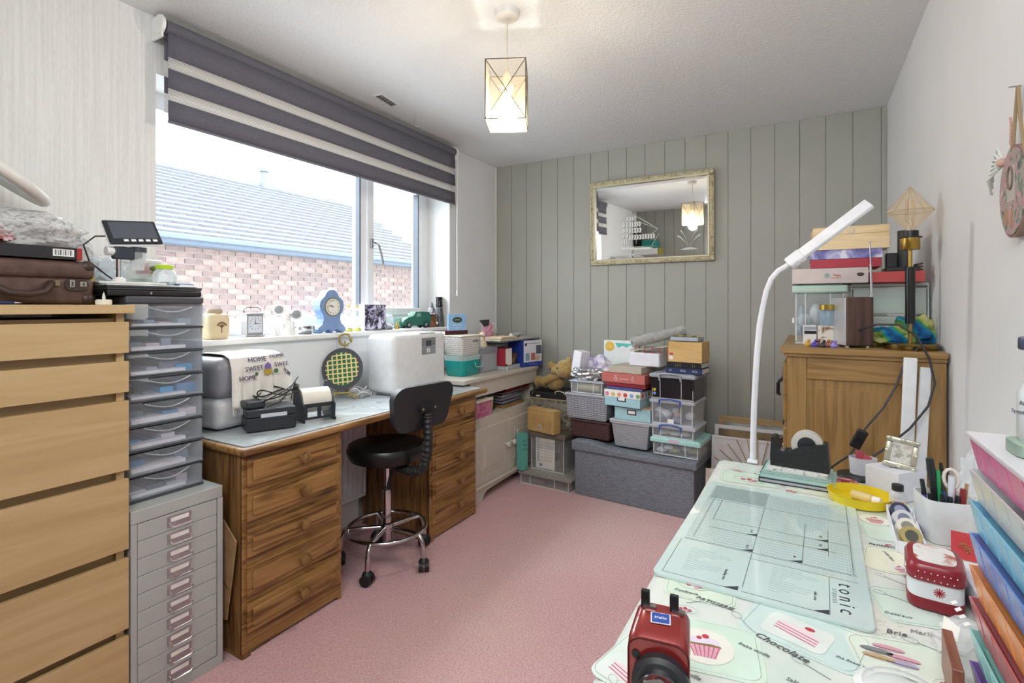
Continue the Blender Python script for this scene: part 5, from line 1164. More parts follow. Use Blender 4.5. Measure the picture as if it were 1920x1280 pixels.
t, T = lean('picture_frame', 'white panel with gold sunburst strips standing in front of white frame', 1.735, 3.26, .50, .445, 7, .012, P('#dddcdf', .5), P('#d8d7da', .5))
b = M()
for i in range(11):
    a = -64+i*12.8; b.box(-.0022, .0022, .10, .26, 0, .004, T=T @ TR(.25, .001, .20, 90, 0, 0) @ Matrix.Rotation(D(a), 4, 'Z') @ TR(0, 0, 0))
b.build('gold_strip', P('#b59a5a', .35, .6), t)['kind'] = 'stuff'
M().box(.012, .488, .001, .006, .012, .27, T=T).build('lower_panel', P('#cccbd4', .5), t)
lean('picture_frame', 'small pale frame on floor between ottoman and table', 1.735, 3.06, .20, .30, 6, .03, P('#c8c2b8', .5), mottled('sepia_print', [(.4, '#6d5a42'), (.6, '#b59f7c')], 14, .5))
# ================================================================ mirror on the green wall
t = thing('wall_mirror', 'large mirror in ornate pale gold frame on green panelled wall', 'mirror', (1.276, 3.614, 1.530), 0)
MT = Matrix.Rotation(D(1.9), 4, 'X')
FRM = mottled('antique_gold_leaf', [(.3, '#8f8462'), (.5, '#b8ae8c'), (.7, '#d2cbb0')], 45, .45, 1.2, 'noise', .6)
mw, mh = .432, .605
fo = M()
for x0, x1, z0, z1 in ((-mw, mw, 0, .038), (-mw, mw, mh-.038, mh), (-mw, -mw+.038, .038, mh-.038), (mw-.038, mw, .038, mh-.038)):
    fo = M(); fo.box(x0, x1, -.030, 0, z0, z1, T=MT, bv=.006)
    hor = x1-x0 > z1-z0; n_ = int((max(x1-x0, z1-z0))/.016); rr = random.Random(int(z0*100+x0*10))
    for i in range(n_):
        k = (i+.5)/n_; px_ = x0+(x1-x0)*k if hor else (x0+.012 if x0 < 0 else x1-.012); pz_ = (z0+.012 if z0 < .1 else z1-.012) if hor else z0+(z1-z0)*k
        fo.ball((px_, -.031, pz_), rr.uniform(.005, .0075), (1.2 if hor else .8, .5, .8 if hor else 1.2), 8, 6, T=MT)
    fo.build('frame_rail', FRM, t, True)
PG = P('#c9c3a8', .4, .3)
for x0, x1, z0, z1 in ((-mw+.028, mw-.028, .028, .040), (-mw+.028, mw-.028, mh-.040, mh-.028), (-mw+.028, -mw+.040, .040, mh-.040), (mw-.040, mw-.028, .040, mh-.040)): M().box(x0, x1, -.034, -.004, z0, z1, T=MT, bv=.003).build('inner_moulding', PG, t)
MIR = bpy.data.materials.new('silvered_glass'); MIR.use_nodes = True; bs_ = MIR.node_tree.nodes['Principled BSDF']
bs_.inputs['Metallic'].default_value = 1; bs_.inputs['Roughness'].default_value = .015; bs_.inputs['Base Color'].default_value = (.86, .88, .88, 1)
M().box(-mw+.036, mw-.036, -.016, -.010, .036, mh-.036, T=MT).build('glass', MIR, t)
bb = M(); bx, bz0, bz1, e = mw-.038, .038, mh-.038, .022
o_ = [(-bx, bz0), (bx, bz0), (bx, bz1), (-bx, bz1)]; i_ = [(-bx+e, bz0+e), (bx-e, bz0+e), (bx-e, bz1-e), (-bx+e, bz1-e)]
for i in range(4):
    j = (i+1) % 4; bb.flat([(o_[i][0], -.0163, o_[i][1]), (o_[j][0], -.0163, o_[j][1]), (i_[j][0], -.0171, i_[j][1]), (i_[i][0], -.0171, i_[i][1])], MT)
bb.build('bevel', MIR, t)
ETCH = P('#d9dcd8', .8); sh_ = M()
def sail(x, z, w_, h_, n):
    for i in range(n):
        a = x+w_*i/n; sh_.prism([(a, z), (a+w_/n*.72, z), (a+w_/n*.95, z+h_*.5), (a+w_/n*.72, z+h_), (a, z+h_), (a+w_/n*.3, z+h_*.5)], 0, .0006, MT @ TR(0, -.0195, 0, 90, 0, 0))
for x, z, w_, h_, n in ((-.16, .305, .075, .03, 4), (-.19, .265, .045, .03, 2), (-.14, .262, .085, .035, 5), (-.19, .225, .045, .03, 2), (-.145, .218, .095, .036, 5), (-.195, .185, .05, .03, 2), (-.20, .135, .05, .042, 3), (-.145, .170, .19, .035, 10)): sail(x, z, w_, h_, n)
for a, c in (((-.13, .36), (.065, .235)), ((-.075, .33), (.065, .235)), ((-.06, .29), (.065, .235)), ((.065, .235), (.0, .19)), ((-.12, .37), (-.12, .13)), ((-.09, .34), (-.09, .14)), ((.07, .20), (.02, .125)), ((-.19, .12), (.04, .118))):
    v = Vector((c[0]-a[0], c[1]-a[1])); sh_.box(0, v.length, -.0012, .0012, 0, .0006, T=MT @ TR(a[0], -.0195, a[1], 90, 0, 0) @ Matrix.Rotation(math.atan2(v.y, v.x), 4, 'Z'))
sh_.prism([(-.2, .105), (.0, .095), (.03, .105), (.0, .112), (-.2, .118)], 0, .0006, MT @ TR(0, -.0195, 0, 90, 0, 0)); sh_.build('etched_ship', ETCH, t)
sh_ = M()
for s_ in (-1, 1):
    for k, (l, hgt) in enumerate(((.055, .11), (.075, .075))):
        P_ = [(.27+s_*l*q/8, .095+hgt*math.sin(q/8*1.45)) for q in range(9)]
        sh_.prism(P_+[(x_-s_*0, z_+.012*(q_/8)) for q_, (x_, z_) in reversed(list(enumerate(P_)))], 0, .0006, MT @ TR(0, -.0195, 0, 90, 0, 0))
sh_.prism([(.21, .08), (.33, .08), (.29, .094), (.25, .094)], 0, .0006, MT @ TR(0, -.0195, 0, 90, 0, 0)); sh_.build('etched_palm', ETCH, t)
# things behind the camera, seen only in the mirror
t = thing('wall_cabinet', 'white wall cabinet with mustard end seen in mirror', 'cabinet', (.22, -.36, 1.66), 0)
M().box(-.21, .15, -.158, .1, 0, .15, bv=.003).build('body', WHITE, t); M().box(.15, .165, -.158, .1, 0, .15).build('end_panel', P('#a08f2e', .5), t)
plain('teal_crate', 'teal storage crate on white wall cabinet seen in mirror', 'crate', .20, .2, .12, P('#18877f', .4), (.13, -.50, 1.811), 0, .006)
crumple('black_bag', 'soft black bag heaped beside teal crate seen in mirror', 'bag', (.045, -.38, 1.811), (.06, .08, .2), 44, P('#1d1d20', .8), .15)
# ================================================================ waxed pine chest by the right wall
t = thing('pine_chest', 'waxed pine chest with framed end panel and black drop handles', 'chest', (0, 0, 0))
ck = M(); x0, x1, y0, y1 = 2.175, 2.628, 2.125, 3.03
ck.box(x0, x1, y0+.014, y1, .06, 1.04).build('carcass', OAKZ, t)
for a, nm in (((x0, x0+.062, y0, y0+.02, .0, 1.045), 'stile'), ((x1-.082, x1, y0, y0+.02, 0, 1.045), 'stile')): M().box(*a, bv=.003).build(nm, OAKZ, t)
for a in ((x0+.062, x1-.082, y0, y0+.018, .965, 1.045), (x0+.062, x1-.082, y0, y0+.018, .06, .16)): M().box(*a, bv=.003).build('rail', OAKX, t)
M().box(x0+.062, x1-.082, y0+.008, y0+.014, .16, .965).build('end_panel', OAKZ, t); M().box(x0+.085, x1-.10, y0+.004, y0+.010, .18, .935, bv=.003, seg=1).build('fielded_panel', OAKZ, t)
M().prism([(x0-.02, y0-.018), (x1, y0-.018), (x1, y1+.01), (x0-.02, y1+.01)], 1.057, 1.077).prism([(x0-.01, y0-.009), (x1, y0-.009), (x1, y1+.01), (x0-.01, y1+.01)], 1.044, 1.057).build('top', OAKX, t)
for k in range(4):
    z0 = .08+k*.24; d = M().box(x0-.014, x0, y0+.03, y1-.03, z0, z0+.215, bv=.003).build('drawer', OAKX, t)
    for yy in (y0+.10, y1-.2): M().tube([(x0-.016, yy, z0+.15), (x0-.035, yy, z0+.13), (x0-.036, yy, z0+.09), (x0-.03, yy+.04, z0+.08), (x0-.036, yy+.08, z0+.09), (x0-.035, yy+.08, z0+.13), (x0-.016, yy+.08, z0+.15)], .005, 8).build('drop_handle', BLACK, d, True)
HZ = 1.0775
# walnut speaker
t = thing('radio', 'dark walnut cased radio with silver trim and raised aerial on chest', 'radio', (2.362, 2.186, HZ), D(22))
M().box(0, .088, 0, .11, .008, .182, bv=.003).build('case', WALNUT, t); M().box(-.006, 0, .002, .108, .008, .18, bv=.002).build('silver_front', P('#c9c9cc', .3, .5), t)
for x in (.008, .075): M().cyl((x, .015, 0), (x, .015, .009), .006).cyl((x, .095, 0), (x, .095, .009), .006).build('foot', P('#d5d5d8', .4), t)
M().cyl((.092, .02, .085), (.092, .02, .19), .0052, n=12).cyl((.092, .02, .19), (.088, .02, .30), .0036, n=12).cyl((.088, .02, .30), (.0855, .02, .375), .0022, n=10).ball((.0855, .02, .378), .0042).build('aerial', CHROME, t, True)
M().box(.088, .0885, .03, .08, .035, .085).build('barcode_sticker', PAPER, t)
# jar / craft boxes / trinkets left of the radio
t = thing('gold_lid_jar', 'clear jar with gold lid on small printed boxes left of radio', 'jar', (2.31, 2.285, HZ+.078), 0)
M().lathe([(0, 0), (.028, 0), (.03, .006), (.03, .05), (.026, .056), (0, .056)], n=28).build('glass', GL('#b9d3e8', .35, .08), t, True); M().lathe([(0, .057), (.0325, .057), (.0325, .075), (.03, .077), (0, .077)], n=32).build('lid', P('#bda24f', .25, .9), t, True)
plain('craft_pack', 'white craft pack with brown stamp pattern under gold-lid jar', 'pack', .075, .05, .076, mottled('brown_stamp_print', [(.5, '#e4e0d8'), (.62, '#8d6b4a')], 40, .5), (2.275, 2.262, HZ), D(4), .001)
t = thing('craft_pack', 'white pack with black stripe left of brown stamp pack', 'pack', (2.228, 2.285, HZ), D(6)); M().mat(P('#e6e3e6', .5)).box(0, .042, 0, .04, 0, .075, bv=.001, seg=1).mat(BLACK).box(.001, .041, -.001, 0, .042, .054).mat(P('#9fa7b5', .5)).box(.001, .041, -.001, 0, .058, .07).build('carton', None, t)
for i, (x, y, c_, nm) in enumerate(((2.240, 2.20, '#c79b3e', 'amber'), (2.262, 2.185, '#4a3aa0', 'violet'), (2.288, 2.175, '#2f2c34', 'black'), (2.302, 2.195, '#a45a3c', 'copper'), (2.322, 2.175, '#8f7fd0', 'lilac'), (2.272, 2.21, '#7a4630', 'brown'))):
    o = M().lathe([(0, 0), (.011, 0), (.013, .006), (.009, .014), (.004, .018), (0, .019)], n=12).ball((.004, 0, .022), .006, u=10, v=7).build('glass_bead', P(c_, .15, coat=1), loc=(x, y, HZ+.0), smooth=True); tag(o, nm+' glass bead ornament among trinkets at chest front edge', 'bead', 'glass bead ornaments left of the radio')
# boxes behind
t = clear_box('storage_box', 'clear tub with pale green lid holding white wrap on chest top', 'storage box', .175, .24, .235, (2.192, 2.335, HZ), 0, P('#b9d2c6', .4), GL('#eef4f6', .12, .15), None, 17, ('#e9ecf0', '#d4dbe3', '#eeeeee', '#b9c4d4'), .03, .94, 18)
M().box(-.008, .0, .1, .14, .08, .10).build('clip', WHITE, t)
t = thing('drawer_unit', 'translucent white drawer unit with mint contents behind brass lamp', 'drawer unit', (2.385, 2.385, HZ), 0)
M().box(0, .24, 0, .23, .225, .235, bv=.002).box(0, .24, 0, .23, 0, .006).box(0, .004, 0, .23, .006, .225).box(.236, .24, 0, .23, .006, .225).build('frame', GL('#f1f4f4', .6, .2), t)
for k in range(2): dd = M().box(.008, .232, -.004, .22, .012+k*.107, .110+k*.107, bv=.004).build('drawer', GL('#dfe9e6', .55, .2), t); M().box(.02, .2, .02, .19, .02+k*.107, .08+k*.107).build('contents', P('#a9d3c2' if k else '#c9d0cc', .6), dd)
BZ = HZ+.237
t = thing('pale_carton', 'flat pale pink-grey carton with small logo on green-lidded tub', 'box', (2.187, 2.32, BZ), 0)
M().box(0, .25, 0, .24, 0, .058, bv=.001, seg=1).build('carton', P('#cfc3c1', .7), t); M().text('Vapa', .014, Tmy(.15, -.0005, .031)).box(.13, .165, -.001, 0, .020, .0215).build('logo_lettering', P('#c2553f', .5), t)
M().prism(circ(.009, 16, .118, .030), 0, .0008, Tmy(0, -.0002, 0)).build('logo_mark', P('#8fa7a0', .6), t); M().prism(circ(.012, 10, .225, .032, ry=.007), 0, .0008, Tmy(0, -.0002, 0)).build('dark_print', P('#4b3a34', .6), t)
plain('red_box', 'flat coral red box on drawer unit right of pale carton', 'box', .165, .20, .040, P('#c04a4c', .5), (2.4405, 2.33, BZ), D(0), .002)
t = thing('galaxy_box', 'red box with purple starry lid on pale carton', 'box', (2.25, 2.33, BZ+.0595), 0)
M().box(0, .228, 0, .20, 0, .035, bv=.001, seg=1).build('base', P('#a8283c', .5), t); M().box(-.003, .231, -.003, .203, .034, .068, bv=.001, seg=1).build('lid', mottled('purple_nebula', [(.35, '#3f3f86'), (.5, '#7d7bb8'), (.65, '#d9d5e6')], 14, .4, 1), t)
t = thing('pine_case', 'pale pine hinged case with metal catch at top of right stack', 'case', (2.258, 2.33, BZ+.129), D(2))
M().box(0, .245, 0, .17, 0, .088, bv=.0015).build('case', LIGHTW, t); M().box(-.001, .246, -.001, .171, .0585, .0592).build('lid_seam', P('#8c7350', .6), t)
M().prism(circ(.011, 16), 0, .002, Tmy(.125, 0, .072)).box(.121, .129, -.004, -.002, .058, .074).build('catch', P('#a89a80', .3, .8), t)
plain('black_tray', 'flat black tray on right end of coral red box', 'tray', .10, .14, .016, BLACK, (2.493, 2.34, BZ+.0405), 0, .002)
plain('black_tin', 'black upright tin on black tray behind lamp socket', 'tin', .035, .05, .055, P('#1f2022', .3), (2.497, 2.38, BZ+.0572), 0, .003)
o = M().cyl((0, 0, 0), (0, 0, .14), .021, n=28).build('smoked_bottle', P('#5b5e60', .15), smooth=True, loc=(2.556, 2.42, BZ+.0572)); tag(o, 'dark grey glossy cylinder behind lamp next to black tin', 'cylinder')
t = thing('brown_cable', 'small coil of brown cable on right end of coral box', 'cable', (0, 0, 0)); M().tube([(2.59+.012*math.cos(i*.7), 2.36+.02*math.sin(i*.7), BZ+.046+.0012*i) for i in range(20)], .0032, 6).build('coil', P('#4a3a30', .6), t, True)
# brass lamp
t = thing('table_lamp', 'brass and black table lamp with faceted amber diamond bulb', 'lamp', (2.549, 2.235, HZ), 0)
M().lathe([(0, 0), (.078, 0), (.080, .004), (.080, .018), (.077, .021), (0, .021)], n=48).build('base', P('#8c7748', .22, 1), t, True)
M().cyl((0, 0, .02), (0, 0, .39), .0062, n=16).build('stem', BRASS, t, True); M().lathe([(.0063, .088), (.0145, .088), (.0145, .285), (.0063, .285)], n=28).build('black_sleeve', P('#1b1b1d', .25), t, True)
M().lathe([(0, .345), (.027, .345), (.028, .347), (.028, .385), (.026, .386), (0, .386)], n=32).build('socket_cup', P('#b2914a', .22, 1), t, True)
M().lathe([(0, .386), (.034, .386), (.034, .389), (.024, .390), (.024, .410), (0, .410)], n=28).build('socket_collar', BLACK, t, True)
AMB = GL('#f6e2c0', .10, .04); g = M()
ntop, zc_, rb_ = 8, .478, .068; topv = g.b.verts.new((0, 0, .565)); nk = [g.b.verts.new((.013*math.cos(2*math.pi*i/8), .013*math.sin(2*math.pi*i/8), .412)) for i in range(8)]
rg = [g.b.verts.new((rb_*math.cos(2*math.pi*i/8), rb_*math.sin(2*math.pi*i/8), zc_)) for i in range(8)]
for i in range(8): j = (i+1) % 8; g.b.faces.new((rg[i], rg[j], topv)); g.b.faces.new((nk[i], nk[j], rg[j], rg[i]))
g.build('diamond_bulb', AMB, t)
eg = M()
for i in range(8):
    p = (rb_*math.cos(2*math.pi*i/8), rb_*math.sin(2*math.pi*i/8), zc_); q = (rb_*math.cos(2*math.pi*(i+1)/8), rb_*math.sin(2*math.pi*(i+1)/8), zc_)
    eg.tube([p, (0, 0, .565)], .0007, 5).tube([p, q], .0009, 5)
eg.build('facet_edges', P('#b49a70', .3), t.children[-1])
fl = M()
for i in range(6):
    a = i*math.pi/3; fl.tube([(.003, 0, .415), (.014*math.cos(a), .014*math.sin(a), .45), (.012*math.cos(a), .012*math.sin(a), .52)], .0006, 5)
fl.build('filament', P('#b98d62', .4, .5), t.children[-1]); M().lathe([(0, .41), (.009, .41), (.006, .435), (.003, .45), (0, .45)], n=12).build('glass_stem', GL('#ffffff', .35, .05), t, True)
# bright scarf
t = thing('woven_hat', 'blue green and lime striped hat crumpled behind brass lamp base', 'hat', (2.545, 2.345, HZ), D(-5))
m_, nt, bs, L = new('rainbow_weave'); wv = N(nt, 'ShaderNodeTexWave'); wv.inputs['Scale'].default_value = 4.2; wv.inputs['Distortion'].default_value = 3.5; wv.bands_direction = 'DIAGONAL'
L.new(coords(nt), wv.inputs['Vector']); L.new(ramp(nt, wv.outputs['Fac'], [(.0, '#1c5f9c'), (.28, '#2593b4'), (.5, '#4f9a54'), (.7, '#a8b95c'), (1, '#c9c78a')]), bs.inputs['Base Color']); bs.inputs['Roughness'].default_value = .85
def hb(nm, c, r, seed):
    o = crumple(nm, None, None, (0, 0, 0), r, seed, m_, .28, 5); o.parent = t; o.location = (c[0], c[1], c[2]+.0+r[2]*.8); return o
hb('brim', (-.045, .0, -.005), (.065, .05, .04), 51); hb('crown', (.03, .02, 0), (.06, .055, .062), 57)
for c in t.children: c.location.z = max(c.location.z, 0.03)
# cables of the lamp
o = M().tube([(2.560, 2.150, HZ+.012), (2.530, 2.112, 1.06), (2.512, 2.096, 1.03), (2.490, 2.088, .96), (2.455, 2.07, .89), (2.415, 2.04, .84), (2.392, 2.01, .812)], .0034, 8).build('lamp_flex', P('#3b3a3c', .5), smooth=True)
tag(o, 'dark lamp flex running from brass base down to inline switch', 'cable')
t = thing('inline_switch', 'black inline rocker switch hanging against pine chest end', 'switch', (2.384, 2.004, .795), D(0))
M().box(-.016, .016, -.009, .009, -.032, .032, bv=.005, T=TR(0, 0, 0, 0, 24, 0)).build('case', BLACK, t); M().cyl((0, -.012, 0), (0, -.009, 0), .008, n=16).build('rocker', P('#0d0d0e', .3), t)
o = M().tube([(2.372, 1.998, .764), (2.355, 1.985, .74), (2.335, 1.97, .727), (2.31, 1.98, .70), (2.30, 2.03, .60), (2.30, 2.06, .3), (2.32, 2.08, .01)], .0034, 8).build('switch_flex', P('#2d2c2e', .5), smooth=True); tag(o, 'black flex dropping from inline switch behind the table', 'cable')
o = M().tube([(2.395, 2.30, 1.10), (2.40, 2.20, 1.14), (2.44, 2.10, 1.165), (2.50, 2.09, 1.165), (2.545, 2.09, 1.13), (2.577, 2.085, 1.06), (2.590, 2.08, .98), (2.57, 2.06, .91), (2.52, 2.03, .84), (2.45, 1.99, .775), (2.40, 1.965, .735), (2.37, 1.955, .69), (2.36, 2.0, .5), (2.36, 2.05, .01)], .0034, 8).build('radio_flex', P('#35343a', .5), smooth=True); tag(o, 'dark flex looping over chest edge in front of white strips', 'cable')
for i, (x, tz, lb) in enumerate(((2.530, 1.06, 'taller white plastic strip leaning on pine chest end panel'), (2.562, 1.03, 'shorter white plastic strip leaning right of the taller one'))):
    o = M().box(-.018+.003*i, .018-.003*i, -.007, .007, 0, tz, bv=.003, T=TR(0, 0, 0, -3.6, 2.4 if i == 0 else 3, 0)).box(-.012, .012, -.009, -.006, .02, tz-.01, T=TR(0, 0, 0, -3.6, 2.4 if i == 0 else 3, 0)).build('plastic_strip', P('#e4e7ea', .35), loc=(x-.045, 2.02+.02*i, .002)); tag(o, lb, 'plastic strip')
# ================================================================ craft table on the right
TT_, TX0, TX1, TY0, TY1 = .711, 1.985, 2.625, .40, 1.835
t = thing('craft_table', 'folding craft table hidden under printed tablecloth', 'table', (0, 0, 0))
M().box(TX0+.006, TX1-.002, TY0, TY1-.006, .685, .708).build('tabletop', WHITE, t)
for x, y in ((TX0+.05, TY0+.06), (TX1-.05, TY0+.06), (TX0+.05, TY1-.06), (TX1-.05, TY1-.06)): M().cyl((x, y, 0), (x, y, .685), .014).build('leg', P('#8d9094', .4, .5), t)
m_, nt, bs, L = new('cake_print_oilcloth'); v = coords(nt)
n1 = N(nt, 'ShaderNodeTexNoise'); n1.inputs['Scale'].default_value = 7; n1.inputs['Detail'].default_value = 4; L.new(v, n1.inputs['Vector'])
base = ramp(nt, n1.outputs['Fac'], [(.35, '#ccdad1'), (.5, '#d9dfd9'), (.65, '#e0dfd5')])
n2 = N(nt, 'ShaderNodeTexNoise'); n2.inputs['Scale'].default_value = 16; n2.inputs['Detail'].default_value = 6; n2.inputs['Distortion'].default_value = 2.2; L.new(coords(nt, (1, 3, 1), (0, 0, .7)), n2.inputs['Vector'])
ln = ramp(nt, n2.outputs['Fac'], [(.485, '#000000'), (.498, '#ffffff'), (.502, '#ffffff'), (.515, '#000000')])
n3 = N(nt, 'ShaderNodeTexNoise'); n3.inputs['Scale'].default_value = 5; L.new(v, n3.inputs['Vector']); gate = ramp(nt, n3.outputs['Fac'], [(.47, '#000000'), (.55, '#ffffff')])
ml = N(nt, 'ShaderNodeMath', operation='MULTIPLY'); L.new(ln, ml.inputs[0]); L.new(gate, ml.inputs[1]); ml2 = N(nt, 'ShaderNodeMath', operation='MULTIPLY'); ml2.inputs[1].default_value = .6; L.new(ml.outputs[0], ml2.inputs[0])
mx = N(nt, 'ShaderNodeMixRGB'); L.new(ml2.outputs[0], mx.inputs[0]); L.new(base, mx.inputs[1]); mx.inputs[2].default_value = (*lin('#8d918f'), 1)
L.new(mx.outputs[0], bs.inputs['Base Color']); bs.inputs['Roughness'].default_value = .25
n4 = N(nt, 'ShaderNodeTexNoise'); n4.inputs['Scale'].default_value = 9; n4.inputs['Detail'].default_value = 2; L.new(v, n4.inputs['Vector']); bump(nt, bs, n4.outputs['Fac'], .35, .012)
CLOTH = m_
cl = thing('tablecloth', 'glossy pale tablecloth printed with cupcakes, cakes and script', 'tablecloth', (2.3, 1.1, .70))
def cloth(u, v):
    # u across: from the hanging left edge over the top; v along y
    y = TY0-.004+(TY1-TY0+.008)*v
    if u < .22: k = u/.22; x = TX0-.004-.004*math.sin(v*40)*(1-k); z = .50+(TT_-.006-.50)*k; x -= .006*(1-k)*math.sin(v*17)
    else:
        k = (u-.22)/.78; x = TX0+(TX1-TX0)*k; z = TT_+(-.003 if k < .01 else 0)
    if v > .94 and u >= .22: z -= 0
    return Vector((x-2.3, y-1.1, z-.70))
M().grid(cloth, 60, 60).build('cloth', CLOTH, cl, True)
def cl2(u, v): y = TY1+.004+(.004*math.sin(u*40)); z = TT_-.003-(.18*v); return Vector((TX0-.002+(TX1-TX0)*u-2.3, y-1.1+.003*v*math.sin(u*26), z-.70))
M().grid(cl2, 40, 8).build('hanging_hem', CLOTH, cl, True)
K = .7116-.70
DK = [0]
def dec(x, y, rot, s=1):
    DK[0] += 1; return TR(x-2.3, y-1.1, K+.0005+DK[0]*.000008, 0, 0, rot) @ Matrix.Scale(s, 4)
PK, PD, RD, BRN, GRY, LIL, TAN = [P(c, .3) for c in ('#d9a3b2', '#b5607a', '#b8404a', '#8d7350', '#83878a', '#b3a8c4', '#c2a983')]
def cupcake(x, y, rot, s=1):
    T = dec(x, y, rot, s); b = M()
    b.mat(P('#e6e4da', .3)).prism(circ(.062, 30, 0, .004), 0, .0001, T)
    b.mat(P('#ddd3e0', .3)).prism(circ(.034, 20, 0, .016, ry=.022), .0001, .0003, T)
    b.mat(PK).prism([(-.034, .004), (.034, .004), (.022, -.036), (-.022, -.036)], .0003, .0005, T)
    b.mat(PD)
    for i in range(7): b.prism([(-.033+i*.0105, .004), (-.0305+i*.0105, .004), (-.0205+i*.0067, -.036), (-.0222+i*.0067, -.036)], .0005, .0007, T)
    b.mat(BRN).prism([(-.036, .003), (.036, .003), (.034, .008), (.012, .012), (-.01, .009), (-.034, .009)], .0005, .0008, T)
    b.mat(RD).prism(circ(.008, 12, .004, .038), .0003, .0006, T).prism(circ(.006, 12, -.010, .030), .0003, .0006, T)
    b.build('cupcake_print', None, cl)
def slice_(x, y, rot, s=1):
    T = dec(x, y, rot, s); b = M(); b.mat(P('#dfe6e2', .3)).prism(rrect(.15, .11, .02), 0, .0001, T)
    b.mat(P('#ead9dc', .3)).prism([(-.05, .018), (.02, .03), (.055, .0), (.05, -.034), (-.048, -.018)], .0001, .0003, T)
    for i, m__ in enumerate((PD, PD, PD)): b.mat(m__).prism([(-.05, .012-i*.012), (.052, -.004-i*.012), (.052, -.0075-i*.012), (-.05, .0085-i*.012)], .0003, .0005, T)
    b.mat(RD).prism(circ(.012, 14, .02, .034, ry=.008), .0003, .0005, T).build('cake_slice_print', None, cl)
def macs(x, y, rot, s=1):
    T = dec(x, y, rot, s); b = M()
    for (a, c, m__) in ((.0, .018, PK), (-.02, .0, GRY), (.02, -.004, PK), (-.018, -.02, TAN), (.015, -.022, LIL)): b.mat(m__).prism(circ(.026, 18, a, c, ry=.009), .0001, .0003+.0001*abs(a), T).mat(P('#5f5a5c', .3)).prism([(a-.024, c-.003), (a+.024, c-.003), (a+.022, c-.005), (a-.022, c-.005)], .0004, .0006, T)
    b.build('macaroon_print', None, cl)
def berries(x, y, rot, s=1):
    T = dec(x, y, rot, s); b = M().mat(P('#aeb5ac', .3))
    b.tube([(.04*math.cos(i*.3), .022*math.sin(i*.3), .0002) for i in range(21)], .0005, 4, T=T, closed=True)
    for a, c, m__ in ((-.015, 0, PD), (0, .005, RD), (.014, -.003, PD), (.004, -.010, PK)): b.mat(m__).prism(circ(.007, 10, a, c), .0001, .0004, T)
    b.build('berry_print', None, cl)
def spoon(x, y, rot, s=1):
    T = dec(x, y, rot, s); b = M().mat(GRY).tube([(.02*math.cos(i*.35)*.6, .05+.018*math.sin(i*.35), .0002) for i in range(18)], .0006, 4, T=T, closed=True).tube([(0, .034, .0002), (0, -.04, .0002)], .0012, 4, T=T); b.build('spoon_print', None, cl)
cupcake(2.105, .815, 12, .68); slice_(2.225, .925, -18, .62); cupcake(2.28, .70, 10, .7); macs(2.345, .935, 0, .8); berries(2.06, .985, 10, .7); berries(2.09, 1.665, 0, 1.1); berries(2.20, 1.62, 10, .6)
PKN = [0]
def patch(x, y, rot, w_, h_, c, frame=True):
    PKN[0] += 1; T = TR(x-2.3, y-1.1, K+PKN[0]*.00003, 0, 0, rot); b = M(); pp_ = rrect(w_, h_, .02, 4)
    b.mat(P(c, .28)).prism(pp_, -.00005, .00002, T)
    if frame: b.mat(P('#a9b4aa', .3)).tube([(a*.92, c_*.9, .0001) for a, c_ in pp_], .0005, 4, T=T, closed=True)
    b.build('panel_print', None, cl)
for a in ((2.10, .82, 10, .17, .13, '#cfe3d4'), (2.235, .93, -16, .17, .12, '#cbdfdb'), (2.30, .72, 8, .15, .14, '#d9e6d6'), (2.07, .98, 5, .12, .09, '#d3e2d0'), (2.36, .93, 12, .13, .10, '#dbe6d9'), (2.385, 1.10, 12, .09, .12, '#d0e0d6'),
          (2.375, 1.28, -8, .07, .12, '#e4e3cf'), (2.385, 1.43, 6, .07, .10, '#cfe0d4'), (2.09, 1.68, 4, .16, .12, '#d0e2d3'), (2.25, 1.66, -5, .12, .08, '#e2e4d2'), (2.12, .62, -8, .18, .12, '#d8e3d2'), (2.01, .74, -14, .05, .14, '#d7e6dc'), (2.24, .56, 6, .14, .12, '#cfe2d8')): patch(*a)
for a in ((2.06, .90, 8, .5), (2.33, .87, -6, .55), (2.405, .90, 20, .4), (2.25, 1.74, 4, .8), (2.05, 1.74, -8, .6), (2.39, 1.36, 60, .4), (2.04, .80, 20, .45), (2.18, .75, 0, .6)): berries(*a)
for a in ((2.25, .84, 60, .5), (2.07, .93, -50, .4), (2.02, .66, 30, .5), (2.38, 1.19, 60, .45)): spoon(*a)
for s_, x, y, r_, sz in (('Framboise', 2.045, .865, -62, .010), ('fraise vanille', 2.17, .845, -14, .009), ('Confiserie', 2.05, .955, 2, .010), ('the finest cakes', 2.30, .885, -12, .008), ('Salon de The', 2.24, .80, -4, .010), ('Macarons', 2.385, .86, 8, .012), ('Delicieux', 2.37, 1.06, 4, .010), ('Patisserie Fine', 2.13, 1.735, 0, .012), ('Mille feuille', 2.09, .745, -10, .010), ('petits fours', 2.385, 1.30, -75, .009), ('Marie', 2.395, 1.02, 10, .014)):
    M().text(s_, sz, TR(x-2.3, y-1.1, K+.0009, 0, 0, r_), shear=.3).build('script_print', P('#7d8384', .4), cl)
spoon(2.155, .905, 40, .55); spoon(2.405, .98, 70, .6); macs(2.42, 1.22, 10, .5); cupcake(2.40, 1.245, 20, .35); slice_(2.02, .70, -20, .5); cupcake(2.38, 1.5, 0, .5); spoon(2.375, 1.12, 70, .5); cupcake(2.10, .62, 5, .7); macs(2.22, .66, 0, .7)
txm = P('#5a5f60', .4)
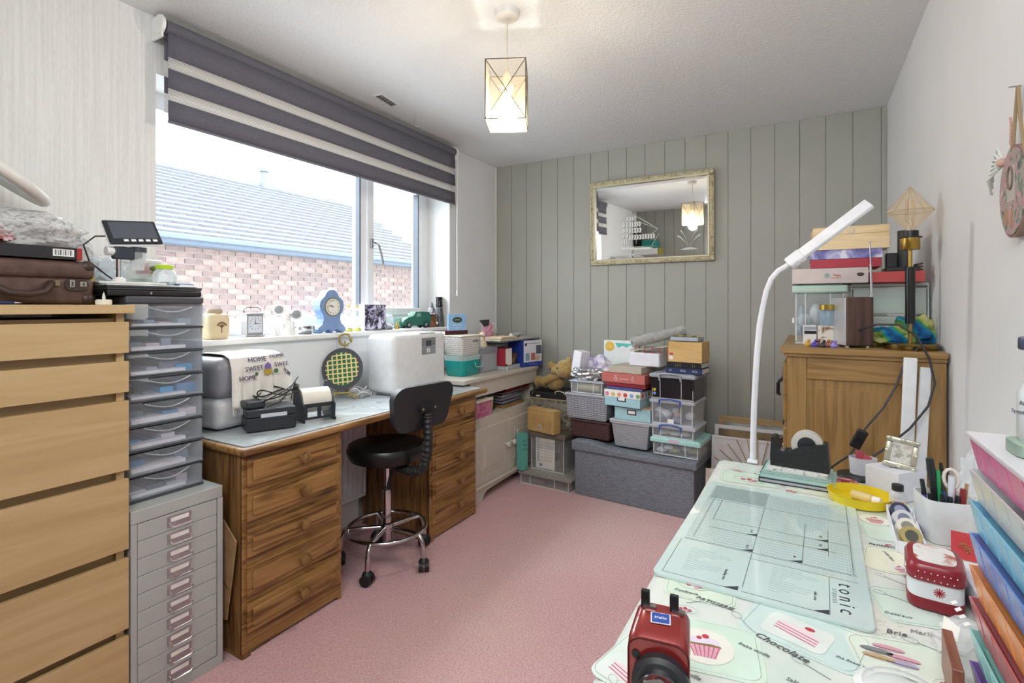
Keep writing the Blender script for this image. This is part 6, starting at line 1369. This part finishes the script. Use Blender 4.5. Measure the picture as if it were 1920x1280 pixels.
for s_, x, y, r_, sz in (('Chocolate', 2.205, .872, -24, .019), ('PATISSERIE', 2.10, .943, -8, .013), ('CONFISERIE', 2.285, .80, -6, .013), ('Cupcakes', 2.27, .778, 0, .017), ('Juniper', 2.315, .835, 10, .018), ('Brie', 2.36, 1.00, 5, .017), ('Patisserie', 2.38, 1.35, 5, .014), ('Gateaux', 2.18, 1.70, 0, .017), ('Chocolat', 2.05, .60, -12, .018), ('Dore', 2.33, .775, 5, .016), ('Sucre', 2.20, .60, 0, .018)):
    M().text(s_, sz, TR(x-2.3, y-1.1, K+.0009, 0, 0, r_), shear=.3).build('script_print', txm, cl)
# glass cutting mat
t = thing('glass_mat', 'pale mint glass cutting mat with printed grids on tablecloth', 'cutting mat', (2.163, 1.282, .7122), D(-1.2))
M().prism(rrect(.352, .602, .014, 5), 0, .0045).build('glass', P('#c6dad7', .06, coat=.6, vary=.01), t)
gz = .0046; gl = M(); LN = P('#6e7f80', .3)
def seg_(b, x0, y0, x1, y1, wd=.0006):
    v = Vector((x1-x0, y1-y0)); b.box(0, v.length, -wd/2, wd/2, gz, gz+.0002, T=TR(x0, y0, 0) @ Matrix.Rotation(math.atan2(v.y, v.x), 4, 'Z'))
GRY2 = P('#93a5a5', .3)
g2 = M()
for i in range(53): x = -.155+i*.006; seg_(g2, x, -.115, x, .275, .0004)
for i in range(31): y = -.115+i*.0127; seg_(g2, -.155, y, .16, y, .00035)
for i in range(60): x = -.02+i*.003; seg_(g2, x, -.142, x, -.128, .0004)
g2.build('fine_grid_lines', GRY2, t)['kind'] = 'stuff'
for a in ((-.155, -.12, .16, -.12), (-.155, -.115, .16, -.115), (-.02, -.12, -.02, .275), (.155, -.115, .155, .275), (-.14, -.1, -.14, .2), (-.12, .02, -.12, .16), (-.155, .155, .16, .155), (.07, -.115, .07, .1), (.115, -.05, .115, .085), (-.12, .02, .155, .02), (-.12, -.03, .13, -.03), (-.02, -.27, -.02, -.125), (-.16, -.285, -.025, -.285), (-.02, -.285, .115, -.285), (.115, -.285, .115, -.145), (-.16, -.285, -.16, -.125), (-.02, -.146, .16, -.146)): seg_(gl, *a, wd=.0009)
gl.build('measure_lines', P('#3f4b4e', .3), t)['kind'] = 'stuff'
M().prism([(-.152, .165), (-.022, .165), (-.022, .268), (-.152, .268)], gz, gz+.00015).build('shaded_block', P('#8fa3a1', .2), t)
for x, y in ((-.02, -.03), (-.02, -.115), (.07, -.115), (.115, .018), (.115, -.03), (-.026, -.284), (.114, -.284)):
    M().prism([(x, y), (x-.022, y), (x, y+.014)], gz, gz+.0003).build('corner_marker', P('#35404a', .3), t)
for x, y, s_ in ((-.028, -.018, '6 x 6'), (-.028, -.105, '8 x 8'), (.06, -.103, 'A4'), (.105, .03, 'A5'), (.105, -.018, 'A5'), (-.05, -.25, 'blending area'), (.098, -.245, 'ruler area')):
    M().text(s_, .008, TR(x-.004, y+.012, gz, 0, 0, -90)).build('marker_lettering', P('#3f4b52', .3), t)
M().text('t o n i c', .034, TR(.140, -.215, gz, 0, 0, -90)).build('mat_lettering', P('#27323a', .3), t); M().text('S T U D I O S', .009, TR(.122, -.215, gz, 0, 0, -90)).build('mat_small_lettering', P('#6d7b80', .3), t)
for k in range(2):
    x0 = -.13+k*.15
    b = M()
    for i in range(12): seg_(b, x0, -.16-i*.0085, x0+.05+.03*math.sin(i), -.16-i*.0085, .00035)
    b.build('note_lines', GRY2, t)['kind'] = 'stuff'
# white clamp lamp
t = thing('desk_lamp', 'white gooseneck LED lamp clamped to far edge of craft table', 'lamp', (2.084, 1.853, .70), 0)
LW = P('#e6e7ec', .35)
M().box(-.016, .016, -.024, .008, .0155, .024, bv=.003).box(-.016, .016, .0, .008, -.05, .0155).build('clamp', LW, t)
pts = [(0, 0, .012), (.004, 0, .20), (.012, 0, .36), (.02, 0, .46), (.029, 0, .52), (.040, -.002, .575), (.055, -.004, .615), (.075, -.006, .640), (.095, -.008, .652), (.108, -.009, .662)]
M().tube(pts, [.0095]*4+[.0085]*6, 12).build('gooseneck', LW, t, True)
hd = TR(.112, -.010, .665) @ Matrix.Rotation(D(-39), 4, 'Y') @ Matrix.Rotation(D(52), 4, 'X')
M().box(-.012, .040, -.021, .021, -.013, .013, bv=.006, seg=3, T=hd).build('joint', LW, t, True); M().box(.030, .262, -.019, .019, -.006, .009, bv=.003, T=hd).build('light_bar', LW, t, True)
M().box(.04, .255, -.015, .015, -.0075, -.0058, T=hd).build('diffuser', P('#eef0f6', .3), t)
for x, z in ((.0, .0), (.018, -.004), (.012, .008)): M().cyl(hd @ Vector((x, -.0215, z)), hd @ Vector((x, -.020, z)), .0022, n=10).build('screw', STEEL, t)
# books + tape dispenser
def tb(nm, lb, cat, x, y, z, w, d, h, rz, c, edge=None):
    t = thing(nm, lb, cat, (x, y, z), D(rz)); M().box(0, w, 0, d, 0, .0025, bv=.0006, seg=1).box(0, w, 0, d, h-.0025, h, bv=.0006, seg=1).box(0, .003, 0, d, 0, h).build('cover', P(c, .45), t); M().box(.003, w-.002, .003, d-.003, .0025, h-.0025).build('pages', P(edge or '#d9d8d4', .8), t); return t
tb('notebook', 'dark blue notebook at bottom of stack under tape dispenser', 'notebook', 2.115, 1.665, .7122, .19, .13, .013, -2, '#28323e', '#b9bcc4')
tb('notebook', 'mint green notebook above the dark blue notebook', 'notebook', 2.118, 1.668, .7257, .19, .125, .013, -3, '#9fc0bc', '#bcd3d0')
tb('notebook', 'second thin mint notebook below the speckled pad', 'notebook', 2.122, 1.67, .7392, .175, .12, .008, -4, '#a3c3bf', '#cdd8d6')
plain('speckled_pad', 'white speckled pad directly under tape dispenser', 'pad', .150, .085, .012, mottled('speckle', [(.55, '#d8d8d6'), (.66, '#9b9a98')], 90, .5), (2.138, 1.672, .7475), D(-5), .001)
t = thing('tape_dispenser', 'heavy black tape dispenser with big clear tape roll', 'tape dispenser', (2.145, 1.685, .7600), D(-6))
prof = [(0, 0), (.148, 0), (.142, .075), (.136, .078), (.085, .068), (.045, .045), (.026, .045), (.012, .082), (.002, .082), (-.001, .03)]
M().prism(prof, -.055, 0, Matrix(((1,0,0,0),(0,0,-1,0),(0,1,0,0),(0,0,0,1)))).build('body', mottled('worn_black', [(.6, '#1b1d20'), (.75, '#3a3c3f')], 60, .5), t)
M().lathe([(.024, 0), (.040, 0), (.040, .026), (.024, .026)], n=40, T=TR(.092, .04, .068, 90, 0, 0)).build('tape_roll', P('#c9c6be', .4), t, True); M().cyl((.092, .012, .068), (.092, .044, .068), .0235, n=28).build('hub', P('#26282c', .4), t, True)
M().box(.024, .036, .006, .05, .045, .049).build('cutter', STEEL, t)
# speaker pot, base, tape, boxes
t = thing('fabric_pot', 'white oval pot holding folded red paper beside black base', 'pot', (2.384, 1.862, .7222), D(8))
M().lathe([(0, 0), (.030, 0), (.033, .05), (.031, .05), (.028, .004), (0, .004)], n=36, sx=1.1, sy=.85).build('pot', P('#c6c6ca', .5), t, True)
M().prism([(-.02, .0), (.02, 0), (.012, .062), (-.008, .07)], -.002, .002, TR(-.004, 0, .0, 80, 0, 10)).prism([(-.015, 0), (.024, 0), (.018, .052), (.0, .058)], .004, .006, TR(.004, 0, .0, 80, 0, -10)).build('red_paper', P('#b5495a', .5), t)
o = M().lathe([(0, 0), (.05, 0), (.052, .003), (.050, .009), (0, .009)], n=36, sx=1.1).build('oval_stand', BLACK, smooth=True, loc=(2.372, 1.855-.005, .7122)); tag(o, 'flat black oval base under the white oval pot', 'stand')
t = thing('ribbon_reel', 'small red patterned ribbon reel between notebooks and yellow dish', 'ribbon reel', (2.333, 1.745, .7122), 0)
M().cyl((0, 0, .0), (0, 0, .014), .031, n=32).build('reel', mottled('red_gingham', [(.4, '#9c2f38'), (.6, '#d9a0a0')], 70, .5), t, True); M().cyl((0, 0, .014), (0, 0, .0152), .012, n=20).build('core', P('#8c3030', .5), t)
t = thing('white_box', 'plain white cube box carrying the little silver frame', 'box', (2.445, 1.655, .7122), D(48))
M().box(0, .105, -.0, .09, 0, .078, bv=.001, seg=1).build('carton', P('#dedfe8', .5), t); M().tube([(.03+.012*i/4, .04+.008*math.sin(i*1.3), .0785) for i in range(9)], .0006, 4).build('scribble', P('#7c7f86', .5), t)
t = thing('mini_frame', 'little ornate silver picture frame standing on white box', 'picture frame', (2.452, 1.712, .7910), D(-6))
FT = Matrix.Rotation(D(-10), 4, 'X') @ Matrix.Rotation(D(8), 4, 'Y'); fw, fh = .036, .080
SVF = P('#c2beae', .35, .5)
for a in ((-fw, fw, -.006, .006, .0, .014), (-fw, fw, -.006, .006, fh-.014, fh), (-fw, -fw+.014, -.006, .006, .014, fh-.014), (fw-.014, fw, -.006, .006, .014, fh-.014)): M().box(*a, bv=.004, seg=2, T=FT).build('frame_rail', SVF, t, True)
for x in (-fw+.005, 0, fw-.005):
    for z in (.005, fh-.005): M().ball((x, -.006, z), .0055, (1.3, .6, 1), 10, 7, T=FT).build('scroll_ornament', SVF, t, True)
for x in (-fw+.005, fw-.005): M().ball((x, -.006, fh/2), .0055, (1, .6, 1.3), 10, 7, T=FT).build('scroll_ornament', SVF, t, True)
M().box(-fw+.014, fw-.014, -.002, .002, .014, fh-.014, T=FT).build('picture', mottled('pastel_picture', [(.35, '#9c8f88'), (.5, '#d8dad2'), (.65, '#c4b0a8')], 45, .4), t)
# yellow dish with bottle
t = thing('yellow_dish', 'round bright yellow plastic dish beside the glass mat', 'dish', (2.358, 1.618, .7122), 0)
M().lathe([(0, 0), (.062, 0), (.068, .004), (.072, .026), (.0735, .027), (.071, .027), (.066, .006), (0, .0035)], n=48).build('bowl', P('#ddc41e', .35), t, True)
M().box(.066, .078, -.008, .008, .018, .024, bv=.002).build('tab', P('#ddc41e', .35), t)
t = thing('small_bottle', 'little cream bottle with white cap lying in yellow dish', 'bottle', (2.37, 1.615, .7282), D(-28))
M().cyl((-.030, 0, 0), (.014, 0, 0), .0115, n=24).cyl((.014, 0, 0), (.018, 0, 0), .0115, .008, n=24).build('bottle', P('#d9c38a', .35), t, True); M().cyl((.018, 0, 0), (.036, 0, 0), .0095, n=20).build('cap', P('#e9e6df', .4), t, True)
# solvent bottle
t = thing('glue_bottle', 'small clear bottle with black cap and orange hazard label', 'bottle', (2.436, 1.598, .7122), 0)
M().lathe([(0, 0), (.017, 0), (.018, .003), (.018, .040), (.012, .049), (.010, .052), (0, .052)], n=28).build('bottle', GL('#e3e6ea', .45, .08), t, True); M().lathe([(0, .052), (.0125, .052), (.0125, .066), (.011, .067), (0, .067)], n=24).build('cap', P('#25272b', .5), t, True)
M().box(-.012, .012, -.0195, -.0182, .008, .034).build('label', P('#d9d9de', .5), t); M().box(-.011, -.001, -.0202, -.0196, .018, .029).box(.001, .011, -.0202, -.0196, .018, .029).build('hazard_square', P('#d98a4c', .5), t); M().prism([(-.009, .020), (-.003, .020), (-.006, .027)], 0, .0004, Tmy(0, -.0202, 0)).prism([(.003, .020), (.009, .020), (.006, .027)], 0, .0004, Tmy(0, -.0202, 0)).build('hazard_mark', BLACK, t)
# tape tray
t = thing('tape_tray', 'long narrow white tray holding small tape rolls', 'tray', (2.430, 1.445, .7122), D(-2))
M().box(-.024, .024, -.115, .115, 0, .003).box(-.026, -.023, -.117, .117, 0, .024, bv=.001, seg=1).box(.023, .026, -.117, .117, 0, .024, bv=.001, seg=1).box(-.023, .023, -.117, -.114, 0, .024).box(-.023, .023, .114, .117, 0, .024).build('tray', P('#e9eaf0', .4), t)
for i, (y, c, cc, nm) in enumerate(((1.525, '#3b3d58', '#9a9db8', 'navy blue tape roll at far end of white tape tray'), (1.475, '#d6d6da', '#7b8094', 'white tape roll in middle of white tape tray'), (1.42, '#e3e0d2', '#8d8a80', 'cream tape roll near middle of white tape tray'), (1.372, '#b3a268', '#54564e', 'gold tape roll at near end of white tape tray'))):
    t = thing('tape_roll', nm, 'tape roll', (2.430, y, .7350), 0, 'tape rolls in the white tray')
    M().lathe([(.012, -.008), (.0195, -.008), (.0195, .008), (.012, .008)], n=32, T=TR(0, 0, 0, 62 if i % 2 else 48, 0, 12)).build('tape', P(c, .4), t, True); M().lathe([(.0095, -.0085), (.012, -.0085), (.012, .0085), (.0095, .0085)], n=28, T=TR(0, 0, 0, 62 if i % 2 else 48, 0, 12)).build('core', P(cc, .5), t, True)
# pen pot with pens
t = thing('pen_pot', 'white rounded pen pot crammed with pens and brushes', 'pen pot', (2.505, 1.462, .7122), D(12))
M().lathe([(0, 0), (.042, 0), (.045, .004), (.050, .094), (.047, .094), (.042, .006), (0, .005)], n=44, sq=5, sy=1.0).build('pot', P('#dddfe2', .35), t, True)
pens = [('blue', '#4a5fb0', -.034, .0, 118, 'pen', .0045, -14, 2), ('silver', '#a9adb2', -.024, -.02, 92, 'pen', .004, -14, 6), ('grey clear', '#8d979f', -.016, .01, 96, 'pen', .005, -8, 4), ('dark graphite', '#3d4247', -.008, -.028, 94, 'pen', .0045, -3, 8),
        ('black', '#26282c', .002, -.030, 92, 'pen', .005, 3, 9), ('green', '#2f9e5c', -.006, .012, 140, 'craft knife', .0045, -6, -2), ('black handled', '#222426', -.008, .022, 165, 'spatula', .008, -14, -6), ('white', '#dfe0ea', .010, .0, 132, 'marker', .0065, 2, 2),
        ('navy', '#2a4468', .014, -.026, 96, 'pen', .005, 8, 8), ('yellow and blue', '#c9a94c', .012, .018, 158, 'brush', .006, -12, -4), ('coral handled', '#d98468', .026, .014, 150, 'scissors', .007, -10, -6), ('red', '#8c2f34', .026, -.012, 110, 'marker', .006, 8, 2), ('dark blue striped', '#36506a', .020, -.020, 140, 'brush', .0045, -22, 24), ('tan', '#b8936a', .030, .004, 120, 'pencil', .0035, 12, 0)]
for nm, c, x, y, L_, kd, r_, ax, ay in pens:
    L_ /= 1000; T = TR(2.505+x*.8, 1.462+y*.8, .7190+r_*.9, -ay*.8 if False else ay*-.6, ax*.5, 0)
    o = thing(kd.replace(' ', '_'), f'{nm} {kd} standing in the white pen pot', kd.split()[-1], (2.505+x*.8, 1.462+y*.8, .7190), 0, 'pens and tools in the white pot')
    M().cyl((0, 0, .002), (0, 0, L_*.72), r_*.8, r_, n=12, ).build('barrel', P(c, .35), o, True).matrix_local = TR(0, 0, 0, ay*-.5, ax*.5, 0)
    cap = P('#232529' if kd in ('spatula', 'brush', 'pen') else c, .35) if kd != 'scissors' else P('#e6ddd2', .4)
    if kd == 'scissors': M().tube([(.013*math.cos(i*.5), 0, L_*.84+.022*math.sin(i*.5)) for i in range(13)], .0035, 8, closed=True).build('handle_loop', cap, o, True).matrix_local = TR(0, 0, 0, ay*-.5, ax*.5, 0)
    else: M().cyl((0, 0, L_*.72), (0, 0, L_), r_*1.08, r_*(.95 if kd != 'brush' else .5), n=12).build('cap' if kd != 'brush' else 'bristle_end', cap, o, True).matrix_local = TR(0, 0, 0, ay*-.5, ax*.5, 0)
crumple('clear_packet', 'clear crinkled packet standing behind the pen pot', 'packet', (2.575, 1.56, .7125), (.03, .03, .095), 77, GL('#f2f5f8', .3, .1), .25)
# red gift card, white cards
t = thing('red_booklet', 'red booklet with gold lettering leaning beside pen pot', 'booklet', (2.495, 1.36, .7122), D(-8))
M().box(0, .05, 0, .003, 0, .052, T=TR(0, 0, 0, -14, 0, 0)).build('cover', P('#c43a40', .5), t); M().text('gift', .018, TR(.024, -.001, .026, 76, 0, 0) @ Matrix.Rotation(D(-60), 4, 'Z')).build('gold_lettering', GOLD, t)
plain('card_stack', 'stack of white and pink cards between tin and coloured drawers', 'cards', .035, .20, .045, P('#e3dee6', .6), (2.478, 1.03, .7122), D(0), .001)
# christmas tin
t = thing('festive_tin', 'rounded white and dark red festive tin with snowflakes', 'tin', (2.432, 1.148, .7122), D(-6))
M().lathe([(0, 0), (.036, 0), (.039, .003), (.039, .020), (.0385, .021)], n=48, sq=5, sy=1.35).build('base_band', P('#7f1f2a', .35), t, True)
M().lathe([(.0385, .021), (.0385, .050), (.039, .050)], n=48, sq=5, sy=1.35).build('white_band', P('#dfe2e6', .3), t, True)
M().lathe([(.0405, .050), (.041, .052), (.041, .068), (.037, .076), (.030, .078), (0, .0785)], n=48, sq=5, sy=1.35).build('lid', P('#8a2430', .3), t, True)
M().lathe([(0, .0787), (.029, .0782), (.029, .0789), (0, .0793)], n=40, sq=4, sy=1.4).build('lid_picture', mottled('white_gingerbread_print', [(.5, '#e6e4e2'), (.6, '#b0604a')], 34, .3, .6), t, True)
b = M()
for q in range(6): b.box(-.008, .008, -.0007, .0007, 0, .0005, T=TR(.004, -.0520, .035, 90, 0, 0) @ Matrix.Rotation(q*math.pi/6, 4, 'Z'))
b.build('snowflake_print', P('#a3303a', .4), t); b = M()
for q in range(6): b.box(-.007, .007, -.0007, .0007, 0, .0005, T=TR(-.0388, 0, .035, 90, 0, -90) @ Matrix.Rotation(q*math.pi/6, 4, 'Z'))
b.build('snowflake_print', P('#a3303a', .4), t)
b = M(); rr = random.Random(8)
for q in range(26): b.ball((-.0405, -.045+q*.0036, .055+.011*(q % 2)), .0011, u=6, v=5)
for q in range(14): b.ball((-.028+q*.0042, -.0552, .055+.011*(q % 2)), .0011, u=6, v=5)
b.build('white_dots', WHITE, t)['kind'] = 'stuff'
# clear cello packet
t = thing('cello_packet', 'clear cellophane packet with white price label over tin end', 'packet', (2.405, .985, .7130), D(-12))
b = M(); b.grid(lambda u, v: Vector((.0+.055*u+.006*math.sin(v*9), -.055+.125*v, .012+.045*u*(1-.5*v)+.007*math.sin(u*7+v*5)+.004*math.sin(v*31)*u)), 16, 24); b.build('film', GL('#eef1f4', .3, .06), t, True)
M().prism([(0, -.018), (.012, 0), (0, .022), (-.012, 0)], 0, .0006, TR(.020, -.02, .044, 30, -30, 10)).build('price_label', PAPER, t)
for q in range(4): M().box(0, .008, 0, .008, 0, .0008, T=TR(.02+.005*q, .05-.02*q, .05, 0, -30, 20)).build('small_label', WHITE, t)
t = thing('wooden_ruler', 'reddish wooden strip standing at bottom right by purple drawer', 'wooden strip', (2.402, .89, .7122), D(-4)); M().box(0, .012, -.05, .05, 0, .055, bv=.001, seg=1).build('strip', WOOD('mahogany', '#5a2c1c', '#7d4630', '#8f5640', 'Y', 6, .35), t)
M().box(.0122, .0128, -.04, .04, .01, .03).build('back_label', P('#9a6450', .5), t)
# round dome tin at bottom edge
t = thing('round_tin', 'round white floral tin with clear rim at bottom of picture', 'tin', (2.345, .800, .7122), 0)
M().lathe([(0, 0), (.048, 0), (.050, .003), (.050, .022), (0, .022)], n=44).build('tin', mottled('white_floral', [(.6, '#d8dedd'), (.68, '#7fa58c'), (.75, '#c46a7a')], 30, .3, .8), t, True); M().lathe([(.050, .018), (.0535, .018), (.0535, .027), (.045, .034), (.044, .033), (.051, .026)], n=44).build('clear_rim', GL('#ffffff', .3, .05), t, True)
M().lathe([(0, .0225), (.046, .0225), (.04, .028), (.02, .0305), (0, .031)], n=40).build('domed_lid', mottled('white_floral', [(.6, '#d8dedd')], 30), t, True)
# ================================================================ rainbow drawer stack
t = thing('coloured_drawer_stack', 'tall stack of translucent rainbow coloured craft trays by right wall', 'organiser', (2.427, .45, .7122), 0)
cc = ['#8f62bc', '#a6e0da', '#c46e74', '#f0a262', '#7a98d8', '#86c8e6', '#e2e5e5', '#e682b2']
nmz = ['purple', 'aqua', 'brick red', 'orange', 'indigo blue', 'sky blue', 'clear', 'pink']
for k in range(8):
    z0 = k*.0428; m__ = GL(cc[k], .62, .22) if k != 6 else GL('#e2e5e6', .5, .2); b = M()
    w0, d0 = .19, .45; h = .0405; ins = .008
    o_ = [(0, 0), (w0, 0), (w0, d0), (0, d0)]; bt_ = [(ins, ins), (w0-ins, ins), (w0-ins, d0-ins), (ins, d0-ins)]
    A = [b.b.verts.new((x, y, z0+h)) for x, y in o_]; B_ = [b.b.verts.new((x, y, z0)) for x, y in bt_]
    C_ = [b.b.verts.new((x+(.002 if x < .1 else -.002), y+(.002 if y < .2 else -.002), z0+h)) for x, y in o_]; E_ = [b.b.verts.new((x+(.002 if x < .1 else -.002), y+(.002 if y < .2 else -.002), z0+.002)) for x, y in bt_]
    for P0, P1 in ((B_, A), (A, C_), (C_, E_)):
        for i in range(4): b.b.faces.new((P0[i], P0[(i+1) % 4], P1[(i+1) % 4], P1[i]))
    b.b.faces.new(list(reversed(B_))); b.b.faces.new(E_)
    tr_ = b.build('tray', m__, t); tr_['label'] = nmz[k]+' translucent tray'
    for j in range(1, 9):
        y = j*.05; dv_ = M().prism([(y, z0+.003), (y+.0016, z0+.003), (y+.0076, z0+h-.002), (y+.006, z0+h-.002)], 0, .0009, Matrix(((0,0,1,.0),(1,0,0,0),(0,1,0,0),(0,0,0,1))))
        for q in dv_.b.verts: q.co.x += ins*(1-(q.co.z-z0)/h)-.0006
        dv_.build('divider', P(cc[k] if k != 6 else '#b9bcbc', .4), tr_)
    if k not in (6,): M().box(.012, w0-.012, .012, d0-.012, z0+.003, z0+.024).build('card_contents', P(cc[k], .6), tr_)
M().box(-.003, .193, -.003, .453, 8*.0428-.003, 8*.0428+.004, bv=.002).build('lid', GL('#e6e6ea', .5, .2), t)
t = thing('spray_bottle', 'white spray bottle with pale green foot on rainbow tray stack', 'bottle', (2.468, .79, .7122+.3468), 0)
t.scale = (.95, .95, .84)
M().lathe([(0, .001), (.029, .001), (.029, .016), (.026, .018), (0, .018)], n=36, sq=6).build('foot', P('#8fa596', .5), t, True)
M().lathe([(0, .018), (.021, .018), (.023, .024), (.0235, .082), (.019, .093), (.0165, .10), (.017, .118), (0, .118)], n=36).build('bottle', P('#c9ced0', .35), t, True)
M().lathe([(0, .118), (.010, .118), (.010, .15), (0, .15)], n=20).box(-.022, .008, -.006, .006, .14, .158, bv=.003).build('pump', P('#3b3f55', .4), t, True)
b = M(); TL_ = TR(0, 0, 0, 90, 0, -62); b.text('Air', .008, TL_ @ TR(0, .070, .0238)); b.text('Spectrum', .0075, TL_ @ TR(0, .058, .0238)); b.build('bottle_lettering', P('#6d737c', .5), t)
# ================================================================ red pencil sharpener
RDM = P('#8c2320', .22, .35, coat=.8, vary=.03)
t = thing('pencil_sharpener', 'vintage style red metal desk pencil sharpener in foreground', 'pencil sharpener', (2.079, .66, .7122), D(8))
pr = rrect(.072, .135, .018, 6, 0, .0675)
g = M(); fr_v = [g.b.verts.new((x, -.042, z*.84)) for x, z in pr]; mid = [g.b.verts.new((x*1.0, -.034, z*.89)) for x, z in pr]; bk_ = [g.b.verts.new((x*.94, .018, z*.915)) for x, z in pr]
for A, B_ in ((fr_v, mid), (mid, bk_)):
    for i in range(len(pr)): j = (i+1) % len(pr); g.b.faces.new((A[i], A[j], B_[j], B_[i]))
g.b.faces.new(fr_v); g.b.faces.new(list(reversed(bk_))); g.build('housing', RDM, t, True)
M().tube([(x*.97, -.0425, z*.84*.985+.001) for x, z in pr], .0013, 6, closed=True).build('front_seam', P('#5c1614', .3), t, True)
for x in (-.022, .014): M().box(x-.005, x+.006, .008, .015, .118, .143, bv=.0012).build('clip_stem', BLACK, t); M().box(x-.002, x+.014, .004, .012, .1225, .126).build('clip_foot', STEEL, t)
bT = TR(.0, -.012, .1228, 4, 0, 6); M().box(-.012, .012, -.010, .010, 0, .0008, T=bT).build('badge', P('#d9dce4', .4), t); M().box(-.0105, .0105, -.0088, .0088, .0008, .0012, T=bT).build('badge_field', P('#2d4a9a', .4), t.children[-1]); M().text('Helix', .007, bT @ TR(0, 0, .0013)).build('badge_lettering', P('#e8ecf4', .4), t)
M().lathe([(0, 0), (.034, 0), (.034, .010), (.029, .014), (0, .014)], n=48, T=TR(.004, -.042, .066, 90, 0, 0)).build('selector_ring', P('#2c2d31', .4), t, True)
M().lathe([(0, 0), (.027, 0), (.026, .018), (.022, .020), (0, .020)], n=44, T=TR(.004, -.055, .062, 90, 0, 0)).build('chrome_ring', CHROME, t, True); M().lathe([(0, 0), (.021, 0), (.020, .002), (0, .003)], n=36, T=TR(.004, -.0752, .062, 90, 0, 0)).build('red_dial', P('#a3231f', .3), t, True)
M().lathe([(0, 0), (.0065, 0), (.006, .010), (0, .013)], n=20, T=TR(.004, -.077, .060, 90, 0, 0)).build('dial_knob', P('#c9352c', .3), t, True)
for x, z in ((-.026, .092), (.026, .074)): M().cyl((x, -.0415, z), (x, -.0435, z), .005, n=16).build('vent_hole', BLACK, t)
# ================================================================ hanging plaque on the right wall
t = thing('hanging_plaque', 'oval floral decoupage plaque hanging from twine on right wall', 'plaque', (2.632, 1.475, 1.47), 0)
Tn = TR(-.004, 0, 0, 90, 0, -90)
M().prism(circ(.085, 40, ry=.098), -.002, .010, Tn).build('rim', P('#8f7468', .7), t); M().prism(circ(.079, 40, ry=.092), .010, .012, Tn).build('picture', mottled('rose_garden_print', [(.35, '#5f6a63'), (.48, '#a9a79f'), (.58, '#b97f8c'), (.7, '#d3b9b4')], 42, .6, .8), t)
M().prism([(-.028, -.02), (.018, -.02), (.018, .055), (-.028, .055)], .012, .0125, Tn).build('door_print', P('#b9b4ac', .7), t); M().tube([(-.0175, .015*math.cos(i*.4)+.005, .03+.024*math.sin(i*.4)) for i in range(16)], .0022, 6, closed=True).build('wreath_print', P('#7c6a5e', .8), t)
M().prism([(-.01, -.075), (.012, -.075), (.008, -.035), (-.006, -.035)], .012, .0128, Tn).prism(circ(.014, 12, -.035, -.05, ry=.02), .012, .0128, Tn).build('flowerpot_print', P('#b08a72', .7), t)
tw_ = P('#9a8468', .9); M().tube([(-.008, .025, .085), (-.008, .012, .15), (-.006, .002, .222)], .0032, 7).build('twine', tw_, t, True); M().tube([(-.008, -.045, .08), (-.008, -.02, .15), (-.006, -.002, .222)], .0032, 7).build('twine', tw_, t, True)
M().cyl((0, -.0, .222), (-.02, .004, .224), .0015, n=8).build('nail', STEEL, t)
b = M()
for i in range(7): b.tube([(-.012, .06, .075), (-.018-.003*i, .085+.01*math.sin(i), .085-.012*i+.03), (-.02, .095+.004*i, .10-.014*i)], .0028, 6)
b.build('lace_bow', P('#d2d6d2', .7), t, True); b = M(); rr = random.Random(2)
for i in range(16): b.ball((-.010, .028+rr.uniform(-.004, .004), .09+i*.005), .0028, u=8, v=6)
b.ball((-.018, .055, .075), .010, (1, 1, 1)).build('beads', P('#c4a090', .5), t, True)
# ================================================================ finish: put every empty at the base of its thing
bpy.context.view_layer.update()
for o in list(S.objects):
    if o.parent is None and o.type in ('EMPTY', 'MESH') and o.location.length < 1e-6 and o.get('category'):
        kids = [c for c in o.children_recursive if c.type == 'MESH']+([o] if o.type == 'MESH' else [])
        ps = [c.matrix_world @ Vector(q) for c in kids for q in c.bound_box]
        if not ps: continue
        c = Vector(((min(p.x for p in ps)+max(p.x for p in ps))/2, (min(p.y for p in ps)+max(p.y for p in ps))/2, min(p.z for p in ps)))
        o.location = c
        if o.type == 'MESH': o.data.transform(Matrix.Translation(-c))
        for k in o.children: k.location = k.location-c
